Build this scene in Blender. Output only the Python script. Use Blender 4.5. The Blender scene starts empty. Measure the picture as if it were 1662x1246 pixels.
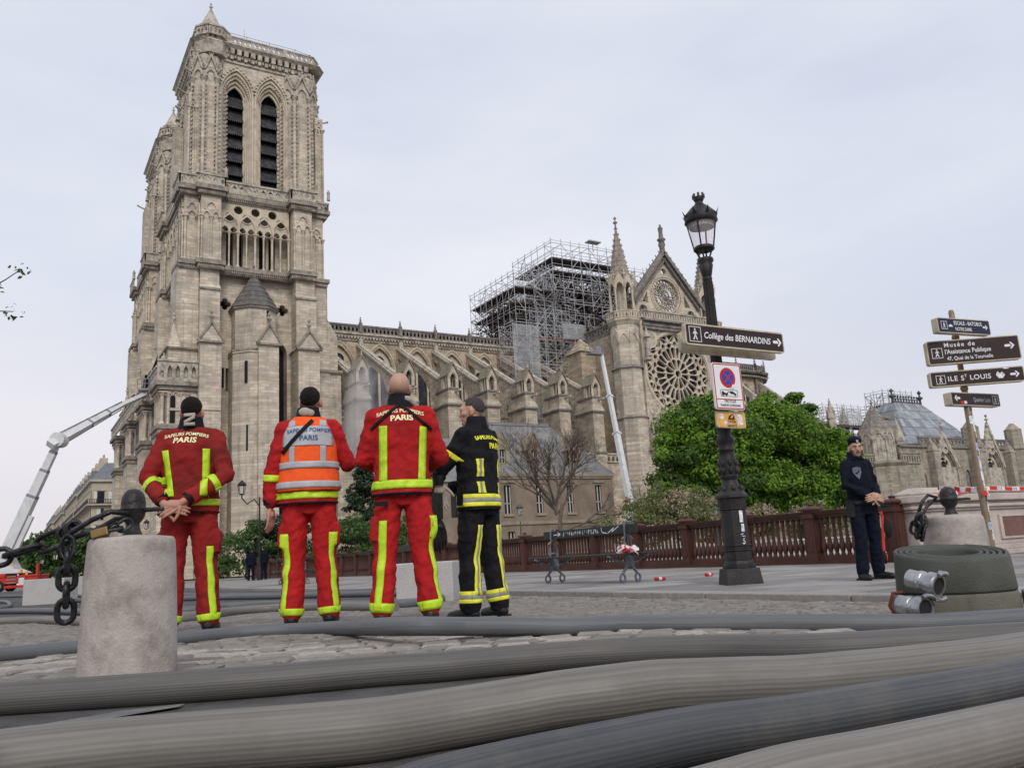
import bpy, math, random
from math import sin, cos, pi, radians, sqrt, atan2, hypot
from mathutils import Vector, Matrix, noise
from mathutils.geometry import tessellate_polygon
from mathutils.bvhtree import BVHTree
random.seed(7)
scene = bpy.context.scene
COL = scene.collection
# ---------------------------------------------------------------- camera
CAM = Vector((0, 0, .53)); YAW = radians(31.65); PITCH = radians(11.66); ROLL = radians(-3.36); FPX = 1345.0
_f = Vector((sin(YAW)*cos(PITCH), cos(YAW)*cos(PITCH), sin(PITCH)))
_r0 = Vector((cos(YAW), -sin(YAW), 0)); _u0 = _r0.cross(_f)
_r = _r0*cos(ROLL) + _u0*sin(ROLL); _u = _u0*cos(ROLL) - _r0*sin(ROLL)
cd = bpy.data.cameras.new('camera'); cam = bpy.data.objects.new('camera', cd); COL.objects.link(cam)
cam.matrix_world = Matrix(((_r.x, _u.x, -_f.x, CAM.x), (_r.y, _u.y, -_f.y, CAM.y), (_r.z, _u.z, -_f.z, CAM.z), (0, 0, 0, 1)))
cd.sensor_width = 36; cd.lens = 36*FPX/1662; cd.clip_start = .05; cd.clip_end = 3000
scene.camera = cam
# ---------------------------------------------------------------- sky
w = bpy.data.worlds.new('World'); scene.world = w; w.use_nodes = True
nt = w.node_tree; nt.nodes.clear()
out = nt.nodes.new('ShaderNodeOutputWorld'); bg = nt.nodes.new('ShaderNodeBackground')
sky = nt.nodes.new('ShaderNodeTexSky'); sky.sky_type = 'NISHITA'; sky.sun_disc = False
SUN_EL = radians(38); SUN_AZ = radians(198)          # azimuth clockwise from north (+Y)
sky.sun_elevation = SUN_EL; sky.sun_rotation = SUN_AZ; sky.air_density = 1.0; sky.dust_density = 3.0
bg.inputs['Strength'].default_value = .1
tc = nt.nodes.new('ShaderNodeTexCoord'); mp = nt.nodes.new('ShaderNodeMapping'); mp.inputs['Scale'].default_value = (1, 1, 3.2)
nz = nt.nodes.new('ShaderNodeTexNoise'); nz.inputs['Scale'].default_value = 1.5; nz.inputs['Detail'].default_value = 7; nz.inputs['Roughness'].default_value = .5
cr = nt.nodes.new('ShaderNodeValToRGB')
cr.color_ramp.elements[0].position = .3; cr.color_ramp.elements[0].color = (5.75, 6.3, 7.5, 1)
cr.color_ramp.elements[1].position = .7; cr.color_ramp.elements[1].color = (7.9, 7.95, 8.5, 1)
mx = nt.nodes.new('ShaderNodeMix'); mx.data_type = 'RGBA'; mx.inputs['Factor'].default_value = .93
L = nt.links.new
# warmer band near the horizon
sx = nt.nodes.new('ShaderNodeSeparateXYZ'); mr = nt.nodes.new('ShaderNodeMapRange')
mr.inputs['From Min'].default_value = 0; mr.inputs['From Max'].default_value = .32; mr.inputs['To Min'].default_value = 1; mr.inputs['To Max'].default_value = 0
mh = nt.nodes.new('ShaderNodeMix'); mh.data_type = 'RGBA'; mh.inputs['B'].default_value = (7.4, 6.75, 6.95, 1)
L(tc.outputs['Generated'], mp.inputs['Vector']); L(mp.outputs['Vector'], nz.inputs['Vector']); L(nz.outputs['Fac'], cr.inputs['Fac'])
L(tc.outputs['Generated'], sx.inputs['Vector']); L(sx.outputs['Z'], mr.inputs['Value']); 
ml = nt.nodes.new('ShaderNodeMath'); ml.operation = 'MULTIPLY'; ml.inputs[1].default_value = .75; L(mr.outputs['Result'], ml.inputs[0])
L(ml.outputs[0], mh.inputs['Factor']); L(cr.outputs['Color'], mh.inputs['A'])
L(sky.outputs['Color'], mx.inputs['A']); L(mh.outputs['Result'], mx.inputs['B'])
L(mx.outputs['Result'], bg.inputs['Color']); L(bg.outputs['Background'], out.inputs['Surface'])
# ---------------------------------------------------------------- sun behind thin cloud
sd = bpy.data.lights.new('sun', 'SUN'); sd.energy = 1.5; sd.angle = radians(25); sd.color = (1, .95, .88)
so = bpy.data.objects.new('sun', sd); COL.objects.link(so)
sv = Vector((sin(SUN_AZ)*cos(SUN_EL), cos(SUN_AZ)*cos(SUN_EL), sin(SUN_EL)))
so.rotation_euler = sv.to_track_quat('Z', 'Y').to_euler()
scene.view_settings.view_transform = 'Standard'; scene.view_settings.look = 'None'
scene.view_settings.exposure = 0.18; scene.view_settings.gamma = 1; scene.view_settings.use_curve_mapping = False

# ---------------------------------------------------------------- helpers: where a sight line meets a plane
def ray(px, py): return _f + _r*((px-831)/FPX) - _u*((py-623)/FPX)
def on_z(px, py, z): d = ray(px, py); return CAM + d*((z-CAM.z)/d.z)
def on_y(px, py, y): d = ray(px, py); return CAM + d*(y/d.y)
def on_x(px, py, x): d = ray(px, py); return CAM + d*(x/d.x)
def at(px, py, s): return CAM + ray(px, py)*s
def road_z(x, y):
    s = x*sin(YAW) + y*cos(YAW); f = min(1, max(0, (6.7-x)/4.5))
    return -.07 + max(0, .37-.03*s)*f
def on_road(px, py, dz=0):
    d = ray(px, py); lo, hi = .2, 400
    for _ in range(60):
        m = sqrt(lo*hi); p = CAM + d*m
        if p.z - dz > road_z(p.x, p.y): lo = m
        else: hi = m
    return CAM + d*lo

# ---------------------------------------------------------------- materials
def N_(nt, t, **k):
    n = nt.nodes.new(t)
    for a, b in k.items():
        if a in n.inputs: n.inputs[a].default_value = b
        else: setattr(n, a, b)
    return n
MATS = {}
def rgb(c): return (c[0], c[1], c[2], 1)
def mat(name, col, rough=.7, metal=0, var=.15, vs=3, bump=.15, bs=40, rnd=0, spec=.3, dirt=None, dirt_amt=.5, dirt_scale=1.2, coat=0):
    m = bpy.data.materials.new(name); m.use_nodes = True; nt = m.node_tree; L = nt.links.new
    b = nt.nodes['Principled BSDF']; b.inputs['Roughness'].default_value = rough; b.inputs['Metallic'].default_value = metal
    b.inputs['Specular IOR Level'].default_value = spec; b.inputs['Coat Weight'].default_value = coat
    tc = N_(nt, 'ShaderNodeTexCoord')
    n = N_(nt, 'ShaderNodeTexNoise', Scale=vs, Detail=6, Roughness=.6); L(tc.outputs['Object'], n.inputs['Vector'])
    r = N_(nt, 'ShaderNodeValToRGB'); e = r.color_ramp.elements
    e[0].position = .3; e[1].position = .7
    e[0].color = rgb([c*(1-var) for c in col]); e[1].color = rgb([min(1, c*(1+var)) for c in col])
    L(n.outputs['Fac'], r.inputs['Fac']); c = r.outputs['Color']
    if dirt:
        n2 = N_(nt, 'ShaderNodeTexNoise', Scale=dirt_scale, Detail=8, Roughness=.65); L(tc.outputs['Object'], n2.inputs['Vector'])
        r2 = N_(nt, 'ShaderNodeValToRGB'); r2.color_ramp.elements[0].position = .48; r2.color_ramp.elements[1].position = .68
        r2.color_ramp.elements[0].color = (0, 0, 0, 1); r2.color_ramp.elements[1].color = (dirt_amt,)*3 + (1,)
        L(n2.outputs['Fac'], r2.inputs['Fac'])
        mxx = N_(nt, 'ShaderNodeMix', data_type='RGBA'); mxx.inputs['B'].default_value = rgb(dirt)
        L(r2.outputs['Color'], mxx.inputs['Factor']); L(c, mxx.inputs['A']); c = mxx.outputs['Result']
    if rnd:
        oi = N_(nt, 'ShaderNodeObjectInfo'); hs = N_(nt, 'ShaderNodeHueSaturation'); mrr = N_(nt, 'ShaderNodeMapRange')
        mrr.inputs['To Min'].default_value = 1-rnd; mrr.inputs['To Max'].default_value = 1+rnd
        L(oi.outputs['Random'], mrr.inputs['Value']); L(mrr.outputs['Result'], hs.inputs['Value']); L(c, hs.inputs['Color']); c = hs.outputs['Color']
    L(c, b.inputs['Base Color'])
    if bump:
        n3 = N_(nt, 'ShaderNodeTexNoise', Scale=bs, Detail=4); L(tc.outputs['Object'], n3.inputs['Vector'])
        bu = N_(nt, 'ShaderNodeBump', Strength=bump, Distance=.02); L(n3.outputs['Fac'], bu.inputs['Height']); L(bu.outputs['Normal'], b.inputs['Normal'])
    MATS[name] = m; return m

def ashlar(name, col, col2, bw=.95, bh=.37, grey=(.12, .11, .10), grey_amt=.55, streak=.5, mortar=.70, soot=None):
    """coursed cut stone in world scale, with blocks of differing tone, grey weathering and rain streaks"""
    m = bpy.data.materials.new(name); m.use_nodes = True; nt = m.node_tree; L = nt.links.new
    b = nt.nodes['Principled BSDF']; b.inputs['Roughness'].default_value = .9; b.inputs['Specular IOR Level'].default_value = .2
    g = N_(nt, 'ShaderNodeNewGeometry'); s = N_(nt, 'ShaderNodeSeparateXYZ'); L(g.outputs['Position'], s.inputs[0])
    ad = N_(nt, 'ShaderNodeMath', operation='ADD'); L(s.outputs['X'], ad.inputs[0]); L(s.outputs['Y'], ad.inputs[1])
    cb = N_(nt, 'ShaderNodeCombineXYZ'); L(ad.outputs[0], cb.inputs['X']); L(s.outputs['Z'], cb.inputs['Y'])
    br = N_(nt, 'ShaderNodeTexBrick', offset=.5, squash=1.0)
    br.inputs['Color1'].default_value = rgb([c*1.1 for c in col]); br.inputs['Color2'].default_value = rgb([c*.78 for c in col])
    br.inputs['Mortar'].default_value = rgb([c*mortar for c in col]); br.inputs['Scale'].default_value = 1
    br.inputs['Mortar Size'].default_value = .022; br.inputs['Mortar Smooth'].default_value = .3; br.inputs['Brick Width'].default_value = bw; br.inputs['Row Height'].default_value = bh
    L(cb.outputs[0], br.inputs['Vector'])
    # patches of repaired or bleached courses (noise stretched along the course)
    mpp = N_(nt, 'ShaderNodeMapping'); mpp.inputs['Scale'].default_value = (.35, .35, 1.7); L(g.outputs['Position'], mpp.inputs['Vector'])
    n1 = N_(nt, 'ShaderNodeTexNoise', Scale=1.0, Detail=6, Roughness=.65); L(mpp.outputs[0], n1.inputs['Vector'])
    r1 = N_(nt, 'ShaderNodeValToRGB'); r1.color_ramp.elements[0].position = .42; r1.color_ramp.elements[1].position = .62
    r1.color_ramp.elements[0].color = (0, 0, 0, 1); r1.color_ramp.elements[1].color = (.75, .75, .75, 1); L(n1.outputs['Fac'], r1.inputs['Fac'])
    m1 = N_(nt, 'ShaderNodeMix', data_type='RGBA', blend_type='MIX'); L(r1.outputs['Color'], m1.inputs['Factor']); L(br.outputs['Color'], m1.inputs['A'])
    br2 = N_(nt, 'ShaderNodeTexBrick', offset=.4, squash=1.0)
    br2.inputs['Color1'].default_value = rgb([c*1.14 for c in col2]); br2.inputs['Color2'].default_value = rgb([c*.76 for c in col2]); br2.inputs['Mortar'].default_value = rgb([c*mortar for c in col2])
    br2.inputs['Scale'].default_value = 1; br2.inputs['Mortar Size'].default_value = .022; br2.inputs['Mortar Smooth'].default_value = .3; br2.inputs['Brick Width'].default_value = bw; br2.inputs['Row Height'].default_value = bh
    L(cb.outputs[0], br2.inputs['Vector']); L(br2.outputs['Color'], m1.inputs['B'])
    # rain streaks: noise stretched up the wall
    mp2 = N_(nt, 'ShaderNodeMapping'); mp2.inputs['Scale'].default_value = (1.1, 1.1, .09); L(g.outputs['Position'], mp2.inputs['Vector'])
    n2 = N_(nt, 'ShaderNodeTexNoise', Scale=1.2, Detail=7, Roughness=.7); L(mp2.outputs[0], n2.inputs['Vector'])
    r2 = N_(nt, 'ShaderNodeValToRGB'); r2.color_ramp.elements[0].position = .5; r2.color_ramp.elements[1].position = .72
    r2.color_ramp.elements[0].color = (0, 0, 0, 1); r2.color_ramp.elements[1].color = (streak,)*3+(1,); L(n2.outputs['Fac'], r2.inputs['Fac'])
    m2 = N_(nt, 'ShaderNodeMix', data_type='RGBA'); m2.inputs['B'].default_value = rgb(grey); L(r2.outputs['Color'], m2.inputs['Factor']); L(m1.outputs['Result'], m2.inputs['A'])
    # broad lichen / soot patches
    n3 = N_(nt, 'ShaderNodeTexNoise', Scale=.33, Detail=9, Roughness=.72); L(g.outputs['Position'], n3.inputs['Vector'])
    r3 = N_(nt, 'ShaderNodeValToRGB'); r3.color_ramp.elements[0].position = .46; r3.color_ramp.elements[1].position = .72
    r3.color_ramp.elements[0].color = (0, 0, 0, 1); r3.color_ramp.elements[1].color = (grey_amt,)*3+(1,); L(n3.outputs['Fac'], r3.inputs['Fac'])
    m3 = N_(nt, 'ShaderNodeMix', data_type='RGBA'); m3.inputs['B'].default_value = rgb(grey); L(r3.outputs['Color'], m3.inputs['Factor']); L(m2.outputs['Result'], m3.inputs['A'])
    L(m3.outputs['Result'], b.inputs['Base Color'])
    n4 = N_(nt, 'ShaderNodeTexNoise', Scale=5, Detail=6, Roughness=.7); L(g.outputs['Position'], n4.inputs['Vector'])
    ma = N_(nt, 'ShaderNodeMath', operation='MULTIPLY_ADD'); ma.inputs[1].default_value = -.8; L(br.outputs['Fac'], ma.inputs[0]); L(n4.outputs['Fac'], ma.inputs[2])
    bu = N_(nt, 'ShaderNodeBump', Strength=.45, Distance=.06); L(ma.outputs[0], bu.inputs['Height']); L(bu.outputs['Normal'], b.inputs['Normal'])
    MATS[name] = m; return m

# ---------------------------------------------------------------- mesh builder
class MB:
    def __init__(s): s.v = []; s.f = []; s.m = []; s.uv = {}; s.smooth = set()
    def add(s, vs, fs, mi=0, sm=False):
        o = len(s.v); s.v.extend([tuple(p) for p in vs])
        for f in fs:
            if sm: s.smooth.add(len(s.f))
            s.f.append(tuple(i+o for i in f)); s.m.append(mi)
        return s
    def box(s, x0, x1, y0, y1, z0, z1, mi=0):
        return s.add([(x0,y0,z0),(x1,y0,z0),(x1,y1,z0),(x0,y1,z0),(x0,y0,z1),(x1,y0,z1),(x1,y1,z1),(x0,y1,z1)],
                     [(0,3,2,1),(4,5,6,7),(0,1,5,4),(1,2,6,5),(2,3,7,6),(3,0,4,7)], mi)
    def obox(s, c, ax, ay, az, mi=0):      # oriented box: centre and three half-axes
        c, ax, ay, az = Vector(c), Vector(ax), Vector(ay), Vector(az)
        p = [c+ax*i+ay*j+az*k for k in (-1,1) for (i,j) in ((-1,-1),(1,-1),(1,1),(-1,1))]
        return s.add(p, [(0,3,2,1),(4,5,6,7),(0,1,5,4),(1,2,6,5),(2,3,7,6),(3,0,4,7)], mi)
    def frustum(s, poly, z0, z1, top=None, mi=0, cap=True):
        n = len(poly); top = top or poly
        vs = [(x,y,z0) for x,y in poly]+[(x,y,z1) for x,y in top]
        fs = [(i,(i+1)%n,n+(i+1)%n,n+i) for i in range(n)]
        if cap: fs += [tuple(range(n-1,-1,-1)), tuple(range(n,2*n))]
        return s.add(vs, fs, mi)
    def spike(s, poly, z0, tip, mi=0):
        n = len(poly); return s.add([(x,y,z0) for x,y in poly]+[tip], [(i,(i+1)%n,n) for i in range(n)]+[tuple(range(n-1,-1,-1))], mi)
    def cyl(s, p0, p1, r0, r1=None, n=8, mi=0, cap=True, sm=True):
        p0, p1 = Vector(p0), Vector(p1); r1 = r0 if r1 is None else r1
        d = (p1-p0)
        if d.length < 1e-9: return s
        d.normalize(); a = d.orthogonal().normalized(); b = d.cross(a)
        vs = []
        for p, r in ((p0,r0),(p1,r1)):
            for i in range(n): t = 2*pi*i/n; vs.append(p+a*(r*cos(t))+b*(r*sin(t)))
        s.add(vs, [(i,(i+1)%n,n+(i+1)%n,n+i) for i in range(n)], mi, sm)
        if cap: s.add(vs, [tuple(range(n-1,-1,-1)), tuple(range(n,2*n))], mi)
        return s
    def lathe(s, prof, c=(0,0,0), n=16, mi=0, sm=True, axis=None):
        c = Vector(c); M = Matrix.Identity(3) if axis is None else Vector((0,0,1)).rotation_difference(Vector(axis)).to_matrix()
        vs = []
        for r, z in prof:
            for i in range(n): t = 2*pi*i/n; vs.append(c+M@Vector((r*cos(t), r*sin(t), z)))
        fs = []
        for k in range(len(prof)-1):
            for i in range(n): j = (i+1)%n; fs.append((k*n+i,k*n+j,(k+1)*n+j,(k+1)*n+i))
        s.add(vs, fs, mi, sm)
        s.add(vs[:n], [tuple(range(n-1,-1,-1))], mi); s.add(vs[-n:], [tuple(range(n))], mi)
        return s
    def tube(s, pts, r, n=8, mi=0, closed=False, uv=False, sm=True):
        pts = [Vector(p) for p in pts]; m = len(pts); rs = r if isinstance(r, (list, tuple)) else [r]*m
        tans = []
        for i in range(m):
            a = pts[i-1] if (i or closed) else pts[i]; b = pts[(i+1)%m] if (i < m-1 or closed) else pts[i]
            tans.append((b-a).normalized())
        up = Vector((0,0,1)) if abs(tans[0].z) < .9 else Vector((0,1,0))
        vs = []; nrm = tans[0].cross(up).normalized()
        for i in range(m):
            t = tans[i]; nrm = (nrm - t*nrm.dot(t)).normalized(); bn = t.cross(nrm)
            for k in range(n): q = 2*pi*k/n; vs.append(pts[i]+nrm*(rs[i]*cos(q))+bn*(rs[i]*sin(q)))
        fs = []; R = m if closed else m-1
        o = len(s.f); L_ = 0
        for i in range(R):
            i2 = (i+1)%m; d = (pts[i2]-pts[i]).length
            for k in range(n):
                k2 = (k+1)%n; fs.append((i*n+k,i*n+k2,i2*n+k2,i2*n+k))
                if uv: s.uv[o+i*n+k] = ((k/n,L_),((k+1)/n,L_),((k+1)/n,L_+d),(k/n,L_+d))
            L_ += d
        s.add(vs, fs, mi, sm)
        if not closed: s.add(vs[:n], [tuple(range(n-1,-1,-1))], mi); s.add(vs[-n:], [tuple(range(n))], mi)
        return s
    def ball(s, c, r, nu=8, nv=6, mi=0):
        r = (r,r,r) if not isinstance(r,(tuple,list)) else r; c = Vector(c); vs = []
        for j in range(nv+1):
            p = pi*j/nv
            for i in range(nu): t = 2*pi*i/nu; vs.append((c.x+r[0]*sin(p)*cos(t), c.y+r[1]*sin(p)*sin(t), c.z-r[2]*cos(p)))
        fs = [(j*nu+i,j*nu+(i+1)%nu,(j+1)*nu+(i+1)%nu,(j+1)*nu+i) for j in range(nv) for i in range(nu)]
        return s.add(vs, fs, mi, True)
    def panel(s, F, outer, holes=(), d0=0, d1=.2, mi=0, back=False):
        """flat plate in frame F, from depth d0 to d1 into the wall, with holes"""
        loops = [outer]+list(holes); flat = [p for l in loops for p in l]
        tri = tessellate_polygon([[Vector((u,v,0)) for u,v in l] for l in loops])
        s.add([F(u,v,d0) for u,v in flat], [tuple(t) for t in tri], mi)
        if back: s.add([F(u,v,d1) for u,v in flat], [tuple(t) for t in tri], mi)
        for l in loops:
            n = len(l); s.add([F(u,v,d0) for u,v in l]+[F(u,v,d1) for u,v in l], [(i,(i+1)%n,n+(i+1)%n,n+i) for i in range(n)], mi)
        return s
    def build(s, name, mats, parent=None, local=False, kind=None, label=None, loc=None, bevel=0):
        if not isinstance(mats, (list, tuple)): mats = [mats]
        o_ = Vector((0,0,0))
        if parent is not None and not local: o_ = wloc(parent)
        if loc is not None and not local: o_ = Vector(loc)
        me = bpy.data.meshes.new(name); me.from_pydata([tuple(Vector(p)-o_) for p in s.v], [], s.f)
        for m in mats: me.materials.append(MATS[m] if isinstance(m, str) else m)
        me.polygons.foreach_set('material_index', s.m)
        if s.smooth: me.polygons.foreach_set('use_smooth', [i in s.smooth for i in range(len(s.f))])
        if s.uv:
            ul = me.uv_layers.new(name='UVMap')
            for i, c in s.uv.items():
                p = me.polygons[i]
                for k, li in enumerate(p.loop_indices): ul.data[li].uv = c[k]
        ob = bpy.data.objects.new(name, me); COL.objects.link(ob)
        if loc is not None: ob.location = loc
        if parent is not None: ob.parent = parent
        if kind: ob['kind'] = kind
        if label: ob['label'] = label
        if bevel:
            bm = ob.modifiers.new('bevel', 'BEVEL'); bm.width = bevel; bm.segments = 2; bm.limit_method = 'ANGLE'
        return ob
def build_split(mb, name, mats, parent, gap=.04, kind=None):
    """one object per cluster of pieces that touch: pieces that stand apart become separate parts"""
    par = list(range(len(mb.v)))
    def fd(i):
        while par[i] != i: par[i] = par[par[i]]; i = par[i]
        return i
    for f in mb.f:
        r = fd(f[0])
        for i in f[1:]: par[fd(i)] = r
    bb = {}
    for i, v in enumerate(mb.v):
        b = bb.setdefault(fd(i), [list(v), list(v)])
        for k in range(3): b[0][k] = min(b[0][k], v[k]); b[1][k] = max(b[1][k], v[k])
    keys = list(bb); cl = [[{k}, [a-gap for a in bb[k][0]], [a+gap for a in bb[k][1]]] for k in keys]
    done = False
    while not done:
        done = True; out = []
        for c in cl:
            for o in out:
                if all(c[1][k] <= o[2][k] and c[2][k] >= o[1][k] for k in range(3)):
                    o[0] |= c[0]; o[1] = [min(a,b) for a,b in zip(o[1],c[1])]; o[2] = [max(a,b) for a,b in zip(o[2],c[2])]; done = False; break
            else: out.append(c)
        cl = out
    res = []
    for c in cl:
        q = MB(); mp_ = {}
        for fi, f in enumerate(mb.f):
            if fd(f[0]) in c[0]:
                nf = []
                for i in f:
                    if i not in mp_: mp_[i] = len(q.v); q.v.append(mb.v[i])
                    nf.append(mp_[i])
                if fi in mb.smooth: q.smooth.add(len(q.f))
                q.f.append(tuple(nf)); q.m.append(mb.m[fi])
        res.append(q.build(name, mats, parent, kind=kind))
    return res
def wloc(o):
    p = Vector((0,0,0))
    while o is not None: p = p + o.location; o = o.parent
    return p
def tag(o, label, cat, group=None, kind=None):
    if kind: o['kind'] = kind
    if label: o['label'] = label
    if cat: o['category'] = cat
    if group: o['group'] = group
    return o
def thing(name, label, cat, loc=(0,0,0), rz=0, group=None):
    o = bpy.data.objects.new(name, None); COL.objects.link(o); o.location = loc; o.rotation_euler = (0,0,rz); o.empty_display_size = .2
    return tag(o, label, cat, group)
def part(name, parent): # an Empty that gathers sub-parts is avoided: parts are meshes
    raise NotImplementedError
def kids(o): return [c for c in ALL() if c.parent == o]
def ALL(): return list(COL.objects)
def copy_tree(o, parent=None, loc=None, label=None, rz=None):
    ch = [c for c in o.children]
    c = o.copy(); COL.objects.link(c)
    if parent is not None: c.parent = parent
    if loc is not None: c.location = loc
    if rz is not None: c.rotation_euler = (0,0,rz)
    if label: c['label'] = label
    for k in ch: copy_tree(k, c)
    return c
def struct(o, label=None):
    o['kind'] = 'structure'
    if label: o['label'] = label
    return o
# frames: F(u, v, depth)
def FS(Y): return lambda u, v, d=0: (u, Y+d, v)                 # faces south, u = X
def FW(X): return lambda u, v, d=0: (X+d, -u, v)                # faces west, u = -Y
def FE(X): return lambda u, v, d=0: (X-d, u, v)                 # faces east, u = Y
def FR(ox, oy, a):                                              # faces direction rotated by a from south
    ca, sa = cos(a), sin(a)
    return lambda u, v, d=0: (ox+u*ca-d*sa, oy+u*sa+d*ca, v)
# arches
def arch(cx, zs, w, q=1.0, n=8, r=False):
    """pointed arch from right springing over the apex to the left springing"""
    R = q*w; h = w/2; a1 = math.acos((R-h)/R); pts = []
    for i in range(n+1): t = a1*i/n; pts.append((cx+h-R+R*cos(t), zs+R*sin(t)))
    for i in range(1, n+1): t = a1*(n-i)/n; pts.append((cx-h+R-R*cos(t), zs+R*sin(t)))
    return pts
def arch_top(w, q=1.0): R = q*w; return sqrt(R*R-(R-w/2)**2)
def opening(cx, z0, zs, w, q=1.0, n=8): return [(cx-w/2,z0),(cx+w/2,z0)]+arch(cx,zs,w,q,n)
def arch_band(cx, z0, zs, wo, wi, q=1.0, n=8):
    return [(cx+wo/2,z0)]+arch(cx,zs,wo,q,n)+[(cx-wo/2,z0)]+[(cx-wi/2,z0)]+arch(cx,zs,wi,q,n)[::-1]+[(cx+wi/2,z0)]
def circ(cx, cz, r, n=16, ph=0): return [(cx+r*cos(2*pi*i/n+ph), cz+r*sin(2*pi*i/n+ph)) for i in range(n)]
def rect(x0, x1, z0, z1): return [(x0,z0),(x1,z0),(x1,z1),(x0,z1)]
def quatrefoil(cx, cz, r, n=5, k=4, ph=0):
    pts = []; rr = r*.5
    for j in range(k):
        a = 2*pi*j/k+ph; ox, oz = cx+cos(a)*r*.5, cz+sin(a)*r*.5
        for i in range(n+1): t = a-radians(105)+radians(210)*i/n; pts.append((ox+rr*cos(t), oz+rr*sin(t)))
    return pts
def octa(cx, cy, r, n=8, ph=pi/8): return [(cx+r*cos(2*pi*i/n+ph), cy+r*sin(2*pi*i/n+ph)) for i in range(n)]
# ================================================================ ground, road, pavement
mat('asphalt', (.075,.073,.072), .92, var=.35, vs=9, bump=.5, bs=180, dirt=(.16,.15,.14), dirt_amt=.5, dirt_scale=2)
mat('earth', (.21,.20,.185), .95, var=.2, vs=.3, bump=.2, bs=3)
mat('sett_stone', (.285,.262,.238), .75, var=.3, vs=14, bump=.6, bs=80, rnd=.36, dirt=(.15,.115,.09), dirt_amt=.8, dirt_scale=4)
mat('sett_joint', (.12,.095,.075), .95, var=.3, vs=8, bump=.5, bs=90, dirt=(.10,.08,.06), dirt_amt=.6, dirt_scale=6)
mat('slab_stone', (.25,.238,.226), .72, var=.24, vs=2.2, bump=.3, bs=60, rnd=.30, dirt=(.12,.105,.096), dirt_amt=.7, dirt_scale=1.1)
mat('kerb_granite', (.27,.25,.235), .8, var=.18, vs=14, bump=.3, bs=80, rnd=.1)
mat('white_paint', (.15,.147,.142), .7, var=.3, vs=12, bump=.2, bs=90, dirt=(.10,.10,.10), dirt_amt=.95, dirt_scale=9)
mat('water', (.05,.07,.06), .12, var=.2, vs=.4, bump=.3, bs=2)
KX = 6.7      # kerb line (X), the pavement of the bridge runs north behind it
FX = 14.3     # railing line (X)
# earth sheet far below kerb level on this bank and the island; river notch on the right of the bridge
mb = MB()
G = -.13
for (x0,x1,y0,y1) in ((-900,FX+.6,-300,1400),(FX+.6,900,-300,10.2),(FX+.6,900,47,1400)):
    mb.add([(x0,y0,G),(x1,y0,G),(x1,y1,G),(x0,y1,G)], [(0,1,2,3)])
mb.box(FX+.55, FX+.6, 10.2, 47, -7, G); mb.box(FX+.6, 900, 10.15, 10.2, -7, G)
struct(mb.build('ground', 'earth'))
mb = MB(); mb.add([(FX+.5,10,-6.5),(900,10,-6.5),(900,47.2,-6.5),(FX+.5,47.2,-6.5)], [(0,1,2,3)]); struct(mb.build('river', 'water'))
# road sheet: flat over the bridge, swelling gently towards the camera
mb = MB(); xs = [-40,-25,-15,-10]+[-8+.5*i for i in range(30)]+[KX]; ys = [-12,-8,-5]+[-4+.5*i for i in range(40)]+[17,20,25,35,50,70,95]
xs = sorted(set(x for x in xs if x <= KX)); g = {}
for j, y in enumerate(ys):
    for i, x in enumerate(xs): g[i,j] = len(mb.v); mb.v.append((x,y,road_z(x,y)))
for j in range(len(ys)-1):
    for i in range(len(xs)-1): mb.f.append((g[i,j],g[i+1,j],g[i+1,j+1],g[i,j+1])); mb.m.append(0)
road = struct(mb.build('road', 'asphalt'))
# setts: rows square to the view street; the near ones each an object, the rest one part
ca, sa = cos(YAW), sin(YAW)
def loc2w(l, s): return (s*sa+l*ca, s*ca-l*sa)     # lateral, forward -> world
rng = random.Random(3)
rows = []; s = 2.6
while s < 13.5:
    d = rng.uniform(.105,.13) if s < 8 else rng.uniform(.17,.2)
    rows.append((s, d)); s += d
# joint bed a few millimetres above the road sheet
mb = MB(); ns = 30; nl = 40; g = {}
for j in range(ns+1):
    for i in range(nl+1):
        s_ = 2.56+(13.6-2.56)*j/ns; l_ = -8.5+17*i/nl; x, y = loc2w(l_, s_); x = min(x, KX-.01)
        g[i,j] = len(mb.v); mb.v.append((x,y,road_z(x,y)+.004))
for j in range(ns):
    for i in range(nl): mb.f.append((g[i,j],g[i+1,j],g[i+1,j+1],g[i,j+1])); mb.m.append(0)
mb.build('joint_bed', 'sett_joint', road)
def sett_verts(l0, l1, s0, s1, h, rg):
    b = .012; vs = []
    j = lambda: rg.uniform(-.006,.006)
    cs = [(l0+j(),s0+j()),(l1+j(),s0+j()),(l1+j(),s1+j()),(l0+j(),s1+j())]
    cl, cs_ = (l0+l1)/2, (s0+s1)/2
    for k, (dz, ins) in enumerate(((-.02,0),(h-.008,0),(h,b))):
        for (l, s) in cs:
            l2 = l+(cl-l)*ins/max(.02,abs(cl-l)); s2 = s+(cs_-s)*ins/max(.02,abs(cs_-s))
            x, y = loc2w(l2, s2); vs.append((x, y, road_z(x,y)+dz+rg.uniform(-.003,.003)))
    fs = [(i,(i+1)%4,4+(i+1)%4,4+i) for i in range(4)]+[(4+i,4+(i+1)%4,8+(i+1)%4,8+i) for i in range(4)]+[(8,9,10,11)]
    return vs, fs
far = MB(); nset = 0
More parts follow.
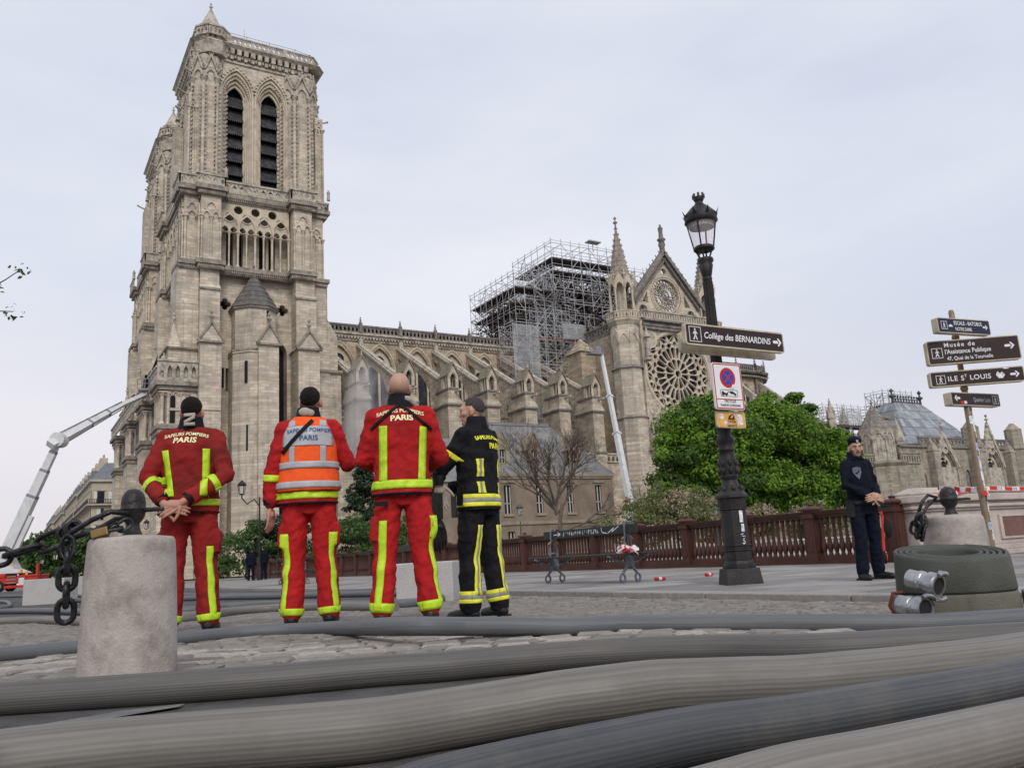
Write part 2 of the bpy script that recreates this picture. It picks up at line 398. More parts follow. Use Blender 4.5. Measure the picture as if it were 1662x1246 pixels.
for ri, (s0, d) in enumerate(rows):
    lmin = -.66*s0-.6; lmax = .66*s0+.4; l = lmin+rng.uniform(-.2,0)
    while l < lmax:
        wd = rng.uniform(.125,.195) if s0 < 8 else rng.uniform(.17,.26); x, y = loc2w(l+wd, s0+d)
        x2, y2 = loc2w(l+wd, s0)
        if max(x,x2) < KX-.03:
            vs, fs = sett_verts(l+.008, l+wd-.008, s0+.008, s0+d-.008, .010+rng.uniform(0,.009), rng)
            if nset < 300 and s0 > 3.0:
                c = Vector(vs[8]); m_ = MB(); m_.add(vs, fs); m_.build('sett', 'sett_stone', road, loc=tuple(c)); nset += 1
            else: far.add(vs, fs)
        l += wd
far.build('sett', 'sett_stone', road, kind='stuff')
# white line on the asphalt close to the camera, worn
mb = MB()
q = [on_road(-60,1208,.006), on_road(60,1184,.006), on_road(290,1146,.006), on_road(300,1141,.006), on_road(200,1152,.006), on_road(-60,1196,.006)]
mb.add([(p.x,p.y,road_z(p.x,p.y)+.006) for p in q], [(0,1,4,5),(1,2,3,4)])
mb.build('painted_line', 'white_paint', road)
# pavement of the bridge with slabs
mb = MB(); mb.box(KX+.3, FX+.55, 1.0, 62, -.13, -.012); mb.box(KX+.3, 40, -6, 10.1, -.13, -.013)
mat('slab_joint', (.06,.05,.042), .95, var=.3, vs=8, bump=.3)
walk = struct(mb.build('sidewalk', 'slab_joint'))
rng = random.Random(5); n = 0; rest = MB()
y = 1.0; row = 0
while y < 58:
    d = .62 if y < 22 else 1.2
    x = KX+.33; x += rng.uniform(-.5,0) if row % 2 else 0
    lim = FX+.5 if y > 10 else 24
    while x < lim:
        wd = rng.uniform(.85,1.25) if y < 22 else 1.6
        x0, x1 = max(x, KX+.32), min(x+wd, lim); 
        if x1-x0 > .12:
            dz = rng.uniform(-.003,.003)
            vs = [(x0+.012,y+.014,-.03),(x1-.012,y+.014,-.03),(x1-.012,y+d-.014,-.03),(x0+.012,y+d-.014,-.03)]
            vs += [(a,b,dz-.004) for a,b,c in vs]+[(a+(.006 if a<(x0+x1)/2 else -.006), b+(.006 if b<y+d/2 else -.006), dz) for a,b,c in vs]
            fs = [(i,(i+1)%4,4+(i+1)%4,4+i) for i in range(4)]+[(4+i,4+(i+1)%4,8+(i+1)%4,8+i) for i in range(4)]+[(8,9,10,11)]
            s_ = x*sa+y*ca; l_ = x*ca-y*sa
            if n < 300 and s_ > 4 and abs(l_) < .68*s_ : m_ = MB(); m_.add(vs, fs); m_.build('paving_slab', 'slab_stone', walk, loc=vs[8]); n += 1
            else: rest.add(vs, fs)
        x += wd
    y += d; row += 1
rest.build('paving_slab', 'slab_stone', walk, kind='stuff')
# kerb of long granite stones
kerb = struct(MB().box(KX+.02, KX+.28, 1, 62, -.13, -.07).build('kerb', 'sett_joint'))
y = 1.0; rng = random.Random(8)
while y < 60:
    d = rng.uniform(1.3,1.9); dz = rng.uniform(-.004,.004)
    mb = MB(); mb.box(KX+.001, KX+.3, y+.006, y+d-.006, -.125, .002+dz); o = mb.build('kerb_stone', 'kerb_granite', kerb, bevel=.012); y += d
# quay wall of the island beyond the river
mat('quay_stone', (.46,.44,.40), .9, var=.2, vs=1.5, bump=.4, bs=12, dirt=(.2,.19,.18), dirt_amt=.6, dirt_scale=.8)
mb = MB(); mb.box(FX+.65, 400, 47, 47.5, -7, .35); mb.box(FX+.65, 400, 46.9, 47.6, .35, .52)
tag(mb.build('quay_wall', 'quay_stone'), 'long low pale stone parapet of the far quay, seen between the railing balusters', 'wall')
x = FX+.9; rng = random.Random(2)
# ================================================================ cathedral
ashlar('limestone', (.63,.555,.455), (.48,.41,.325), streak=.55, grey_amt=.6, grey=(.15,.138,.125))
ashlar('limestone_dark', (.33,.295,.25), (.26,.225,.185), bw=.6, bh=.35, streak=.6, grey_amt=.6, grey=(.085,.08,.075))
ashlar('limestone_old', (.56,.485,.385), (.40,.335,.255), streak=.65, grey_amt=.65, grey=(.11,.10,.09))
ashlar('limestone_warm', (.52,.43,.32), (.40,.315,.225), streak=.6, grey_amt=.6)
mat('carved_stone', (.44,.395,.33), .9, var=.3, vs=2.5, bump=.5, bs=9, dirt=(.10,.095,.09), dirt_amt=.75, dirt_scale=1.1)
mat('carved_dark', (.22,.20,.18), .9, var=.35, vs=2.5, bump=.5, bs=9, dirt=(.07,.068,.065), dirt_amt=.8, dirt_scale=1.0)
mat('carved_mid', (.29,.255,.21), .9, var=.3, vs=2.5, bump=.5, bs=9, dirt=(.075,.07,.065), dirt_amt=.8, dirt_scale=1.0)
mat('tracery_stone', (.56,.485,.385), .9, var=.2, vs=2, bump=.3, bs=9, dirt=(.13,.12,.11), dirt_amt=.6, dirt_scale=1.0)
mat('dark_glass', (.022,.024,.028), .35, var=.5, vs=1.2, bump=.3, bs=4, dirt=(.07,.075,.085), dirt_amt=.6, dirt_scale=1.5)
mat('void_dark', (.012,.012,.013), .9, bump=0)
mat('louvre_slate', (.022,.023,.027), .6, var=.4, vs=1.5, bump=.3, bs=8, dirt=(.12,.12,.12), dirt_amt=.5, dirt_scale=1.6)
mat('turret_slate', (.11,.105,.10), .8, var=.25, vs=2, bump=.5, bs=10, dirt=(.2,.18,.15), dirt_amt=.5, dirt_scale=1.2)
mat('lead_dark', (.06,.062,.068), .55, var=.3, vs=1.5, bump=.3, bs=8, dirt=(.2,.2,.2), dirt_amt=.4)
mat('moss_stone', (.24,.215,.165), .95, var=.3, vs=2.5, bump=.5, bs=9, dirt=(.10,.11,.05), dirt_amt=.9, dirt_scale=.9)
mat('charred', (.05,.046,.042), .9, var=.5, vs=1.5, bump=.4, bs=8, dirt=(.16,.13,.10), dirt_amt=.5, dirt_scale=1.5)
cath = thing('cathedral', 'great gothic stone cathedral with two square bell towers, flying buttresses and burnt-out roof', 'cathedral', (17.5, 120, 0))
_eps = [0]
def eps(): _eps[0] = (_eps[0]+1) % 17; return _eps[0]*.004
def lbox(mb, x0, x1, y0, y1, z0, z1, p, mi=0):
    """moulded ledge round a rectangular footprint: thin lower step, heavy upper step"""
    e = eps(); h = z1-z0
    mb.box(x0-p*.45-e, x1+p*.45+e, y0-p*.45-e, y1+p*.45+e, z0+e, z0+h*.5+e*.5, mi)
    mb.box(x0-p-e, x1+p+e, y0-p-e, y1+p+e, z0+h*.5+e*.6, z1+e, mi)
def gable_cap(mb, x0, x1, y0, y1, z0, z1, over=.15, mi=0, axis='y'):
    if axis == 'y':
        xm = (x0+x1)/2; x0 -= over; x1 += over; y0 -= over
        mb.add([(x0,y0,z0),(x1,y0,z0),(xm,y0,z1),(x0,y1,z0),(x1,y1,z0),(xm,y1,z1)], [(0,1,2),(3,5,4),(0,2,5,3),(1,4,5,2),(0,3,4,1)], mi)
    else:
        ym = (y0+y1)/2; y0 -= over; y1 += over; x0 -= over
        mb.add([(x0,y0,z0),(x0,y1,z0),(x0,ym,z1),(x1,y0,z0),(x1,y1,z0),(x1,ym,z1)], [(0,2,1),(3,4,5),(0,3,5,2),(1,2,5,4),(0,1,4,3)], mi)
def finial(mb, x, y, z, h=1.0, mi=0):
    r = h*.09
    mb.lathe([(r,0),(r*.7,h*.3),(r*2.4,h*.42),(r*2.0,h*.5),(r*.7,h*.56),(r*.6,h*.7),(r*1.6,h*.8),(r*1.2,h*.88),(.01,h)], (x,y,z), 6, mi)
def crockets(mb, p0, p1, n, out, r=.13, mi=0):
    p0, p1, out = Vector(p0), Vector(p1), Vector(out)
    for i in range(n):
        p = p0.lerp(p1, (i+.5)/n); mb.obox(p+out*r*.9, out*r, out.orthogonal().normalized()*r*.55, Vector((0,0,r*.6)), mi)
def shaft(mb, x, y, z0, z1, r=.13, cap=True, mi=0):
    mb.cyl((x,y,z0), (x,y,z1), r, n=6, mi=mi, cap=False)
    if cap:
        mb.cyl((x,y,z1-.1), (x,y,z1+.32), r*1.1, r*2.1, n=6, mi=mi); mb.box(x-r*2.2,x+r*2.2,y-r*2.2,y+r*2.2,z1+.32,z1+.46,mi)
        mb.cyl((x,y,z0), (x,y,z0+.35), r*1.9, r*1.2, n=6, mi=mi)
def blind_arcade(mb, F, u0, u1, z0, zc, zt, n=2, r=.11, mi=0):
    """free shafts with little pointed arches on a pier face and a gablet over"""
    w = (u1-u0)/n
    for i in range(n+1):
        x, y, z = F(u0+w*i, 0, -.12); shaft(mb, x, y, z0, zc, r, True, mi)
    for i in range(n): mb.panel(F, arch_band(u0+w*(i+.5), zc+.4, zc+.45, w, w*.62, .9, 4), (), -.16, .02, mi)
    um = (u0+u1)/2; W = (u1-u0)
    mb.panel(F, arch_band(um, zc+.5+w*.75, zc+.55+w*.75, W*.72, W*.5, .9, 5), (), -.14, .02, mi)
def balustrade(mb, pts, z0, z1, step=.9, th=.16, mi=0, closed=False, diamond=True):
    m = len(pts)
    for i in range(m if closed else m-1):
        (xa,ya),(xb,yb) = pts[i], pts[(i+1)%m]; L_ = hypot(xb-xa, yb-ya)
        if L_ < .2: continue
        ux, uy = (xb-xa)/L_, (yb-ya)/L_; nx, ny = uy, -ux
        F = lambda u, v, d=0: (xa+ux*u-nx*d, ya+uy*u-ny*d, v)
        n = max(1, round(L_/step)); s = L_/n; h = z1-z0; holes = []
        for k in range(n):
            c = (k+.5)*s
            if diamond:
                holes.append([(c-s*.36,z0+h*.5),(c,z0+h*.16),(c+s*.36,z0+h*.5),(c,z0+h*.82)])
                if k: q = k*s; holes.append([(q-s*.12,z0+h*.84),(q-s*.02,z0+h*.68),(q+s*.12,z0+h*.84)])
            else: holes.append([(c-s*.28,z0+h*.15),(c+s*.28,z0+h*.15),(c+s*.28,z0+h*.6),(c,z0+h*.82),(c-s*.28,z0+h*.6)])
        mb.panel(F, rect(0, L_, z0, z1), holes, 0, th, mi, back=True)
        e = eps(); mb.obox(((xa+xb)/2-nx*th/2, (ya+yb)/2-ny*th/2, z1+.06), (ux*(L_/2+.05),uy*(L_/2+.05),0), (nx*(th/2+.08+e),ny*(th/2+.08+e),0), (0,0,.07+e), mi)
def gargoyle(mb, p, d, L_=1.1, mi=0):
    p, d = Vector(p), Vector(d).normalized(); mb.cyl(p, p+d*L_+Vector((0,0,L_*.12)), .17, .1, 5, mi); mb.ball(p+d*L_+Vector((0,0,L_*.16)), .17, 5, 4, mi)
def statue(mb, x, y, z, h, mi=0, n=8):
    r = h*.13
    mb.lathe([(r*1.25,0),(r*1.15,h*.12),(r*.95,h*.45),(r*1.15,h*.62),(r*1.2,h*.76),(r*.55,h*.82),(r*.42,h*.84),(r*.55,h*.9),(r*.5,h*.96),(.01,h)], (x,y,z), n, mi)

def make_tower():
    X0, X1, Y0, Y1 = 16.8, 33.0, 100.0, 114.4
    t = MB()
    # stage 0 walls: south wall pieces with tall dark arch and quatrefoils, other walls plain
    S = FS(Y0)
    t.panel(S, rect(X0, X1+1.2, 0, 36), [opening(28.05, 5, 26.6, 1.75, 1.0), quatrefoil(21.35, 32.4, .75), quatrefoil(28.35, 32.3, .75), rect(21.55,21.85,21.6,24.4)], 0, 1.6)
    t.add([(X0,Y0,0),(X0,Y1,0),(X0,Y1,36),(X0,Y0,36)], [(0,1,2,3)]); t.add([(X1+1.2,Y0,0),(X1+1.2,Y1,0),(X1+1.2,Y1,36),(X1+1.2,Y0,36)], [(0,1,2,3)])
    t.add([(X0,Y1,0),(X1+1.2,Y1,0),(X1+1.2,Y1,36),(X0,Y1,36)], [(0,1,2,3)])
    # stage 1 back wall with two pairs of narrow lancets (all four sides)
    lan = [22.05, 23.25, 26.1, 27.3]
    t.panel(FS(Y0+1.0), rect(X0+.5, X1-.2, 36, 46.3), [opening(c, 37.2, 42.6, .86, 1.1, 4) for c in lan], 0, .9)
    t.panel(FW(X0+1.4), [(-(Y1-.5),36),(-(Y0+.5),36),(-(Y0+.5),46.3),(-(Y1-.5),46.3)], [opening(-c, 37.2, 42.6, .86, 1.1, 4) for c in (104.6,105.8,108.6,109.8)], 0, .9)
    t.box(X1-.3, X1-.2, Y0+1.2, Y1-.5, 36, 46.3); t.box(X0+.6, X1-.3, Y1-.6, Y1-.5, 36, 46.3)
    # stage 2 belfry walls
    ops = [(22.55, 'S'), (27.0, 'S')]
    t.panel(FS(Y0+.4), rect(18.0, 32.4, 47, 65.5), [opening(c, 47.9, 61.0, 4.3, 1.0, 8) for c in (22.55, 27.0)], 0, .9)
    t.panel(FW(17.9), [(-113.2,47),(-100.9,47),(-100.9,65.5),(-113.2,65.5)], [opening(-c, 47.9, 61.0, 3.7, 1.0, 8) for c in (105.0,108.9)], 0, .9)
    t.box(32.0, 32.4, 101.4, 113.6, 47, 65.5); t.box(18.2, 32, 112.8, 113.2, 47, 65.5)
    t.box(18.4, 32, 101.2, 112.8, 65.3, 68.2)
    t.box(17.4, 33, 100.6, 114, 46.2, 46.9)
    tw = t.build('tower', 'limestone', cath)
    # dark rooms behind the openings
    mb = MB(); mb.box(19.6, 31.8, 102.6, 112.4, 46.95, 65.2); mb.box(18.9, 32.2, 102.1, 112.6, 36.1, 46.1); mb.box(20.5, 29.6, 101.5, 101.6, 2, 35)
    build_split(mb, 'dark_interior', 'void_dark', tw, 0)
    # ---- lower buttresses
    b = MB(); gd = MB()
    def gcop(x0, x1, y, z0, z1):
        xm = (x0+x1)/2
        for sx in (-1, 1):
            p0, p1 = Vector((xm+sx*((x1-x0)/2+.28), y-.1, z0-.1)), Vector((xm, y-.1, z1+.12)); d = (p1-p0)/2; u = Vector((-d.z,0,d.x)).normalized(); gd.obox((p0+p1)/2, d, (0,.26,0), u*.11)
        gd.box(x0-.26, x1+.26, y-.34, y+.02, z0-.3, z0-.06)
        finial(gd, xm, y-.05, z1+.1, 1.5)
    def buttress(x0, x1, yf, yb, ys, ze=26.8, za=28.85, ztop=35.8):
        b.box(x0, x1, yf, yb, 0, ze); lbox(b, x0, x1, yf, yb, ze-.25, ze, .14)
        gable_cap(b, x0, x1, yf, yb+.1, ze+.01, za); gcop(x0, x1, yf, ze, za); gd.box(x0-.05,x1+.05,ys-.5,ys-.3,33.2,33.45)
        b.box(x0+.12, x1-.12, ys, yb, ze-.5, ztop); e = eps()
        b.add([(x0+.02,ys-.45,33.4+e),(x1-.02,ys-.45,33.4+e),(x1-.02,ys+.1,34+e),(x0+.02,ys+.1,34+e),(x0+.02,ys-.45,33.2),(x1-.02,ys-.45,33.2)], [(0,1,2,3),(0,4,5,1)])
        b.box(x0+.06, x1-.06, ys-.35, ys+.1, ze, 33.2)
    buttress(17.95, 20.35, 96.6, 100.2, 97.9)
    buttress(29.35, 32.0, 96.6, 100.2, 97.9)
    # south-west corner mass stepping out to the west
    b.box(14.75, 17.9, 97.8, 102.6, 0, 26.0); lbox(b, 14.75, 17.9, 97.8, 102.6, 25.7, 26.0, .16)
    b.spike([(14.7,97.7),(16.0,97.7),(16.0,99.2),(14.7,99.2)], 26.0, (15.35,98.4,29.2)); finial(b, 15.35, 98.4, 29, 1.2)
    b.box(15.5, 18.0, 98.4, 102.2, 26, 35.9)
    b.add([(14.75,97.8,26),(14.75,102.6,26),(15.6,102.4,28.6),(15.6,98.3,28.6)], [(0,1,2,3)])
    b.box(16.4, 18.0, 98.1, 98.4, 26, 31.4); b.add([(16.35,98.05,31.4),(18,98.05,31.4),(18,98.42,32.0),(16.35,98.42,32.0)], [(0,1,2,3)])
    # north-west buttress of the west front
    b.box(14.75, 17.2, 110.6, 115.0, 0, 26.0); lbox(b, 14.75, 17.2, 110.6, 115.0, 25.7, 26.0, .16)
    b.box(15.5, 17.2, 111.0, 114.6, 26, 35.9); b.add([(14.75,110.6,26),(14.75,115,26),(15.6,114.6,28.6),(15.6,111,28.6)], [(0,1,2,3)])
    b.spike([(14.7,112),(16,112),(16,113.4),(14.7,113.4)], 26, (15.35,112.7,29.2)); finial(b, 15.35, 112.7, 29, 1.2)
    # south-east corner mass
    b.box(32.0, 33.9, 98.4, 103, 0, 24.6); b.box(33.9, 35.4, 98.6, 103, 0, 24.6); lbox(b, 32.0, 35.4, 98.4, 103, 24.2, 24.6, .12)
    b.box(32.0, 33.7, 98.9, 102.6, 24.6, 35.9)
    b.add([(33.7,98.9,31.6),(33.7,102.6,31.6),(35.1,102.6,29.2),(35.1,98.9,29.2),(33.7,98.9,24.6),(35.1,98.9,24.6),(35.1,102.6,24.6)], [(0,1,2,3),(0,3,5,4),(3,2,6,5)])
    for (x0,x1,y) in ((18.0,20.3,96.57),(29.4,31.9,96.57),(15.0,17.6,97.77)):    # weather bands
        b.box(x0, x1, y-.12, y+.05, 18.6, 18.9); b.box(x0, x1, y-.1, y+.05, 8.6, 8.9)
    build_split(b, 'buttress', 'limestone', tw)
    gcop(24.35, 26.7, 95.6, 26.75, 28.9); gd.frustum(octa(24.55,98.9,3.0), 25.9, 26.15); gd.frustum(octa(24.55,98.9,2.92), 31.25, 31.5); gd.box(14.5,17.9,97.5,97.8,25.75,25.98); gd.box(14.45,14.75,97.5,102.7,25.75,25.98); gd.box(32.0,35.5,98.2,98.42,24.3,24.6); build_split(gd, 'gable_coping', 'carved_mid', tw)
    # ---- octagonal stair turret with stone cone
    st = MB(); cx, cy = 24.55, 98.9
    st.frustum(octa(cx, cy, 2.9), 0, 26.2); st.frustum(octa(cx, cy, 2.62), 26.2, 31.4)
    st.frustum(octa(cx, cy, 3.05), 25.7, 26.2, octa(cx, cy, 2.7)); st.frustum(octa(cx, cy, 2.66), 31.2, 31.5, octa(cx, cy, 2.95))
    st.box(24.35, 26.7, 95.6, 98.4, 0, 26.7); gable_cap(st, 24.35, 26.7, 95.6, 97.4, 26.71, 28.9); finial(st, 25.5, 95.9, 28.8, 1.4)
    st.box(24.3, 26.75, 95.5, 95.75, 26.4, 26.7)
    stt = st.build('stair_turret', 'limestone', tw)
    sl = MB()
    for (x, z0, z1, y) in ((23.1,22,24.6,96.38),(23.3,14,17,96.38),(25.6,29.8,31.0,96.5),(21.2,22,24.4,99.98)): sl.box(x-.14, x+.14, y-.06, y+.3, z0, z1)
    sl.box(27.0, 27.18, 97.2, 97.5, 25.8, 27.6); sl.panel(FS(98.385), opening(16.95, 22.6, 24.0, .7, .8, 4), (), -.02, .1); sl.box(18.9, 19.15, 96.55, 96.7, 12.2, 14.6)
    build_split(sl, 'slit_window', 'void_dark', tw)
    rf = MB(); N = 7
    for k in range(N):          # cone in overlapping courses of stone scales
        a, c = k/N, (k+1)/N; za, zb = 31.5+4.9*a, 31.5+4.9*c
        rf.frustum(octa(cx, cy, 2.98*(1-a)+.1), za, zb+.02, octa(cx, cy, 2.98*(1-c)+.03))
    finial(rf, cx, cy, 36.2, 1.2)
    for a in (-.4, 1.1): rf.spike([(cx+2.5*sin(a)-.3,cy-2.3*cos(a)),(cx+2.5*sin(a)+.3,cy-2.3*cos(a)),(cx+2.2*sin(a),cy-1.7*cos(a))], 31.9, (cx+2.3*sin(a),cy-2.0*cos(a),32.9))
    rf.build('turret_roof', 'turret_slate', tw)
    # ---- string courses and cornices
    c = MB()
    for z0, z1, p in ((35.75,36.85,.38),(45.1,46.25,.55)):
        lbox(c, 17.85, 20.4, 97.5, 101, z0, z1, p); lbox(c, 16.0, 18, 98.4, 102.3, z0, z1, p); lbox(c, 20, 29, 99.0, 101, z0, z1, p*.8)
        lbox(c, 29.0, 31.6, 97.5, 101, z0, z1, p); lbox(c, 31, 33.6, 98.8, 102.4, z0-.15, z1-.3, p); lbox(c, 16.0, 18, 110.9, 114.6, z0, z1, p); lbox(c, 16.5, 18, 102, 111, z0, z1, p*.8)
        for u in range(36): c.box(20.3+u*.25, 20.42+u*.25, 98.72-p*.4, 99, z0+.2, z0+.5)     # leaf frieze
        for (x0,x1,y) in ((17.7,20.5,97.3),(29,31.6,97.3),(15.3,17.6,98.2)):
            n = int((x1-x0)/.28)
            for k in range(n): c.box(x0+.28*k, x0+.28*k+.15, y-p*.35, y, z0+.15, z0+.45)
    build_split(c, 'string_course', 'carved_mid', tw)
    # ---- stage 1: piers, blind arcades, open traceried arcade
    p = MB()
    for (x0,x1,y0,y1) in ((17.85,20.4,97.5,101.2),(16.1,18.0,98.4,102.3),(29.0,31.6,97.5,101.2),(31.4,33.5,98.8,102.4),(16.1,18.0,110.9,114.6)):
        e = eps(); p.box(x0+.1+e, x1-.1-e, y0+.1+e, y1, 36.8, 45.2)
    blind_arcade(p, FS(97.6), 18.05, 20.2, 36.85, 42.0, 45, 2, .12); blind_arcade(p, FS(97.6), 29.2, 31.4, 36.85, 42.0, 45, 2, .12)
    blind_arcade(p, FS(98.5), 16.35, 17.75, 36.85, 42.0, 45, 1, .15); blind_arcade(p, FS(98.9), 31.7, 33.3, 36.6, 41.6, 45, 2, .1)
    blind_arcade(p, FW(16.2), -102.1, -98.6, 36.85, 42.0, 45, 2, .13); blind_arcade(p, FW(16.2), -114.4, -111.1, 36.85, 42.0, 45, 2, .13)
    blind_arcade(p, FW(17.9), -100.8, -97.7, 36.85, 42.0, 45, 1, .13)
    build_split(p, 'gallery_pier', 'limestone', tw)
    def arcade(F, u0, u1, n, name='gallery_arcade'):
        a = MB(); w = (u1-u0)/n; holes = []
        for i in range(n):
            uc = u0+w*(i+.5)
            for s in (-1, 1): holes.append([(uc+s*w*.245-w*.205,41.35),(uc+s*w*.245+w*.205,41.35)]+arch(uc+s*w*.245, 41.45, w*.41, .85, 5))
            holes.append(circ(uc, 43.3, w*.29, 14))
            if i: holes.append(circ(u0+w*i, 44.35, w*.26, 10))
        a.panel(F, rect(u0, u1, 41.3, 45.1), holes, 0, .35, back=True)
        for i in range(n):       # raised mouldings of the big arches
            uc = u0+w*(i+.5); a.panel(F, arch_band(uc, 41.4, 42.0, w*1.02, w*.86, 1.0, 8), (), -.2, .05)
            a.panel(F, arch_band(uc, 41.4, 41.5, w*.5, w*.4, 1.0, 4) if False else circ(uc, 43.3, w*.34, 14), [circ(uc, 43.3, w*.28, 14)], -.1, .05)
        for k in range(2*n+1):
            x, y, z = F(u0+w*k/2, 0, .15); shaft(a, x, y, 36.9, 41.0, .15 if k%2 == 0 else .11)
        return a.build(name, 'tracery_stone', tw)
    arcade(FS(98.9), 20.5, 28.9, 4); arcade(FW(16.4), -110.9, -102.3, 4)
    # ---- gallery balustrade
    q = MB()
    balustrade(q, [(17.4,102),(17.4,97.1),(20.7,97.1)][1:], 46.3, 47.55, .75); balustrade(q, [(15.5,102.4),(15.5,98.0)], 46.3, 47.55, .8); balustrade(q, [(15.5,98.0),(17.4,98.0)], 46.3, 47.55, .8)
    balustrade(q, [(20.7,98.55),(28.7,98.55)], 46.3, 47.7, .85); balustrade(q, [(28.7,97.1),(31.9,97.1)], 46.3, 47.55, .75); balustrade(q, [(31.9,98.4),(34.0,98.4)], 45.6, 46.9, .7)
    balustrade(q, [(28.7,98.5),(28.7,97.1)], 46.3, 47.55, .7); balustrade(q, [(20.7,97.1),(20.7,98.5)], 46.3, 47.55, .7); balustrade(q, [(34,98.4),(34,103)], 45.6, 46.9, .8)
    balustrade(q, [(15.5,115),(15.5,110.5)], 46.3, 47.55, .8); balustrade(q, [(16,110.5),(16,102.4)], 46.3, 47.6, .85)
    for (x,y) in ((15.5,98.0),(17.4,97.1),(20.7,97.1),(28.7,97.1),(31.9,97.1),(34,98.4),(15.5,110.5)): statue(q, x, y, 47.5, 1.5)
    build_split(q, 'gallery_balustrade', 'carved_stone', tw, .2)
    # ---- stage 2: belfry corner piers of clustered shafts with crockets
    k = MB(); cap = MB()
    for (cx, cy, r) in ((19.2,101.75,2.1),(30.9,102.0,2.55),(19.75,111.6,2.3),(30.9,112.2,2.4)):
        k.frustum(octa(cx, cy, r), 47, 65.4)
        for i in range(8):
            a = 2*pi*i/8+pi/8; x, y = cx+(r+.02)*cos(a), cy+(r+.02)*sin(a)
            if y > 113.5 : continue
            k.cyl((x,y,47.6), (x,y,61.6), .24, n=6, cap=False); cap.cyl((x,y,61.5), (x,y,62.1), .24, .46, 7); cap.box(x-.42,x+.42,y-.42,y+.42,62.1,62.28)
            o = Vector((cos(a), sin(a), 0)); side = Vector((-sin(a), cos(a), 0))
            for sg in (-1, 1): crockets(cap, Vector((x,y,48.2))+side*.2*sg, Vector((x,y,61.2))+side*.2*sg, 22, (o*.8+side*sg*.6).normalized(), .21)
            # gablet between shafts, leaning finials
            a2 = a+pi/8; m_ = Vector((cx+r*cos(pi/8)*cos(a2), cy+r*cos(pi/8)*sin(a2), 0)); ss = Vector((-sin(a2), cos(a2), 0)); oo = Vector((cos(a2), sin(a2), 0)); hw = r*sin(pi/8)
            F = lambda u, v, d=0, m_=m_, ss=ss, oo=oo: tuple(m_+ss*u-oo*d+Vector((0,0,v)))
            cap.panel(F, arch_band(0, 62.3, 62.35, hw*2, hw*1.3, .9, 4), (), -.22, .1)
            cap.panel(F, [(-hw*1.05,63.2),(-hw*.8,63.2),(0,65.0),(hw*.8,63.2),(hw*1.05,63.2),(0,65.7)], (), -.3, .0)
            for sg in (-1, 1): crockets(cap, F(sg*hw,63.4,-.25), F(0,65.6,-.25), 4, (ss*sg*.7+Vector((0,0,.7))).normalized(), .14)
            finial(cap, *F(0,65.3,-.2), 1.1)
            gx, gy, gz = F(hw, 63.6, -.3); 
            if i % 2 == 0: gargoyle(cap, (x, y, 63.0), o, .9)
    build_split(k, 'belfry_pier', 'limestone', tw); 
    # gables stepping out below on the outer faces of the corner piers
    for (x, y) in ((33.5,101.6),(17.2,101.6),(17.2,111.4)):
        for dz, sc in ((60.2,1.0),(61.6,.8)): cap.spike([(x-.35*sc,y-.4),(x+.35*sc,y-.4),(x+.35*sc,y+.4),(x-.35*sc,y+.4)], dz, (x,y,dz+1.6)); finial(cap, x, y, dz+1.4, 1.3)
        gargoyle(cap, (x, y, 60.0), ((1 if x > 20 else -1), -.3, .1), 1.5)
    build_split(cap, 'crocketed_capital', 'carved_stone', tw, .3, 'stuff')
    bp = MB(); bp.box(32.9, 34.0, 100.4, 103.2, 47, 60.2); blind_arcade(bp, FS(100.4), 33.0, 33.9, 47.2, 58, 60, 1, .14); bp.box(16.8, 17.8, 100.6, 103.6, 47, 60.0); blind_arcade(bp, FS(100.6), 16.85, 17.7, 47.2, 57.5, 60, 1, .14)
    bp.box(16.8, 17.8, 110.2, 113.2, 47, 60.0); build_split(bp, 'belfry_buttress', 'limestone', tw)
    # ---- belfry openings: nested mouldings and shafts, louvres
    def belfry(F, uc, w0, w1):
        a = MB(); n = 5
        for i in range(n):
            wo, wi = w0+(w1-w0)*i/n, w0+(w1-w0)*(i+1)/n
            a.panel(F, arch_band(uc, 47.9, 61.0-.12*i, wo+.04, wi, 1.0, 9), (), -.12+.26*i, .2+.26*i)
            for s in (-1, 1):
                x, y, z = F(uc+s*(wi/2+.06), 0, .1+.26*i); a.cyl((x,y,48), (x,y,60.6), .12, n=6, cap=False); a.cyl((x,y,60.4), (x,y,60.9), .13, .27, 6)
        # leaf crockets round the hood
        pts = arch(uc, 61.0, w0+.12, 1.0, 9)
        for (u, v) in pts[1:-1:1]:
            a.obox(F(u, v, -.16), (.12,0,0), (0,.12,0), (0,0,.12))
        pts = arch(uc, 60.8, w0*.72, 1.0, 9)
        for (u, v) in pts[1:-1]: a.obox(F(u, v, .12), (.07,0,0), (0,.09,0), (0,0,.07))
        ar = a.build('belfry_arch', 'tracery_stone', tw)
        for j in range(7):
            zb = 48.3+1.9*j; l = MB(); h = w1/2+.1
            p0 = [F(uc-h, zb, .9), F(uc+h, zb, .9), F(uc+h, zb+1.75, 1.7), F(uc-h, zb+1.75, 1.7)]
            l.add(p0+[F(uc-h, zb-.1, .98), F(uc+h, zb-.1, .98)], [(0,1,2,3),(0,4,5,1)])
            for t in range(9):
                u = uc-h+(2*h)*(t+.5)/9; l.add([F(u-.1, zb+.02, .88), F(u+.1, zb+.02, .88), F(u, zb-.24, .86)], [(0,1,2)], 1)
            l.build('louvre', ['louvre_slate', 'lead_dark'], ar)
    for c_ in (22.55, 27.0): belfry(FS(100.4), c_, 4.3, 2.25)
    for c_ in (105.0, 108.9): belfry(FW(17.9), -c_, 3.7, 2.0)
    # ---- top cornice with blocky consoles, parapet, corner caps
    c = MB()
    lo = [(18.3,100.2),(32.6,100.2),(33.6,101.4),(33.6,113.2),(17.5,113.2),(17.5,101.2)]
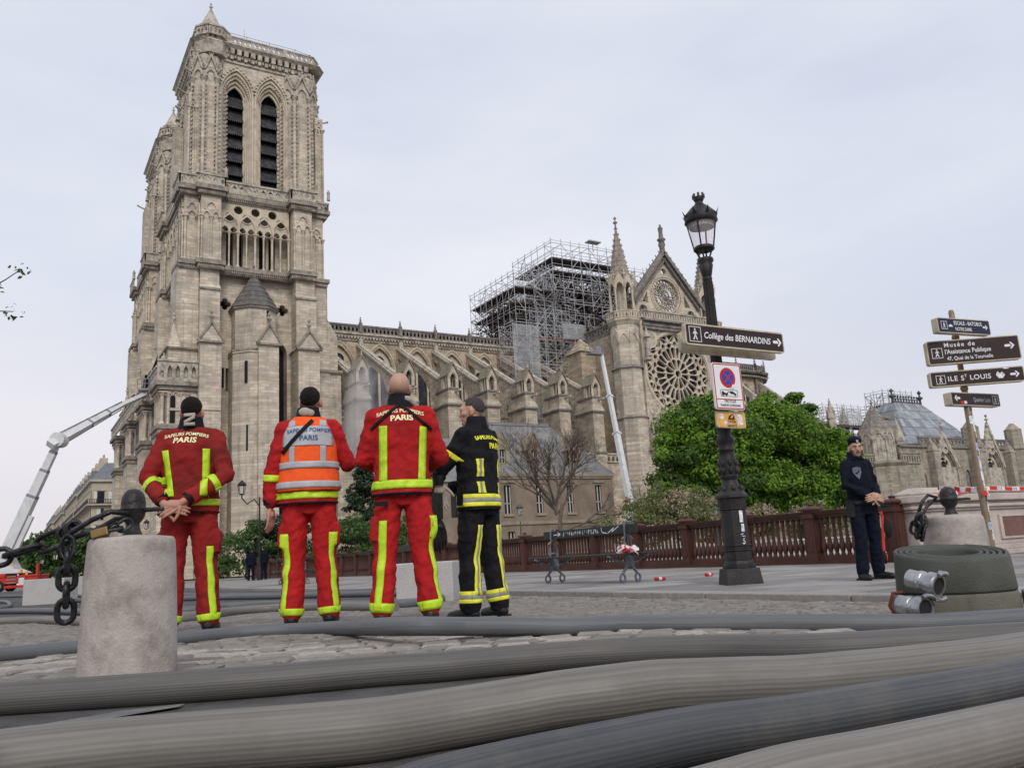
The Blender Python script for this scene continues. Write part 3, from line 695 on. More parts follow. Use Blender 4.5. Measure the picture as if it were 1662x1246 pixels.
    def grow(P, g): cx = sum(p[0] for p in P)/len(P); cy = sum(p[1] for p in P)/len(P); return [(x+g*(1 if x > cx else -1), y+g*(1 if y > cy else -1)) for x, y in P]
    c.frustum(lo, 65.3, 65.6); c.frustum(grow(lo,-.15), 65.6, 66.6)
    c.frustum(grow(lo,.35), 67.1, 67.5, grow(lo,.75)); c.frustum(grow(lo,.75), 67.5, 67.8, grow(lo,.2)); c.frustum(grow(lo,.15), 67.8, 68.0)
    n = 15
    for i in range(n):
        x = 19.2+(31.6-19.2)*i/(n-1); c.box(x-.27, x+.27, 99.75, 100.5, 66.35, 67.15); c.box(x-.2, x+.2, 99.95, 100.5, 65.7, 66.35); c.ball((x+.45,100.1,66.05), .22, 5, 4)
        y = 101.6+(113-101.6)*i/(n-1); c.box(17.05, 17.7, y-.25, y+.25, 66.35, 67.15); c.box(17.25, 17.7, y-.18, y+.18, 65.7, 66.35)
    c.build('cornice', 'carved_stone', tw)
    q = MB(); g = grow(lo, .1)
    balustrade(q, [g[0],g[1],g[2],g[3]], 68.0, 68.95, .62, .18); balustrade(q, [g[3],g[4],g[5],g[0]], 68.0, 68.95, .62, .18)
    for (x,y) in ((21.5,100.05),(28.8,100.05),(33.4,101.3)): q.box(x-.3, x+.3, y-.12, y+.4, 67.9, 69.0)
    q.build('parapet', 'carved_stone', tw)
    # south-west corner lantern with round cone
    s = MB(); s.frustum(octa(19.6,101.4,2.2), 65.6, 67.2, octa(19.6,101.4,2.5)); s.frustum(octa(19.6,101.4,2.55), 67.2, 67.7, octa(19.6,101.4,2.0))
    balustrade(s, octa(19.6,101.4,2.1)[::-1], 68.2, 69.4, .6, .15, closed=True)
    s.lathe([(1.5,67.7),(1.5,70.2),(1.62,70.3),(1.62,70.5),(1.35,70.6)], (19.5,101.9,0), 16); s.lathe([(1.35,70.6),(.12,73.4)], (19.5,101.9,0), 16); finial(s, 19.5, 101.9, 73.2, 1.2)
    s.build('corner_lantern', 'carved_stone', tw)
    r = MB(); r.add([(20.5,102.5,68.9),(24.0,102.5,68.9),(21.2,104,70.6)], [(0,1,2)]); r.build('stair_hood', 'lead_dark', tw)
    # thin guard rail on the tower roof
    r = MB(); z = 69.9
    pts = [(21,101.2),(24,101.2),(27,101.2),(30.5,101.2),(32.6,101.6)]
    for i in range(len(pts)-1): r.cyl((*pts[i],z+.3), (*pts[i+1],z+.3), .025, n=4); r.cyl((*pts[i],z-.3), (*pts[i+1],z-.3), .02, n=4)
    for (x,y) in pts: r.cyl((x,y,68.5), (x,y,z+.4), .035, n=4)
    r.cyl((24.3,104,68.5), (24.3,104,73.2), .04, .02, n=4); r.tube([(30.6,101.1,69.3),(32.6,101.1,69.9),(32.6,101.1,68.6)], .1, 5)
    r.build('roof_guard_rail', 'lead_dark', tw)
    return tw
tower = make_tower()
tower2 = copy_tree(tower, loc=(0, 28.6, 0))
# ---------------------------------------------------------------- west front between and below the towers
wf = MB()
wf.box(17.2, 19.5, 114, 130, 20, 44)
wf.box(16.6, 17.4, 100, 143, 17.6, 25.7)
for y0 in (97.7, 110.4, 124.9, 138.9):           # buttress feet of the west front
    wf.box(14.0, 16.9, y0, y0+4.6, 0, 16.3)
for y0, y1 in ((102.3,110.4),(115,124.9),(129.5,138.9)):
    yc = (y0+y1)/2; wf.panel(FW(16.0), [(-y1,0),(-y0,0),(-y0,16.3),(-y1,16.3)], [opening(-yc, 0, 6.5, 6.2, 1.05, 8)], 0, .6)
    for i in range(4): wf.panel(FW(16.0), arch_band(-yc, 0, 6.5, 6.4-.8*i, 5.6-.8*i, 1.05, 8), (), -.1+.5*i, .45+.5*i)
wf.box(16.0, 17.4, 97.9, 143, 16.3, 17.0)
fac = wf.build('west_front', 'limestone', cath)
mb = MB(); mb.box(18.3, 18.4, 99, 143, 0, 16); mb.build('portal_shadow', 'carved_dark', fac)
led = MB()
for z0, z1, p in ((16.0,17.0,.35),(20.9,21.9,.55)):
    for y0 in (97.7, 110.4, 124.9, 138.9): lbox(led, 14.0, 17.8, y0, y0+4.6, z0, z1, p)
    lbox(led, 15.2, 17.8, 98, 143, z0, z1, p*.8)
led.build('string_course', 'carved_mid', fac)
gal = MB(); gal.box(16.2, 17.6, 98, 143, 17, 21)
for y0 in (97.7, 110.4, 124.9, 138.9):
    gal.box(15.2, 17.0, y0+.5, y0+4.1, 17, 21)
    for (x, y) in ((14.25,y0+.2),(14.25,y0+4.4),(14.25,y0+1.6),(14.25,y0+3.0)): shaft(gal, x, y, 17.05, 20.3, .2)
    for x in (14.9, 16.2, 16.95): shaft(gal, x, y0+.15, 17.05, 20.2, .12)
    for j in range(3): gal.panel(FS(y0+.05), arch_band(14.9+.75*j, 20.3, 20.3, .7, .5, 1, 4), (), -.1, .1)
gal.build('kings_gallery', 'tracery_stone', fac)
mb = MB(); rng = random.Random(4)
for i in range(26):
    y = 99.2+i*1.66; statue(mb, 15.0 if i%8 in (0,1,2) else 15.4, y, 17.1, 3.1); mb.cyl((15.0,y+.83,17.1), (15.0,y+.83,20.2), .14, n=6)
    mb.panel(FW(14.95), arch_band(-y, 20.2, 20.2, 1.5, 1.1, .9, 4), (), -.1, .3)
build_split(mb, 'kings_statue', 'carved_dark', fac, 0)
mb = MB(); balustrade(mb, [(13.6,144),(13.6,97.5)], 21.95, 23.5, .9); balustrade(mb, [(13.6,97.3),(17.9,97.3)], 21.95, 24.2, .8, diamond=False)
for y in (99.4, 112.7, 127): statue(mb, 14.6, y, 23.4, 2.3)
build_split(mb, 'virgin_balustrade', 'carved_stone', fac, .2)
mb = MB(); mb.panel(FS(97.72), opening(15.35, 17.2, 20.0, .55, 1, 4), (), -.02, .05); mb.build('gallery_recess', 'void_dark', fac)
# ---------------------------------------------------------------- nave
BX = [37.0, 43.35, 49.7, 55.6, 61.6, 67.3, 73.2]
YN = 112.5
def tall_window(par, F, uc, z0, zs, w, q=1.0, d=.45, tr='tracery_stone', order=True):
    o = MB(); o.panel(F, opening(uc, z0, zs, w, q), (), d+.22, d+.3); g = o.build('window', 'dark_glass', par)
    t = MB(); ap = arch_top(w, q); r = w*.23
    holes = [[(uc+s*w*.235-w*.19, z0+.15), (uc+s*w*.235+w*.19, z0+.15)]+arch(uc+s*w*.235, zs-w*.12, w*.38, .95, 6) for s in (-1,1)]
    holes.append(circ(uc, zs+ap*.40, r, 14)); 
    t.panel(F, opening(uc, z0, zs, w-.03, q), holes, d, d+.16)
    if order:
        for i in range(3): t.panel(F, arch_band(uc, z0, zs, w*(1.24-.08*i), w*(1.16-.08*i), q, 9), (), -.1+.17*i, .1+.17*i)
    t.build('tracery', tr, g)
    return g
mb = MB(); wc = [40.2, 46.5, 52.65, 58.6, 64.4, 70.2, 76.5]
mb.panel(FS(YN), rect(33.8, 81, 13, 33.5), [opening(c, 20.8, 28.7, 3.9, .95) for c in wc], 0, 1.2)
for x in BX: mb.box(x-.55, x+.55, YN-.35, YN+.2, 13, 32.2)
nave = mb.build('nave_wall', 'limestone_warm', cath)
for c in wc: tall_window(nave, FS(YN), c, 20.8, 28.7, 3.9, .95, d=.5)
mb = MB(); mb.box(33.8, 81, YN-.35, YN+.3, 33.3, 33.6); mb.box(33.8, 81, YN-.6, YN+.3, 33.62, 33.95)
for i in range(95): mb.box(34+i*.49, 34.25+i*.49, YN-.5, YN-.3, 33.0, 33.3)
mb.box(33.8, 81, YN-.2, YN, 32.7, 32.95); mb.build('nave_cornice', 'carved_stone', nave)
mb = MB(); balustrade(mb, [(33.8,YN-.45),(81,YN-.45)], 33.95, 34.95, .62, .18, diamond=False)
for x in BX+[79.2]: mb.box(x-.22, x+.22, YN-.72, YN-.2, 33.95, 35.2); mb.spike([(x-.26,YN-.76),(x+.26,YN-.76),(x+.26,YN-.2),(x-.26,YN-.2)], 35.2, (x,YN-.48,36.0)); finial(mb, x, YN-.48, 35.5, .9)
mb.build('nave_balustrade', 'carved_dark', nave)
mb = MB(); mb.box(33.8, 81, YN-.1, YN+.5, 35.0, 35.25); mb.box(33.8, 81, YN+.1, YN+.6, 33.95, 35.0); mb.box(34,81,YN+14,YN+15,13,33.9); build_split(mb, 'burnt_gutter', 'charred', nave, 0)
# aisle and tribune walls, chapel walls between the piers
mb = MB(); mb.box(33.8, 81, 104.5, 105.5, 0, 19.5); mb.add([(33.8,104.3,19.5),(81,104.3,19.5),(81,YN,21.4),(33.8,YN,21.4)], [(0,1,2,3)])
mb.box(34, 78, 96.4, 97.4, 0, 13); mb.add([(34,96.3,13),(78,96.3,13),(78,104.5,14.5),(34,104.5,14.5)], [(0,1,2,3)])
ais = build_split(mb, 'aisle_wall', 'limestone_old', cath)[0]
mb = MB(); balustrade(mb, [(34,96.2),(78,96.2)], 13.02, 14.2, .8, diamond=False); balustrade(mb, [(34,104.2),(81,104.2)], 19.55, 20.5, .8, diamond=False); build_split(mb, 'aisle_balustrade', 'carved_stone', ais)
for i, c in enumerate(wc[:6]):
    tall_window(ais, FS(104.5), c, 15, 17.6, 2.6, d=-.18, order=False); tall_window(ais, FS(96.4), c, 4.5, 9.2, 3.6, d=-.18, order=False)
# flying buttresses
def flyer():
    m = MB(); hw = .5
    top = [(YN+.2, 32.3), (97.6, 23.9)]
    def zt(y): return 23.9+(y-97.6)*(32.3-23.9)/(YN+.2-97.6)
    n = 10; low = []
    for i in range(n+1):
        y = 98.9+(YN-.3-98.9)*i/n; t = i/n; low.append((y, min(zt(y)-1.5, 18.6+(31.0-18.6)*sin(t*pi/2)**.85)))
    side = [(YN, zt(YN)-.35), (97.7, zt(97.7)-.35)]+[(98.9, 18.6)]+low[1:]
    tri = tessellate_polygon([[Vector((y,z,0)) for y,z in side]]); ns = len(side)
    m.add([(-hw,y,z) for y,z in side]+[(hw,y,z) for y,z in side], [tuple(t) for t in tri]+[tuple(i+ns for i in t) for t in tri]+[(i,(i+1)%ns,ns+(i+1)%ns,ns+i) for i in range(ns)])
    p0, p1 = Vector((0,YN,zt(YN))), Vector((0,97.7,zt(97.7))); d = (p1-p0)
    return m, p0, p1
def make_flyer(x, small=False):
    m, p0, p1 = flyer()
    m.v = [(a+x,b,c) for a,b,c in m.v]
    # pier with weathered set-offs
    m.box(x-.95, x+.95, 95.3, 99.6, 0, 20.6); m.box(x-.8, x+.8, 95.35, 99, 20.6, 22.6)
    m.add([(x-1.1,95.05,20.5),(x+1.1,95.05,20.5),(x+1.1,99.8,20.5),(x-1.1,99.8,20.5),(x-.75,95.4,21.5),(x+.75,95.4,21.5),(x+.75,99,22.6),(x-.75,99,22.6)], [(0,1,5,4),(1,2,6,5),(3,0,4,7),(0,3,2,1)])
    m.box(x-.72, x+.72, 97.3, 99, 22.5, 24.0)
    f = m.build('flying_buttress', 'limestone_old', cath)
    c = MB(); d = (p1-p0).normalized(); mid = (p0+p1)/2+Vector((x,0,-.15)); up = Vector((1,0,0)).cross(d).normalized(); up = up if up.z > 0 else -up
    L_ = (p1-p0).length/2
    c.obox(mid, d*L_, Vector((.62,0,0)), up*.13); c.obox(mid+up*.2, d*(L_-.1), Vector((.34,0,0)), up*.1); c.box(x-.3, x+.3, YN-.7, YN, 31.9, 33.0); c.build('coping', 'carved_stone', f)
    l = MB(); l.box(x-1.15,x+1.15,95.0,99.85,20.25,20.5); l.box(x-.95,x+.95,95.2,99.1,22.4,22.62); l.box(x-1.05,x+1.05,95.15,95.3,14.2,14.5); build_split(l, 'weathered_ledge', 'carved_dark', f, 0)
    # aedicule: gabled niche on four little columns
    a = MB(); F = FS(95.45)
    for sx in (-.62, .62):
        for y in (95.7, 96.9): shaft(a, x+sx, y, 22.6, 24.0, .13)
    a.panel(FS(95.45), [(x-.8,22.5),(x-.8,24.5),(x,26.05),(x+.8,24.5),(x+.8,22.5)], [opening(x, 22.7, 23.9, .78, .95, 5)], 0, .3)
    a.panel(FR(x-.8, 97.4, -pi/2), [(0,22.5),(1.9,22.5),(1.9,24.5),(0,24.5)], [opening(.95, 22.7, 23.9, .7, .95, 5)], 0, .2)
    a.panel(FS(95.42), arch_band(x, 24.0, 24.0, 1.1, .8, .95, 5), (), -.1, .1); finial(a, x, 95.5, 25.9, .8)
    a.box(x-.75, x+.75, 97.2, 97.4, 22.5, 24.4)
    a.build('aedicule', 'tracery_stone', f)
    r = MB(); r.add([(x-.98,95.2,24.3),(x,95.2,26.15),(x+.98,95.2,24.3),(x-.98,97.9,24.3),(x,97.9,26.15),(x+.98,97.9,24.3),(x-.86,95.2,24.25),(x,95.2,25.9),(x+.86,95.2,24.25)], [(0,1,4,3),(1,2,5,4),(0,6,7,1),(1,7,8,2),(3,4,5)])
    for s in (-1,1): crockets(r, (x+s*.95,95.3,24.45), (x,95.3,26.0), 3, (s*.7,0,.7), .09)
    r.build('aedicule_roof', 'moss_stone', f)
    g = MB(); gargoyle(g, (x+.2,95.3,22.1), (.3,-1,-.1), 1.0); g.build('gargoyle', 'carved_stone', f)
    return f
fly0 = make_flyer(BX[0])
for x in BX[1:]: copy_tree(fly0, loc=(x-BX[0], 0, 0))
# ---------------------------------------------------------------- south transept
XT, YT = 89.5, 95.0
tr = MB()
tr.panel(FS(YT), rect(82.4, 96.8, 0, 35.2), [circ(XT, 27.0, 6.5, 40), [(XT-6.3,15.8),(XT+6.3,15.8),(XT+6.3,19.5),(XT-6.3,19.5)]], 0, 1.0)
tr.box(81.6, 82.6, YT+1.5, YN+3, 0, 34.6); tr.box(96.4, 97.4, YT+1.5, YN+3, 0, 34.6)
tr.panel(FS(YT+1.2), [(82.6,36),(96.6,36),(97.2,38.6),(XT,47.2),(81.9,38.6)], [circ(XT, 40.2, 2.75, 28), circ(84.5, 37.3, .85, 14), circ(94.6, 37.3, .85, 14), [(84.4,38.6),(85.6,38.6),(85.6,40.6)], [(93.4,38.6),(94.7,38.6),(93.4,40.6)], circ(XT,44.3,.55,12)], 0, .8)
tran = tr.build('transept', 'limestone', cath)
# big rose: twelve petals twice over in cut stone, dark glass behind
def rose(par, F, cx, cz, R, n1, open_=False, depth=.35, name='rose_window', m='tracery_stone'):
    t = MB(); holes = [circ(cx, cz, R*.085, 14)]
    def pol(r, a): return (cx+r*R*cos(a), cz+r*R*sin(a))
    def petal(r0, r1, a, hw0, hw1, n=5):      # pointed foot, round head
        pts = [pol(r0, a-hw0), ]
        pts += [pol(r0+(r1-r0)*.75, a-hw1)]
        for i in range(n+1):
            q = -pi/2+pi*i/n; rr = r0+(r1-r0)*.75+(r1-r0)*.25*cos(q); pts.append(pol(rr, a+hw1*sin(q)))
        pts += [pol(r0, a+hw0)]
        return pts
    da = 2*pi/n1
    for i in range(n1):
        a = da*i+da/2
        holes.append(petal(.125, .375, a, da*.16, da*.42))
        for s in (-.25, .25): holes.append(petal(.40, .675, a+da*s, da*.14, da*.215))
        holes.append(circ(*pol(.73, a), R*.07, 10))
        for s in (-.25, .25): holes.append(petal(.82, .985, a+da/2+da*s, da*.11, da*.225, 4))
        holes.append(circ(*pol(.765, a+da/2), R*.058, 8))
    t.panel(F, circ(cx, cz, R*1.0, 48), holes, .3, .3+depth, back=True)
    # raised mouldings
    for r0, r1, d in ((1.04,.985,.02),(.12,.085,.18)): t.panel(F, circ(cx, cz, R*r0, 40), [circ(cx, cz, R*r1, 40)], d, .5)
    for i in range(n1):
        a = da*i; p, q = pol(.12, a), pol(.68, a); t.cyl(F(*p, .26), F(*q, .26), R*.017, n=5)
        a = da*i+da/2
        for s in (-1, 1): pts = [F(*pol(r, a+s*h), .26) for r, h in ((.68,da*.5),(.72,da*.42),(.76,da*.26),(.785,0))]; t.tube(pts, R*.012, 5)
        for s in (-1, 1): pts = [F(*pol(r, a+s*h), .27) for r, h in ((.79,0),(.85,da*.13),(.92,da*.3),(.97,da*.45))]; t.tube(pts, R*.011, 5)
    ro = t.build(name, m, par)
    if not open_:
        g = MB(); g.panel(F, circ(cx, cz, R*.99, 40), (), .3+depth+.1, .3+depth+.15); g.build('rose_glass', 'dark_glass', ro)
    return ro
rose(tran, FS(YT), XT, 27.0, 6.45, 12)
rose(tran, FS(YT+1.2), XT, 40.2, 2.7, 12, True, .3, 'gable_rose', 'carved_stone')
for c in (84.5, 94.6):
    t = MB(); t.panel(FS(YT+1.2), circ(c, 37.3, .84, 14), [quatrefoil(c, 37.3, .7, 4)], .2, .4); t.panel(FS(YT+1.2), circ(c, 37.3, .84, 14), (), .5, .55); t.build('gable_roundel', 'carved_dark', tran)
mb = MB()       # claire-voie below the rose, spandrels, frames
for i in range(16):
    u = XT-6.2+12.4*i/15; x, y, z = FS(YT)(u, 0, .3); mb.cyl((u,y,15.8), (u,y,18.6), .1, n=5)
    if i < 15: mb.panel(FS(YT), arch_band(u+.413, 18.4, 18.4, .83, .55, 1, 4), (), .2, .45)
for sx in (-1, 1):
    c = (XT+sx*5.3, 32.2); mb.panel(FS(YT), circ(*c, 1.5, 18), [quatrefoil(*c, 1.15, 4, 6)], -.06, .15); c2 = (XT+sx*3.0, 33.6); mb.panel(FS(YT), circ(*c2, .62, 12), [quatrefoil(*c2, .5, 4, 3)], -.06, .1)
    c = (XT+sx*5.6, 21.4); mb.panel(FS(YT), circ(*c, 1.2, 16), [quatrefoil(*c, .95, 4, 4)], -.06, .15)
mb.panel(FS(YT), circ(XT, 27.0, 6.95, 44), [circ(XT, 27.0, 6.5, 44)], -.12, .3)
for r in (2.75, 3.15): mb.panel(FS(YT+1.2), circ(XT, 40.2, r+.18, 32), [circ(XT, 40.2, r, 32)], -.12, .2)
for i in range(40):
    a = 2*pi*i/40; mb.obox((XT+3.05*cos(a), YT+1.1, 40.2+3.05*sin(a)), (.08,0,0), (0,.1,0), (0,0,.08))
build_split(mb, 'facade_tracery', 'tracery_stone', tran, .1)
mb = MB(); mb.box(XT-6.4, XT+6.4, YT+.6, YT+.7, 15.8, 19.6); mb.box(XT-6.5, XT+6.5, YT+.9, YT+.95, 20, 34); build_split(mb, 'glazing', 'dark_glass', tran)
mb = MB()
mb.box(82.9, 97.2, YT-.5, YT+.5, 33.7, 34.0); mb.box(82.9, 97.2, YT-.35, YT+.5, 34.3, 34.6); mb.box(82.9, 97.2, YT-.75, YT+1.4, 35.0, 35.3); mb.box(82.9, 97.2, YT-.2, YT+.5, 34.0, 35.0); mb.build('facade_cornice', 'carved_dark', tran)
mb = MB(); balustrade(mb, [(82.9,YT-.65),(97.4,YT-.65)], 35.32, 36.5, .52, .18, diamond=False); mb.build('facade_balustrade', 'carved_stone', tran)
mb = MB()       # gable coping with crockets, statue on the apex
for sx in (-1, 1):
    p0, p1 = Vector((XT+sx*8.0, YT+1.0, 38.2)), Vector((XT, YT+1.0, 47.5)); d = (p1-p0).normalized(); u = Vector((-d.z,0,d.x))*(-sx if False else 1); u = u if u.z > 0 else -u
    mb.obox((p0+p1)/2, d*(p1-p0).length/2, Vector((0,.5,0)), u*.28); crockets(mb, p0+u*.3, p1+u*.3, 11, u, .26)
    mb.obox((p0+p1)/2-u*.9, d*((p1-p0).length/2-.8), Vector((0,.36,0)), u*.1)
mb.lathe([(.5,0),(.42,1.2),(.6,1.5),(.45,2.2),(.7,2.4),(.7,2.6)], (XT,YT+1,47.2), 8); statue(mb, XT, YT+1, 49.8, 2.6); mb.build('gable_coping', 'carved_dark', tran)
def pinnacle_tower(cx, cy, zb, ztip, r, name='corner_pinnacle'):
    p = MB(); p.frustum(octa(cx,cy,r*1.12), 0, 20); p.frustum(octa(cx,cy,r), 20, 27.6); dk = MB(); dk.frustum(octa(cx,cy,r*1.22), 19.6, 20.1, octa(cx,cy,r*1.02)); dk.frustum(octa(cx,cy,r*1.16), 27.3, 27.8, octa(cx,cy,r*.98)); p.frustum(octa(cx,cy,r*.95), 27.6, 34.4)
    p.frustum(octa(cx,cy,r*1.0), 34.2, 34.8, octa(cx,cy,r*1.18)); p.frustum(octa(cx,cy,r*1.18), 34.8, 35.1)
    P = octa(cx,cy,r*.95)
    for i in range(8):       # gablet drips at the head of the shaft
        (xa,ya),(xb,yb) = P[i], P[(i+1)%8]; L_ = hypot(xb-xa,yb-ya); ux, uy = (xb-xa)/L_, (yb-ya)/L_; F = lambda u, v, d=0, xa=xa, ya=ya, ux=ux, uy=uy: (xa+ux*u-uy*d, ya+uy*u+ux*d, v)
        p.panel(F, [(0,31.2),(L_*.2,32),(L_*.5,32.7),(L_*.8,32),(L_,31.2),(L_,33),(L_/2,34.2),(0,33)], (), -.14, .05)
    q = p.build(name, 'limestone', tran); build_split(dk, 'weathered_ledge', 'carved_dark', q)
    a = MB(); balustrade(a, octa(cx,cy,r*1.15)[::-1], 35.12, 36.1, .5, .14, closed=True, diamond=False)
    P = octa(cx,cy,r*.82)
    for (x,y) in P: a.cyl((x,y,35.1), (x,y,40), .16, n=6); a.cyl((x,y,39.8), (x,y,40.3), .18, .34, 6); finial(a, x*1.0+(x-cx)*.12, y+(y-cy)*.12, 41.6, 1.3)
    for i in range(8):
        (xa,ya),(xb,yb) = P[i], P[(i+1)%8]; L_ = hypot(xb-xa,yb-ya); ux, uy = (xb-xa)/L_, (yb-ya)/L_; F = lambda u, v, d=0, xa=xa, ya=ya, ux=ux, uy=uy: (xa+ux*u-uy*d, ya+uy*u+ux*d, v)
        a.panel(F, [(0,40.2)]+[(L_/2-L_*.34,40.2)]+arch(L_/2,40.2,L_*.68,.95,4)[::-1]+[(L_/2+L_*.34,40.2)]+[(L_,40.2),(L_,41.3),(L_/2,42.6),(0,41.3)], (), -.1, .15)
    a.frustum(octa(cx,cy,r*.3), 35, 41); a.frustum(octa(cx,cy,r*.86), 41, 41.3)
    a.build('open_arcade', 'tracery_stone', q)
    s = MB(); N = 11; H = ztip-1.6-41.2
    for k in range(N):
        f0, f1 = 1-k/N, 1-(k+1)/N; s.frustum(octa(cx,cy,r*.8*f0+.06), 41.2+H*k/N, 41.2+H*(k+1)/N+.01, octa(cx,cy,r*.8*f1+.02))
    for i in range(8):
        a_ = 2*pi*i/8+pi/8; crockets(s, (cx+r*.8*cos(a_),cy+r*.8*sin(a_),41.4), (cx,cy,ztip-1.6), 10, (cos(a_)*.8,sin(a_)*.8,.5), .12)
    finial(s, cx, cy, ztip-1.8, 1.9); s.build('stone_spire', 'carved_mid', q)
    return q
pinnacle_tower(80.6, 96.6, 35, 52.4, 2.3); pinnacle_tower(98.3, 96.6, 35, 50.5, 2.1)
mb = MB()
for (x, z, h) in ((84.3,38.5,5.2),(95.0,38.5,4.8)): mb.frustum(octa(x,97.4,.55), 36, z+1.5); mb.spike(octa(x,97.4,.62), z+1.5, (x,97.4,z+h)); finial(mb, x, 97.4, z+h-.3, .8)
mb.panel(FS(92.9), [(81.3,15),(82.9,15),(82.9,18.2),(82.1,20.2),(81.3,18.2)], [opening(82.1,15.2,17.4,1.0,.95,5)], 0, .5); statue(mb, 82.1, 93.7, 15.2, 2.2); mb.box(81.2,83.0,92.8,94.4,14.6,15); statue(mb, 83.0, 94.3, 29.2, 2.6); mb.box(82.5,83.5,94.0,95,28.6,29.1)
mb.spike(octa(83.0,94.3,.55), 32.2, (83,94.4,34)); 
for x in (84.6, 88, 91.4, 94.6): mb.panel(FS(YT-.5), [(x-1.3,9),(x-1.1,9),(x,13.4),(x+1.1,9),(x+1.3,9),(x,14.6)], (), 0, .3); mb.box(x-1.2, x+1.2, YT-.3, YT+.1, 8.6, 9.0)
build_split(mb, 'facade_sculpture', 'carved_stone', tran, .15)
mb = MB(); balustrade(mb, [(81.3,YN+3),(81.3,99)], 34.62, 36.0, .8, .2, diamond=False); mb.box(81.1,82.2,98.5,YN+3,33.6,34.0); mb.box(80.95,82.2,98.5,YN+3,34.0,34.6)
for y in (YN-1, 106, 101): statue(mb, 81.3, y, 36, 1.5)
mb.build('transept_balustrade', 'carved_dark', tran)
mb = MB()       # west side wall of the transept: stair block and buttress
mb.box(76.6, 79.5, 103, 112.4, 0, 31.6); mb.spike([(76.3,102.7),(79.8,102.7),(79.8,107),(76.3,107)], 31.6, (78,104.8,34.2)); mb.box(79.4, 81.7, 98.6, 112, 0, 33.4)
build_split(mb, 'stair_block', 'limestone_warm', tran)
# scorched timbers still hanging behind the gable
mb = MB(); rng = random.Random(12)
for i in range(26):
    x = rng.uniform(83,96); y = rng.uniform(97.5,112); z = rng.uniform(35,39); mb.obox((x,y,z), (rng.uniform(-2,2),rng.uniform(-1,1),rng.uniform(-1.2,1.6)), (0,.14,0), (0,0,.14))
mb.build('burnt_timber', 'charred', tran, kind='stuff')
# ---------------------------------------------------------------- choir and apse
ch = MB()
apse = [(97,YN),(126,YN)]+[(126+6.6*sin(a), YN+7-7*cos(a)) for a in [pi*i/6 for i in range(1,6)]]+[(126,YN+14),(97,YN+14)]
cwin = [102.3, 107.6, 112.9, 118.2, 123.2]
ch.panel(FS(YN), rect(97,126,0,33.2), [opening(c, 21, 28.6, 2.8, 1.0) for c in cwin], 0, .8); ch.frustum(apse[1:-1], 0, 33.2, cap=False)
choir = ch.build('choir', 'limestone_warm', cath)
for c in cwin: tall_window(choir, FS(YN), c, 21, 28.6, 2.8, d=.3, order=True)
mb = MB()
A2 = [(97,YN-.5)]+[(x,YN-.5) if abs(y-YN)<.01 else (126+(x-126)*1.08, YN+7+(y-YN-7)*1.08) for x,y in apse[1:-2]]
for i in range(len(A2)-1):
    (xa,ya),(xb,yb) = A2[i],A2[i+1]; L_ = hypot(xb-xa,yb-ya); d = Vector((xb-xa,yb-ya,0))/L_; n_ = Vector((d.y,-d.x,0))
    for z0, z1, p in ((32.2,32.5,.1),(33.2,33.5,.35),(33.0,33.2,.2)): mb.obox(((xa+xb)/2,(ya+yb)/2,(z0+z1)/2), d*(L_/2+.1), n_*(.4+p), (0,0,(z1-z0)/2+eps()))
    balustrade(mb, [(xa,ya),(xb,yb)], 33.55, 34.7, .55, .16, diamond=False)
    for (x,y) in ((xa,ya),): mb.frustum(octa(x,y,.25), 33.5, 35.2); finial(mb, x, y, 35.1, 1.1)
for c in (99.7,105,110.3,115.6,120.8,126): mb.cyl((c,YN-.3,22), (c,YN-.3,32.4), .32, n=6); mb.frustum(octa(c,YN-.5,.25),33.5,35.1); finial(mb, c, YN-.5, 35.0, 1.1)
gargoyle(mb, (132,YN+4,33.2), (1,-.3,0), 2.0); gargoyle(mb, (126.5,YN-.5,33.2), (.5,-1,0), 1.4)
mb.build('choir_balustrade', 'carved_dark', choir)
mb = MB(); mb.box(97,126,YN-.1,YN+.4,34.7,34.9); mb.box(97,126,YN+.2,YN+.7,33.3,34.7); mb.build('burnt_gutter', 'charred', choir)
mb = MB(); mb.box(97,136,103,104,0,16); mb.add([(97,103,16),(136,103,16),(132,YN,20),(97,YN,20)], [(0,1,2,3)]); mb.box(97,133,95.5,96.5,0,11); mb.frustum([(126+14*sin(a), YN+7-22*cos(a)) for a in [pi*i/8 for i in range(0,9)]], 0, 13); build_split(mb, 'choir_aisle', 'limestone_old', choir)
def choir_flyer(x, y, ang, ztip):
    m = MB(); d = Vector((sin(ang), -cos(ang), 0)); s = Vector((d.y,-d.x,0)); b = Vector((x,y,0))
    for k in range(9):      # long straight flier in the section of a rail
        t0, t1 = k/9, (k+1)/9
        p0, p1 = b+d*(14*t0)+Vector((0,0,30.5-11.5*t0)), b+d*(14*t1)+Vector((0,0,30.5-11.5*t1)); m.obox((p0+p1)/2, (p1-p0)/2*1.02, s*.4, Vector((0,0,.45+.9*abs(t0-.45))))
    e = b+d*14; m.frustum([tuple((e+s*i+d*j)[:2]) for i,j in ((-.9,-1.2),(.9,-1.2),(.9,1.2),(-.9,1.2))], 0, 19.5)
    m.frustum(octa(e.x,e.y,.85,4,ang), 19.5, 22); m.frustum(octa(e.x,e.y,1.0,4,ang), 21.8, 22.2); m.spike(octa(e.x,e.y,.78,8), 22.2, (e.x,e.y,ztip))
    for i in range(4): a = 2*pi*i/4+ang; q = (e.x+.75*cos(a), e.y+.75*sin(a)); m.spike(octa(*q,.22,4), 22, (*q,24)); crockets(m, (e.x+.7*cos(a),e.y+.7*sin(a),22.4), (e.x,e.y,ztip), 9, (cos(a),sin(a),.3), .1)
    finial(m, e.x, e.y, ztip-.3, 1.0); return m.build('choir_flying_buttress', 'carved_stone', choir)
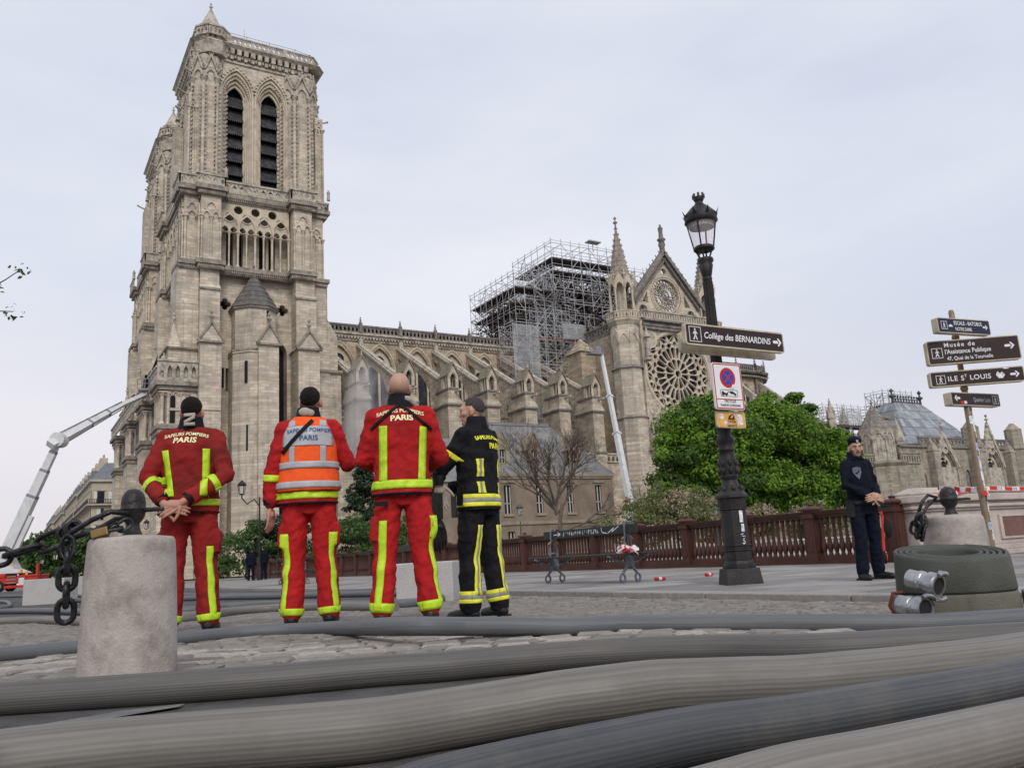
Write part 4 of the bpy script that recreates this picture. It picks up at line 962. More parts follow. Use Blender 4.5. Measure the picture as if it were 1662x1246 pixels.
for x, y, a, z in ((103.5,YN,0,26.2),(109.5,YN,0,26.0),(115.3,YN,0,25.4),(121.2,YN,0,25.2),(127.5,YN,.15,25.0),(131,YN+2,.6,25),(133,YN+6,1.2,25)): choir_flyer(x, y, a, z)
# ================================================================ scaffolding round the crossing
mat('tube_steel', (.46,.47,.49), .5, metal=.3, var=.25, vs=1, bump=0, dirt=(.12,.09,.07), dirt_amt=.7, dirt_scale=.22)
mat('burnt_tube', (.085,.062,.05), .7, metal=.3, var=.4, vs=1, bump=0)
mat('plank_deck', (.085,.07,.062), .85, var=.35, vs=1.5, bump=.3, bs=6, dirt=(.03,.028,.027), dirt_amt=.7)
mat('sheeting', (.5,.51,.53), .6, var=.3, vs=.8, bump=.3, bs=3)
m_ = MATS['sheeting']; m_.node_tree.nodes['Principled BSDF'].inputs['Alpha'].default_value = .38
mat('deck_edge', (.35,.10,.08), .8)
scf = thing('scaffolding', 'tangled steel scaffolding round the burnt crossing of the cathedral roof', 'scaffolding', (82, 116, 0))
rng = random.Random(21)
def lattice(name, x0, x1, y0, y1, z0, z1, dx=2.0, dz=2.0, r=.055, diag=.5, jit=0, m='tube_steel', inner=True, parent=scf):
    mb = MB(); nx, ny, nz = max(1,round((x1-x0)/dx)), max(1,round((y1-y0)/dx)), max(1,round((z1-z0)/dz))
    X = [x0+(x1-x0)*i/nx for i in range(nx+1)]; Y = [y0+(y1-y0)*i/ny for i in range(ny+1)]; Z = [z0+(z1-z0)*i/nz for i in range(nz+1)]
    J = lambda: rng.uniform(-jit, jit)
    T = lambda a, b, rr=r: mb.cyl(a, b, rr, n=4, cap=False, sm=False)
    for i, x in enumerate(X):
        for j, y in enumerate(Y):
            edge = i in (0,nx) or j in (0,ny)
            if edge or inner and rng.random() < .7: T((x,y,z0), (x+J(),y+J(),z1+(.9 if edge else 0)))
    for z in Z:
        for j, y in enumerate(Y):
            if j in (0,ny) or inner and rng.random() < .5: T((x0,y,z+J()), (x1,y,z+J())); 
            if j in (0,): T((x0,y,z+.5), (x1,y,z+.5), r*.7)
        for i, x in enumerate(X):
            if i in (0,nx) or inner and rng.random() < .5: T((x,y0,z+J()), (x,y1,z+J()))
            if i == 0: T((x,y0,z+.5), (x,y1,z+.5), r*.7)
    for k in range(nz):
        for i in range(nx):
            for y in (y0, y1):
                if rng.random() < diag: a, b = (X[i],X[i+1]) if rng.random() < .5 else (X[i+1],X[i]); T((a,y,Z[k]), (b,y,Z[k+1]))
        for j in range(ny):
            for x in (x0, x1):
                if rng.random() < diag: a, b = (Y[j],Y[j+1]) if rng.random() < .5 else (Y[j+1],Y[j]); T((x,a,Z[k]), (x,b,Z[k+1]))
    return mb.build(name, m, parent, kind='stuff')
lattice('scaffold_frame', 78, 94, 111, 124, 36, 53, 2.1, 2.0, diag=.35, jit=.1)
lattice('scaffold_frame', 70.3, 78, 111.5, 127, 34, 46.6, 2.0, 2.0, diag=.45, jit=.05)
lattice('scaffold_frame', 94, 104, 113, 126, 34, 51, 2.2, 2.0, diag=.3)
lattice('scaffold_frame', 66.4, 78.4, 106.6, 110.8, 0, 36, 3.0, 2.0, diag=.7, r=.05, inner=False)
lattice('scaffold_frame', 70.5, 76.8, 103.0, 106.0, 0, 25, 1.6, 2.0, diag=.8, r=.05, inner=False)
lattice('scaffold_frame', 72.5, 79.0, 108.6, 110.8, 14, 40, 1.6, 2.0, diag=.9, r=.05, inner=False)
# the melted tangle in the middle
def tangle(name, x0, x1, y0, y1, z0, z1, n, m, r, parent=scf, tilt=1.0):
    mb = MB()
    for i in range(n):
        p = Vector((rng.uniform(x0,x1), rng.uniform(y0,y1), rng.uniform(z0,z1))); L_ = rng.uniform(1.2,3.2)
        d = Vector((rng.uniform(-1,1), rng.uniform(-1,1), rng.uniform(-tilt,tilt))).normalized()*L_
        mb.cyl(p-d/2, p+d/2, r, n=4, cap=False, sm=False)
    return mb.build(name, m, parent, kind='stuff')
tangle('bent_tube', 78.3, 94, 112, 123, 35.5, 47.5, 2300, 'burnt_tube', .09)
tangle('bent_tube', 70.6, 78.3, 112, 126, 34.5, 43.5, 800, 'burnt_tube', .08)
tangle('bent_tube', 74, 94, 111.2, 114, 36, 49, 500, 'tube_steel', .06, tilt=1.6)
tangle('bent_tube', 70, 95, 113, 124, 34.2, 38.5, 700, 'burnt_tube', .10, tilt=.5)
def deck(x0, x1, y0, y1, z, t=.28):
    d = MB(); d.box(x0,x1,y0,y1,z,z+t); d.build('plank_deck', 'plank_deck', scf)
for a in ((78.2,93.5,111.4,114.6,50.3),(78.2,81.2,114.6,123.5,50.3),(78.3,93.8,111.5,115,48.0),(78.3,82,115,122.5,47.9),(80,93,112,118,45.2),(83,94,112,121,42.6),
          (70.6,78,111.8,114.2,44.2),(70.5,73,114.2,126.5,44.2),(70.6,78,112,114.6,41.6),(70.6,74,114.6,126,41.5),(71,78,112.2,118,39.2),(94.5,103,113.3,116,46.5),(86,94,112,116,39.4)): deck(*a)
for i in range(14):
    d = MB(); x, y, z = rng.uniform(80,93), rng.uniform(112.5,119), rng.uniform(38,46)
    d.obox((x,y,z), (rng.uniform(1,2.4),rng.uniform(-.6,.6),rng.uniform(-1.2,1.2)), (0,rng.uniform(.4,1),0), (0,0,.08)); d.build('fallen_plank', 'plank_deck', scf)
d = MB(); d.add([(66.35,106.5,14),(71.1,106.5,14),(71.1,106.5,36.2),(66.35,106.5,36.2)], [(0,1,2,3)]); d.build('debris_net', 'sheeting', scf)
d = MB(); d.box(72.4, 80, 108.4, 108.5, 34.6, 34.8); d.build('red_edge_board', 'deck_edge', scf)
d = MB(); d.box(77.0,81.5,107.8,108.0,35.0,37.6); d.build('site_panel', 'sheeting', scf)
d = MB(); d.box(86.5,89.2,111.2,112.6,54.7,54.9); d.cyl((87.8,112,53),(87.8,112,54.7),.1,n=5); d.build('platform_stub', 'tube_steel', scf)
d = MB()
for (x0,x1,z0,z1,y) in ((71.3,79.4,14,34.8,111.0),(70.5,79.4,18,35.2,111.9)): d.box(x0,x1,y,y+.15,z0,z1)
build_split(d, 'dark_backing', 'charred', scf)  # added dark sheets standing in for the shade of the void behind the tubes
# scaffold at the east end, behind the sacristy
sc2 = thing('scaffolding', 'pale scaffold tower with a bridging platform behind the sacristy roof', 'scaffolding', (150, 100, 0))
lattice('scaffold_frame', 146.5, 156, 99, 103, 6, 27.6, 1.9, 1.9, parent=sc2, diag=.6, r=.07)
lattice('scaffold_frame', 128, 146.5, 99, 101.5, 20.6, 24.0, 2.0, 1.2, parent=sc2, diag=.6, r=.06)
lattice('scaffold_frame', 131, 140, 99, 102, 8, 20.6, 2.0, 2.0, parent=sc2, diag=.8, r=.07)
d = MB(); d.box(128,146.5,98.9,101.4,20.4,20.9); d.build('plank_deck', 'plank_deck', sc2)
for z in (22.3,25.1):
    d = MB(); d.box(147,155.5,99.2,102.5,z,z+.25); d.build('plank_deck', 'plank_deck', sc2)
d = MB(); d.box(134.5,138.6,98.85,98.95,21,23.4); d.build('site_panel', 'sheeting', sc2)
# ================================================================ presbytery with slate mansard
mat('roof_lead', (.185,.187,.192), .5, var=.2, vs=.8, bump=.3, bs=5, dirt=(.30,.31,.32), dirt_amt=.6, dirt_scale=.5)
mat('roof_slate', (.165,.165,.165), .55, var=.25, vs=1.2, bump=.3, bs=8, dirt=(.32,.31,.30), dirt_amt=.6, dirt_scale=.6)
mat('lead_sheet', (.21,.225,.25), .45, var=.18, vs=.6, bump=.25, bs=4, rnd=.3, dirt=(.40,.42,.45), dirt_amt=.7, dirt_scale=.7)
mat('plaster_stone', (.235,.185,.14), .92, var=.22, vs=.6, bump=.35, bs=6, dirt=(.12,.10,.085), dirt_amt=.55, dirt_scale=.45)
mat('trim_stone', (.30,.245,.19), .9, var=.2, vs=1, bump=.3, bs=8, dirt=(.13,.12,.10), dirt_amt=.6)
mat('pane', (.02,.022,.026), .12, var=.4, vs=1, bump=0)
mat('window_wood', (.55,.52,.46), .6, var=.1, bump=0)
PY = 78
pres = thing('presbytery', 'two storey stone presbytery with grey mansard roof and gabled dormers', 'building', (53, 84, 0))
P = lambda px, py, y=PY: on_y(px, py, y)
w1, w2, w3, bw = (46.25,47.15), (50.45,51.15), (54.6,55.25), (46.5,47.4)
mb = MB(); F = FS(PY)
wins = [rect(w1[0],w1[1],4.95,8.05), rect(w2[0]-.05,w2[1]+.15,4.95,8.0), rect(w3[0],w3[1]+.2,4.95,8.0), rect(58.6,59.5,4.95,8), rect(bw[0],bw[1],2.35,3.05)]
mb.panel(F, rect(45.2,61.2,-.1,9.0), wins, 0, .5); mb.add([(45.2,PY,-.1),(45.2,90,-.1),(45.2,90,9),(45.2,PY,9)], [(0,1,2,3)]); mb.add([(61.2,PY,-.1),(61.2,90,-.1),(61.2,90,9),(61.2,PY,9)], [(0,1,2,3)])
mb.build('wall', 'plaster_stone', pres)
mb = MB(); mb.box(45.0,61.4,PY-.25,PY+.1,9.0,9.3); mb.box(45.1,61.3,PY-.14,PY+.1,8.75,8.98); mb.box(45.05,61.3,PY-.15,PY+.05,3.75,4.1); mb.box(44.95,45.6,PY-.1,PY+.1,-.1,8.7); mb.build('cornice', 'trim_stone', pres)
for k, (u0,u1,v0,v1) in enumerate(((w1[0],w1[1],4.95,8.05),(w2[0]-.05,w2[1]+.15,4.95,8.0),(w3[0],w3[1]+.2,4.95,8.0),(58.6,59.5,4.95,8),(bw[0],bw[1],2.35,3.05))):
    f = MB(); um = (u0+u1)/2; f.box(um-.06,um+.06,PY+.2,PY+.28,v0,v1); f.box(u1-.08,u1,PY+.2,PY+.28,v0,v1); f.box(u0,u0+.06,PY+.2,PY+.28,v0,v1)
    if k < 4: f.box(u0,u1,PY+.2,PY+.28,v0+1.1,v0+1.18)
    fr = f.build('window', 'window_wood', pres)
    MB().box(u0,u1,PY+.3,PY+.34,v0,v1).build('pane', 'pane', fr)
    if k < 4: s = MB(); s.box(u0-.2,u1+.2,PY-.16,PY+.1,v0-.28,v0); s.box(u0-.3,u1+.3,PY-.14,PY+.05,v1+.25,v1+.45); s.build('sill', 'trim_stone', fr)
mb = MB(); b0 = [(45.0,PY-.2,9.3),(61.4,PY-.2,9.3),(61.4,90,9.3),(45.0,90,9.3)]; t0 = [(47.2,82,15.45),(55.2,82,15.45),(55.2,89,15.45),(47.2,89,15.45)]
mb.add(b0+t0, [(0,1,5,4),(1,2,6,5),(2,3,7,6),(3,0,4,7),(4,5,6,7)]); rf = mb.build('roof', 'roof_slate', pres)
mb = MB()
for i in range(len(t0)): a, b = Vector(t0[i]), Vector(t0[(i+1)%4]); mb.cyl(a, b, .16, n=6); mb.cyl(Vector(b0[i]), a, .1, n=5)
for i in range(30): mb.ball((47.2+8*i/29,82,15.62), .14, 5, 4)
mb.cyl((46.7,80.3,12.7),(47.6,80.0,13.2),.12,n=6); mb.build('roof_ridge', 'roof_lead', rf)
for (u, nm) in ((46.6,0),(50.75,1),(56.3,2)):
    d = MB(); z0 = 10.0; hw = .82; y0 = PY+.4
    d.panel(FS(y0), [(u-hw,z0),(u+hw,z0),(u+hw,z0+2.1),(u+hw+.12,z0+2.1),(u,z0+3.9),(u-hw-.12,z0+2.1),(u-hw,z0+2.1)], [rect(u-.36,u+.36,z0+.35,z0+2.05)], 0, .35)
    d.add([(u-hw,y0,z0),(u-hw,y0+2.4,z0),(u-hw,y0+2.4,z0+2.2),(u-hw,y0,z0+2.2)], [(0,1,2,3)]); d.add([(u+hw,y0,z0),(u+hw,y0+2.4,z0),(u+hw,y0+2.4,z0+2.2),(u+hw,y0,z0+2.2)], [(0,1,2,3)])
    d.add([(u-hw-.2,y0-.1,z0+2.05),(u,y0-.1,z0+4.0),(u,y0+4,z0+4.0),(u-hw-.2,y0+3,z0+2.05)], [(0,1,2,3)]); d.add([(u+hw+.2,y0-.1,z0+2.05),(u,y0-.1,z0+4.0),(u,y0+4,z0+4.0),(u+hw+.2,y0+3,z0+2.05)], [(0,1,2,3)])
    finial(d, u, y0+.1, z0+3.9, .7); dm = d.build('dormer', 'trim_stone', rf)
    p = MB(); p.box(u-.36,u+.36,y0+.3,y0+.34,z0+.35,z0+2.05); p.box(u-.04,u+.04,y0+.24,y0+.29,z0+.35,z0+2.05,1); p.box(u+.3,u+.36,y0+.24,y0+.29,z0+.35,z0+2.05,1); p.box(u-.36,u+.36,y0+.24,y0+.29,z0+1.15,z0+1.22,1)
    p.build('dormer_window', ['pane','window_wood'], rf)
wg = MB(); wg.panel(FS(79.5), rect(36.5,45.1,-.1,8.6), [rect(u,u+.9,4.8,7.8) for u in (38,40.5,43)], 0, .4); wg.build('wing_wall', 'plaster_stone', pres)
for u in (38,40.5,43): MB().box(u,u+.9,79.8,79.85,4.8,7.8).build('pane', 'pane', pres)
wg = MB(); wg.add([(36.3,79.3,8.6),(45.2,79.3,8.6),(45.2,84,14.0),(36.3,84,14.0),(36.3,89,8.6),(45.2,89,8.6)], [(0,1,2,3),(3,2,5,4),(0,3,4)]); wg.build('wing_roof', 'roof_lead', pres)
# ================================================================ sacristy and chevet on the right
SY = 75.0
ashlar('limestone_weathered', (.40,.355,.285), (.33,.29,.225), bw=.8, bh=.33, streak=.75, grey_amt=.75, grey=(.10,.095,.088))
sac = thing('sacristy', 'small gothic sacristy with traceried windows, sharp gables and tall lead pyramid roof', 'building', (125, 82, 0))
wA, wB = 124.2, 137.2
mb = MB(); F = FS(SY)
mb.panel(F, rect(113,147,-.1,13.2), [opening(wA,5.2,9.2,4.3,.95), opening(wB,5.2,9.4,4.3,.95), opening(118.2,6,8.2,1.2,.95,5), opening(129.8,5.5,8.4,1.6,.95,5), opening(143.4,5.5,8.4,1.6,.95,5), rect(115.0,115.7,7.2,9.6), rect(116.0,116.7,7.2,9.6)], 0, .8)
mb.box(146.2,147,SY,90,-.1,13.2)
for x in (120.3,131.6,133.0,141.6): mb.box(x-.7,x+.7,SY-1.2,SY+.1,-.1,12.4); mb.spike([(x-.8,SY-1.3),(x+.8,SY-1.3),(x+.8,SY+.3),(x-.8,SY+.3)], 12.4, (x,SY-.4,14.6))
mb.build('wall', 'limestone_weathered', sac)
mb = MB()
for x in (131.6,144.2): mb.frustum(octa(x,SY-.4,1.3), -.1, 16.4); mb.frustum(octa(x,SY-.4,1.35), 16.2, 17.4, octa(x,SY-.4,.3)); mb.frustum(octa(x,SY-.4,1.5), 13.0, 13.6)
gargoyle(mb, (145,SY-.5,13.3), (1,-.25,0), 3.0); build_split(mb, 'corner_pier', 'limestone_weathered', sac)
for c, za in ((wA,15.7),(wB,17.2)):
    g = MB()
    g.panel(FS(SY-.35), [(c-3.3,10),(c-2.9,10),(c,za-1.0),(c+2.9,10),(c+3.3,10),(c,za+.2)], (), 0, .45); g.panel(FS(SY-.2), [(c-2.9,10),(c+2.9,10),(c,za-.9)], [opening(c,5,9.3,4.6,.95), circ(c,12.9,.62,12)], 0, .35)
    g.panel(FS(SY-.28), circ(c,12.9,.85,14), [quatrefoil(c,12.9,.5,4)], 0, .2)
    for s in (-1,1): crockets(g, (c+s*3.2,SY-.2,10.2), (c,SY-.2,za), 8, (s*.9,0,.5), .16)
    for i in range(3): g.panel(FS(SY), arch_band(c,5.2,9.25,5.0-.25*i,4.72-.25*i,.95,9), (), -.4+.2*i, .3)
    finial(g, c, SY-.2, za, 1.6); g.build('gable', 'carved_stone', sac)
    t = MB(); w_ = 4.2; ro = [quatrefoil(c,10.2,1.45,4,6,pi/2)]+[quatrefoil(c+s*1.02,7.9,.85,4,4) for s in (-1,1)]
    ro += [[(c+s*1.02-.85,5.3),(c+s*1.02+.85,5.3)]+arch(c+s*1.02,6.0,1.7,.95,5) for s in (-1,1)]
    t.panel(FS(SY), opening(c,5.2,9.2,w_,.95), ro, .35, .55); tt = t.build('window', 'tracery_stone', sac)
    g = MB(); g.panel(FS(SY), opening(c,5.2,9.2,w_,.95), (), .6, .65); g.build('pane', 'dark_glass', tt)
mb = MB(); mb.box(114.5,115.6+1.3,SY+.3,SY+.4,7,9.7); mb.panel(FS(SY), opening(118.2,6,8.2,1.2,.95,5), (), .3,.35); mb.panel(FS(SY), opening(129.8,5.5,8.4,1.6,.95,5), (), .3,.35); mb.panel(FS(SY), opening(143.4,5.5,8.4,1.6,.95,5), (), .3,.35); build_split(mb, 'blind_recess', 'carved_dark', sac)
mb = MB(); mb.box(113,147.3,SY-.3,SY+.2,13.0,13.3); balustrade(mb, [(118,SY-.15),(131,SY-.15)], 13.32, 14.5, 1.0, .2); balustrade(mb, [(133,SY-.15),(146.5,SY-.15)], 13.32, 14.5, 1.0, .2); build_split(mb, 'parapet', 'carved_dark', sac, 0)
b0 = [(117,SY+1,13.6),(136.8,SY+1,13.6),(136.8,SY+13,13.6),(117,SY+13,13.6)]; t0 = [(122.3,SY+6,21.3),(129.6,SY+6,21.3),(129.6,SY+8,21.3),(122.3,SY+8,21.3)]
mb = MB(); mb.add(b0+t0, [(0,1,5,4),(1,2,6,5),(2,3,7,6),(3,0,4,7),(4,5,6,7)]); rf = mb.build('roof', 'roof_lead', sac)
def roof_sheets(A, B, C, D, nu, nv, par):     # quad A,B (eaves) C,D (ridge): lead sheets with rolls, each an object
    A, B, C, D = map(Vector, (A,B,C,D)); n_ = (B-A).cross(D-A).normalized()
    for j in range(nv):
        for i in range(nu):
            u0, u1, v0, v1 = i/nu, (i+1)/nu, j/nv, (j+1)/nv; o = .5/nu*(j%2)
            u0, u1 = min(1,u0+o), min(1,u1+o)
            if j%2 and i == 0: u0 = 0
            q = lambda u, v: A.lerp(B,u).lerp(D.lerp(C,u),v)
            pts = [q(u0,v0), q(u1,v0), q(u1,v1), q(u0,v1)]
            if (pts[0]-pts[1]).length < .05: continue
            m = MB(); m.add([p+n_*(.04+.05*(k<2)) for k, p in enumerate(pts)]+[p-n_*.02 for p in pts], [(0,1,2,3),(0,4,5,1),(1,5,6,2),(3,2,6,7),(0,3,7,4)]); m.build('lead_sheet', 'lead_sheet', par)
roof_sheets(b0[0], b0[1], t0[1], t0[0], 16, 5, rf); roof_sheets(b0[3], b0[0], t0[0], t0[3], 9, 5, rf)
rc = MB()
for i in range(11):
    x = 122.3+7.3*i/10; rc.cyl((x,SY+6,21.3),(x,SY+6,22.2),.07,n=5); rc.ball((x,SY+6,22.3),.2,5,4)
    if i: rc.tube([(x-.73+.73*t,SY+6,21.4+.6*sin(pi*t)) for t in (0,.25,.5,.75,1)], .07, 5)
for x in (122.2,129.7): finial(rc, x, SY+6, 21.2, 2.4)
rc.box(122.2,129.7,SY+5.9,SY+6.1,21.25,21.5); rc.build('ridge_cresting', 'lead_dark', rf)
chev = thing('stair_tower', 'stout round stone stair tower with carved pointed cap at the left end of the sacristy', 'tower', (109.5, 76, 0))
mb = MB(); mb.frustum(octa(109.4,76,3.3,12), -.1, 10.0); mb.box(103,107.5,75,80,-.1,10); build_split(mb, 'tower_base', 'limestone_weathered', chev)
mb = MB(); mb.frustum(octa(109.4,76,3.3,12), 9.9, 10.4, octa(109.4,76,3.7,12)); mb.frustum(octa(109.4,76,3.7,12), 10.4, 10.7); balustrade(mb, [(102.8,74.7),(106.6,74.7)], 10.5, 11.6, .6, .15, diamond=False); balustrade(mb, [(112.5,74.6),(117.4,74.6)], 10.5, 12.0, .6, .15, diamond=False); mb.box(112.4,118,74.8,76.5,-.1,10.5); mb.box(102.8,107,74.8,76,10,10.5); build_split(mb, 'gallery', 'limestone_weathered', chev)
mb = MB(); P = octa(109.6,76.2,2.35); mb.frustum(P, 10.6, 14.9)
for i, (x,y) in enumerate(P):
    (xb,yb) = P[(i+1)%8]; L_ = hypot(xb-x,yb-y); ux, uy = (xb-x)/L_, (yb-y)/L_; Fq = lambda u, v, d=0, x=x, y=y, ux=ux, uy=uy: (x+ux*u-uy*d, y+uy*u+ux*d, v)
    mb.cyl((x,y,10.7),(x,y,14.2),.16,n=6); mb.panel(Fq, arch_band(L_/2,14,14.0,L_,L_*.66,1,4), (), -.15, .1)
    mb.panel(Fq, rect(L_*.3,L_*.42,11.2,14), (), -.08, .05); mb.panel(Fq, rect(L_*.6,L_*.72,11.2,14), (), -.08, .05)
mb.frustum(octa(109.6,76.2,2.5), 14.8, 15.4, octa(109.6,76.2,2.65)); mb.build('tower_drum', 'carved_stone', chev)
mb = MB()
for k in range(8): f0, f1 = 1-k/8, 1-(k+1)/8; mb.frustum(octa(109.6,76.2,2.4*f0+.1), 15.4+4.0*k/8, 15.4+4.0*(k+1)/8+.01, octa(109.6,76.2,2.4*f1+.06))
finial(mb, 109.6, 76.2, 19.2, 1.0); mb.build('pointed_cap', 'carved_dark', chev)
mb = MB(); mb.frustum(octa(105.2,77.5,1.2), 10, 13.6); mb.frustum(octa(105.2,77.5,1.4), 13.4, 13.9); mb.build('side_drum', 'carved_stone', chev)
sp = MB(); sp.box(112.6,115.0,77.4,79.4,-.1,18.0); sp.box(112.3,115.3,77.1,79.7,17.7,18.1); sp.box(112.2,115.6,76.9,79.8,12.6,13.0); tag(sp.build('stone_pier', 'limestone_weathered', loc=(113.8,78.4,0)), 'tall square stone buttress pier standing behind the capped stair tower', 'pier')
sp = MB(); sp.frustum(octa(117.6,78,1.1), -.1, 14.5); sp.frustum(octa(117.6,78,1.2), 14.3, 14.8); sp.spike(octa(117.6,78,1.0), 14.8, (117.6,78,18.2)); finial(sp, 117.6,78,18,.8); crockets(sp,(116.8,77.4,15),(117.5,77.9,18),6,(-.6,-.6,.4),.12); tag(sp.build('pinnacle', 'carved_stone', loc=(117.6,78,0)), 'slim crocketed pinnacle in front of the left slope of the lead pyramid roof', 'pinnacle')
# ================================================================ apartment row beyond the west front
mat('paris_stone', (.47,.42,.34), .9, var=.15, vs=.5, bump=.2, bs=5, dirt=(.25,.22,.18), dirt_amt=.5, dirt_scale=.4)
mat('zinc', (.16,.17,.19), .5, var=.2, vs=1, bump=0)
mat('iron_black', (.025,.025,.027), .5, var=.2, bump=0)
mat('shutter_white', (.6,.6,.58), .7, var=.1, bump=0)
mat('awning_red', (.28,.03,.03), .8, var=.2, bump=0)
def apartments(name, label, x0, y0, y1, ztop, south, zf=3.3):
    r = thing(name, label, 'apartment block', (x0+8, (y0+y1)/2, 0), group=None)
    m = MB(); m.box(x0, x0+16, y0, y1, -.1, ztop); m.build('wall', 'paris_stone', r)
    c = MB(); c.box(x0-.5, x0+16.3, y0-.5, y1+.3, ztop, ztop+.4); c.box(x0-.2,x0+16.2,y0-.2,y1+.2,4.3,4.6); c.build('cornice', 'paris_stone', r)
    rf = MB(); rf.frustum([(x0-.2,y0-.2),(x0+16.2,y0-.2),(x0+16.2,y1),(x0-.2,y1)], ztop+.4, ztop+4.0, [(x0+2.4,y0+2.4),(x0+13,y0+2.4),(x0+13,y1),(x0+2.4,y1)]); rr = rf.build('roof', 'zinc', r)
    n = max(2, int((y1-y0)/7))
    for i in range(n):
        y = y0+(i+.6)*(y1-y0)/n; k = MB(); k.box(x0+1.6,x0+3.0,y-.9,y+.9,ztop,ztop+5.2)
        for t in range(3): k.cyl((x0+2.3,y-.6+.6*t,ztop+5.2),(x0+2.3,y-.6+.6*t,ztop+5.9),.16,n=5)
        k.build('chimney', 'paris_stone', rr)
        k = MB(); k.box(x0+.3,x0+1.8,y+1.6,y+2.8,ztop+.6,ztop+2.9); k.build('dormer', 'zinc', rr)
    nf = int((ztop-5)/zf); wm = None
    ny = max(2, int((y1-y0)/3.0))
    for f in range(nf):
        z = 5.2+f*zf
        for i in range(ny):
            y = y0+(i+.5)*(y1-y0)/ny
            if wm is None:
                q = MB(); q.box(-.06,.06,-.62,.62,0,2.2); q.box(-.2,-.05,-.85,-.7,-.1,2.4,1); q.box(-.2,-.05,.7,.85,-.1,2.4,1); q.box(-.24,-.04,-.95,.95,2.4,2.6,1)
                ob = q.build('window', ['pane','paris_stone'], r, local=True); wm = ob
            else: ob = wm.copy(); COL.objects.link(ob)
            ob.location = (x0-.05-wloc(r).x, y-wloc(r).y, z)
        if f in (nf-1, nf-3, 1):
            b = MB(); b.box(x0-.9,x0,y0-.9,y1,z-.5,z-.25); 
            if south: b.box(x0,x0+6,y0-.9,y0,z-.5,z-.25)
            b.build('balcony_slab', 'paris_stone', r)
            b = MB(); b.box(x0-.85,x0-.8,y0-.85,y1,z+.65,z+.72); b.box(x0-.85,x0-.8,y0-.85,y1,z-.2,z-.12)
            k = 0
            while y0-.8+k*.33 < y1: b.box(x0-.85,x0-.8,y0-.8+k*.33,y0-.68+k*.33,z-.2,z+.7); k += 1
            if south:
                b.box(x0-.85,x0+6,y0-.85,y0-.8,z+.65,z+.72); b.box(x0-.85,x0+6,y0-.85,y0-.8,z-.2,z-.12)
                for k in range(22): b.box(x0-.8+k*.31,x0-.68+k*.31,y0-.86,y0-.8,z-.2,z+.7)
            b.build('balcony_railing', 'iron_black', r, kind='stuff')
        if south:
            for u in (x0+1.6, x0+4.2, x0+6.8):
                q = MB(); q.box(u-.62,u+.62,y0-.06,y0+.06,z,z+2.2); 
                q.box(u-1.25,u-.66,y0-.14,y0-.07,z,z+2.2,1) if f%2 else q.box(u-.62,u+.05,y0-.12,y0-.07,z,z+2.2,1)
                q.box(u-.9,u+.9,y0-.2,y0-.05,z+2.35,z+2.6,2); q.build('window', ['pane','shutter_white','paris_stone'], r)
    return r
a1 = apartments('apartment_block', 'nearest stone apartment block beside the west front, with iron balconies', 14, 180, 214, 19.2, True)
g = MB()
g.add([(12.6,179,4.6),(12.6,192,4.6),(14,192,5.4),(14,179,5.4),(12.6,179,4.0),(12.6,192,4.0)], [(0,1,2,3),(0,4,5,1)]); g.add([(12.6,179,4.6),(20,179,4.6),(20,180,5.4),(14,180,5.4),(12.6,179,4.0),(20,179,4.0)], [(0,1,2,3),(0,4,5,1)]); g.build('awning', 'awning_red', a1)
apartments('apartment_block', 'second stone apartment block along the receding street front', 13.8, 214.6, 258, 19.6, False)
apartments('apartment_block', 'third stone apartment block of the receding row, under a taller zinc roof', 13.4, 259, 300, 18.6, False)
apartments('apartment_block', 'farthest stone apartment block at the left end of the row', 12.6, 301, 352, 18.8, False)
# ================================================================ trees and bushes
def leaf_mat(name, c1, c2, tr=.3, vs=.5):
    m = bpy.data.materials.new(name); m.use_nodes = True; nt = m.node_tree; L = nt.links.new
    b = nt.nodes['Principled BSDF']; b.inputs['Roughness'].default_value = .55; b.inputs['Specular IOR Level'].default_value = .35
    g = N_(nt, 'ShaderNodeNewGeometry'); n = N_(nt, 'ShaderNodeTexNoise', Scale=vs, Detail=4); L(g.outputs['Position'], n.inputs['Vector'])
    a = N_(nt, 'ShaderNodeMath', operation='ADD'); L(n.outputs['Fac'], a.inputs[0]); 
    mu = N_(nt, 'ShaderNodeMath', operation='MULTIPLY_ADD'); mu.inputs[1].default_value = .5; mu.inputs[2].default_value = -.25; L(g.outputs['Random Per Island'], mu.inputs[0]); L(mu.outputs[0], a.inputs[1])
    r = N_(nt, 'ShaderNodeValToRGB'); e = r.color_ramp.elements; e[0].position = .3; e[1].position = .7; e[0].color = rgb(c1); e[1].color = rgb(c2); L(a.outputs[0], r.inputs['Fac'])
    L(r.outputs['Color'], b.inputs['Base Color'])
    t = N_(nt, 'ShaderNodeBsdfTranslucent'); L(r.outputs['Color'], t.inputs['Color']); mx = N_(nt, 'ShaderNodeMixShader'); mx.inputs[0].default_value = tr
    o = nt.nodes['Material Output']; L(b.outputs[0], mx.inputs[1]); L(t.outputs[0], mx.inputs[2]); L(mx.outputs[0], o.inputs['Surface']); MATS[name] = m
leaf_mat('leaf_chestnut', (.065,.145,.013), (.23,.39,.04), .42)
leaf_mat('leaf_deep', (.035,.085,.012), (.11,.21,.03), .35)  # deeper green for a random share of the chestnut clumps
leaf_mat('leaf_olive', (.10,.125,.04), (.22,.25,.09), .35)
leaf_mat('leaf_blossom', (.30,.24,.16), (.42,.34,.26), .3)
leaf_mat('leaf_dark', (.013,.028,.014), (.035,.06,.024), .15)
leaf_mat('leaf_mid', (.035,.075,.018), (.09,.16,.035), .3)
leaf_mat('leaf_bud', (.09,.11,.03), (.18,.19,.06), .3)
mat('bark', (.075,.06,.048), .95, var=.35, vs=3, bump=.6, bs=14)
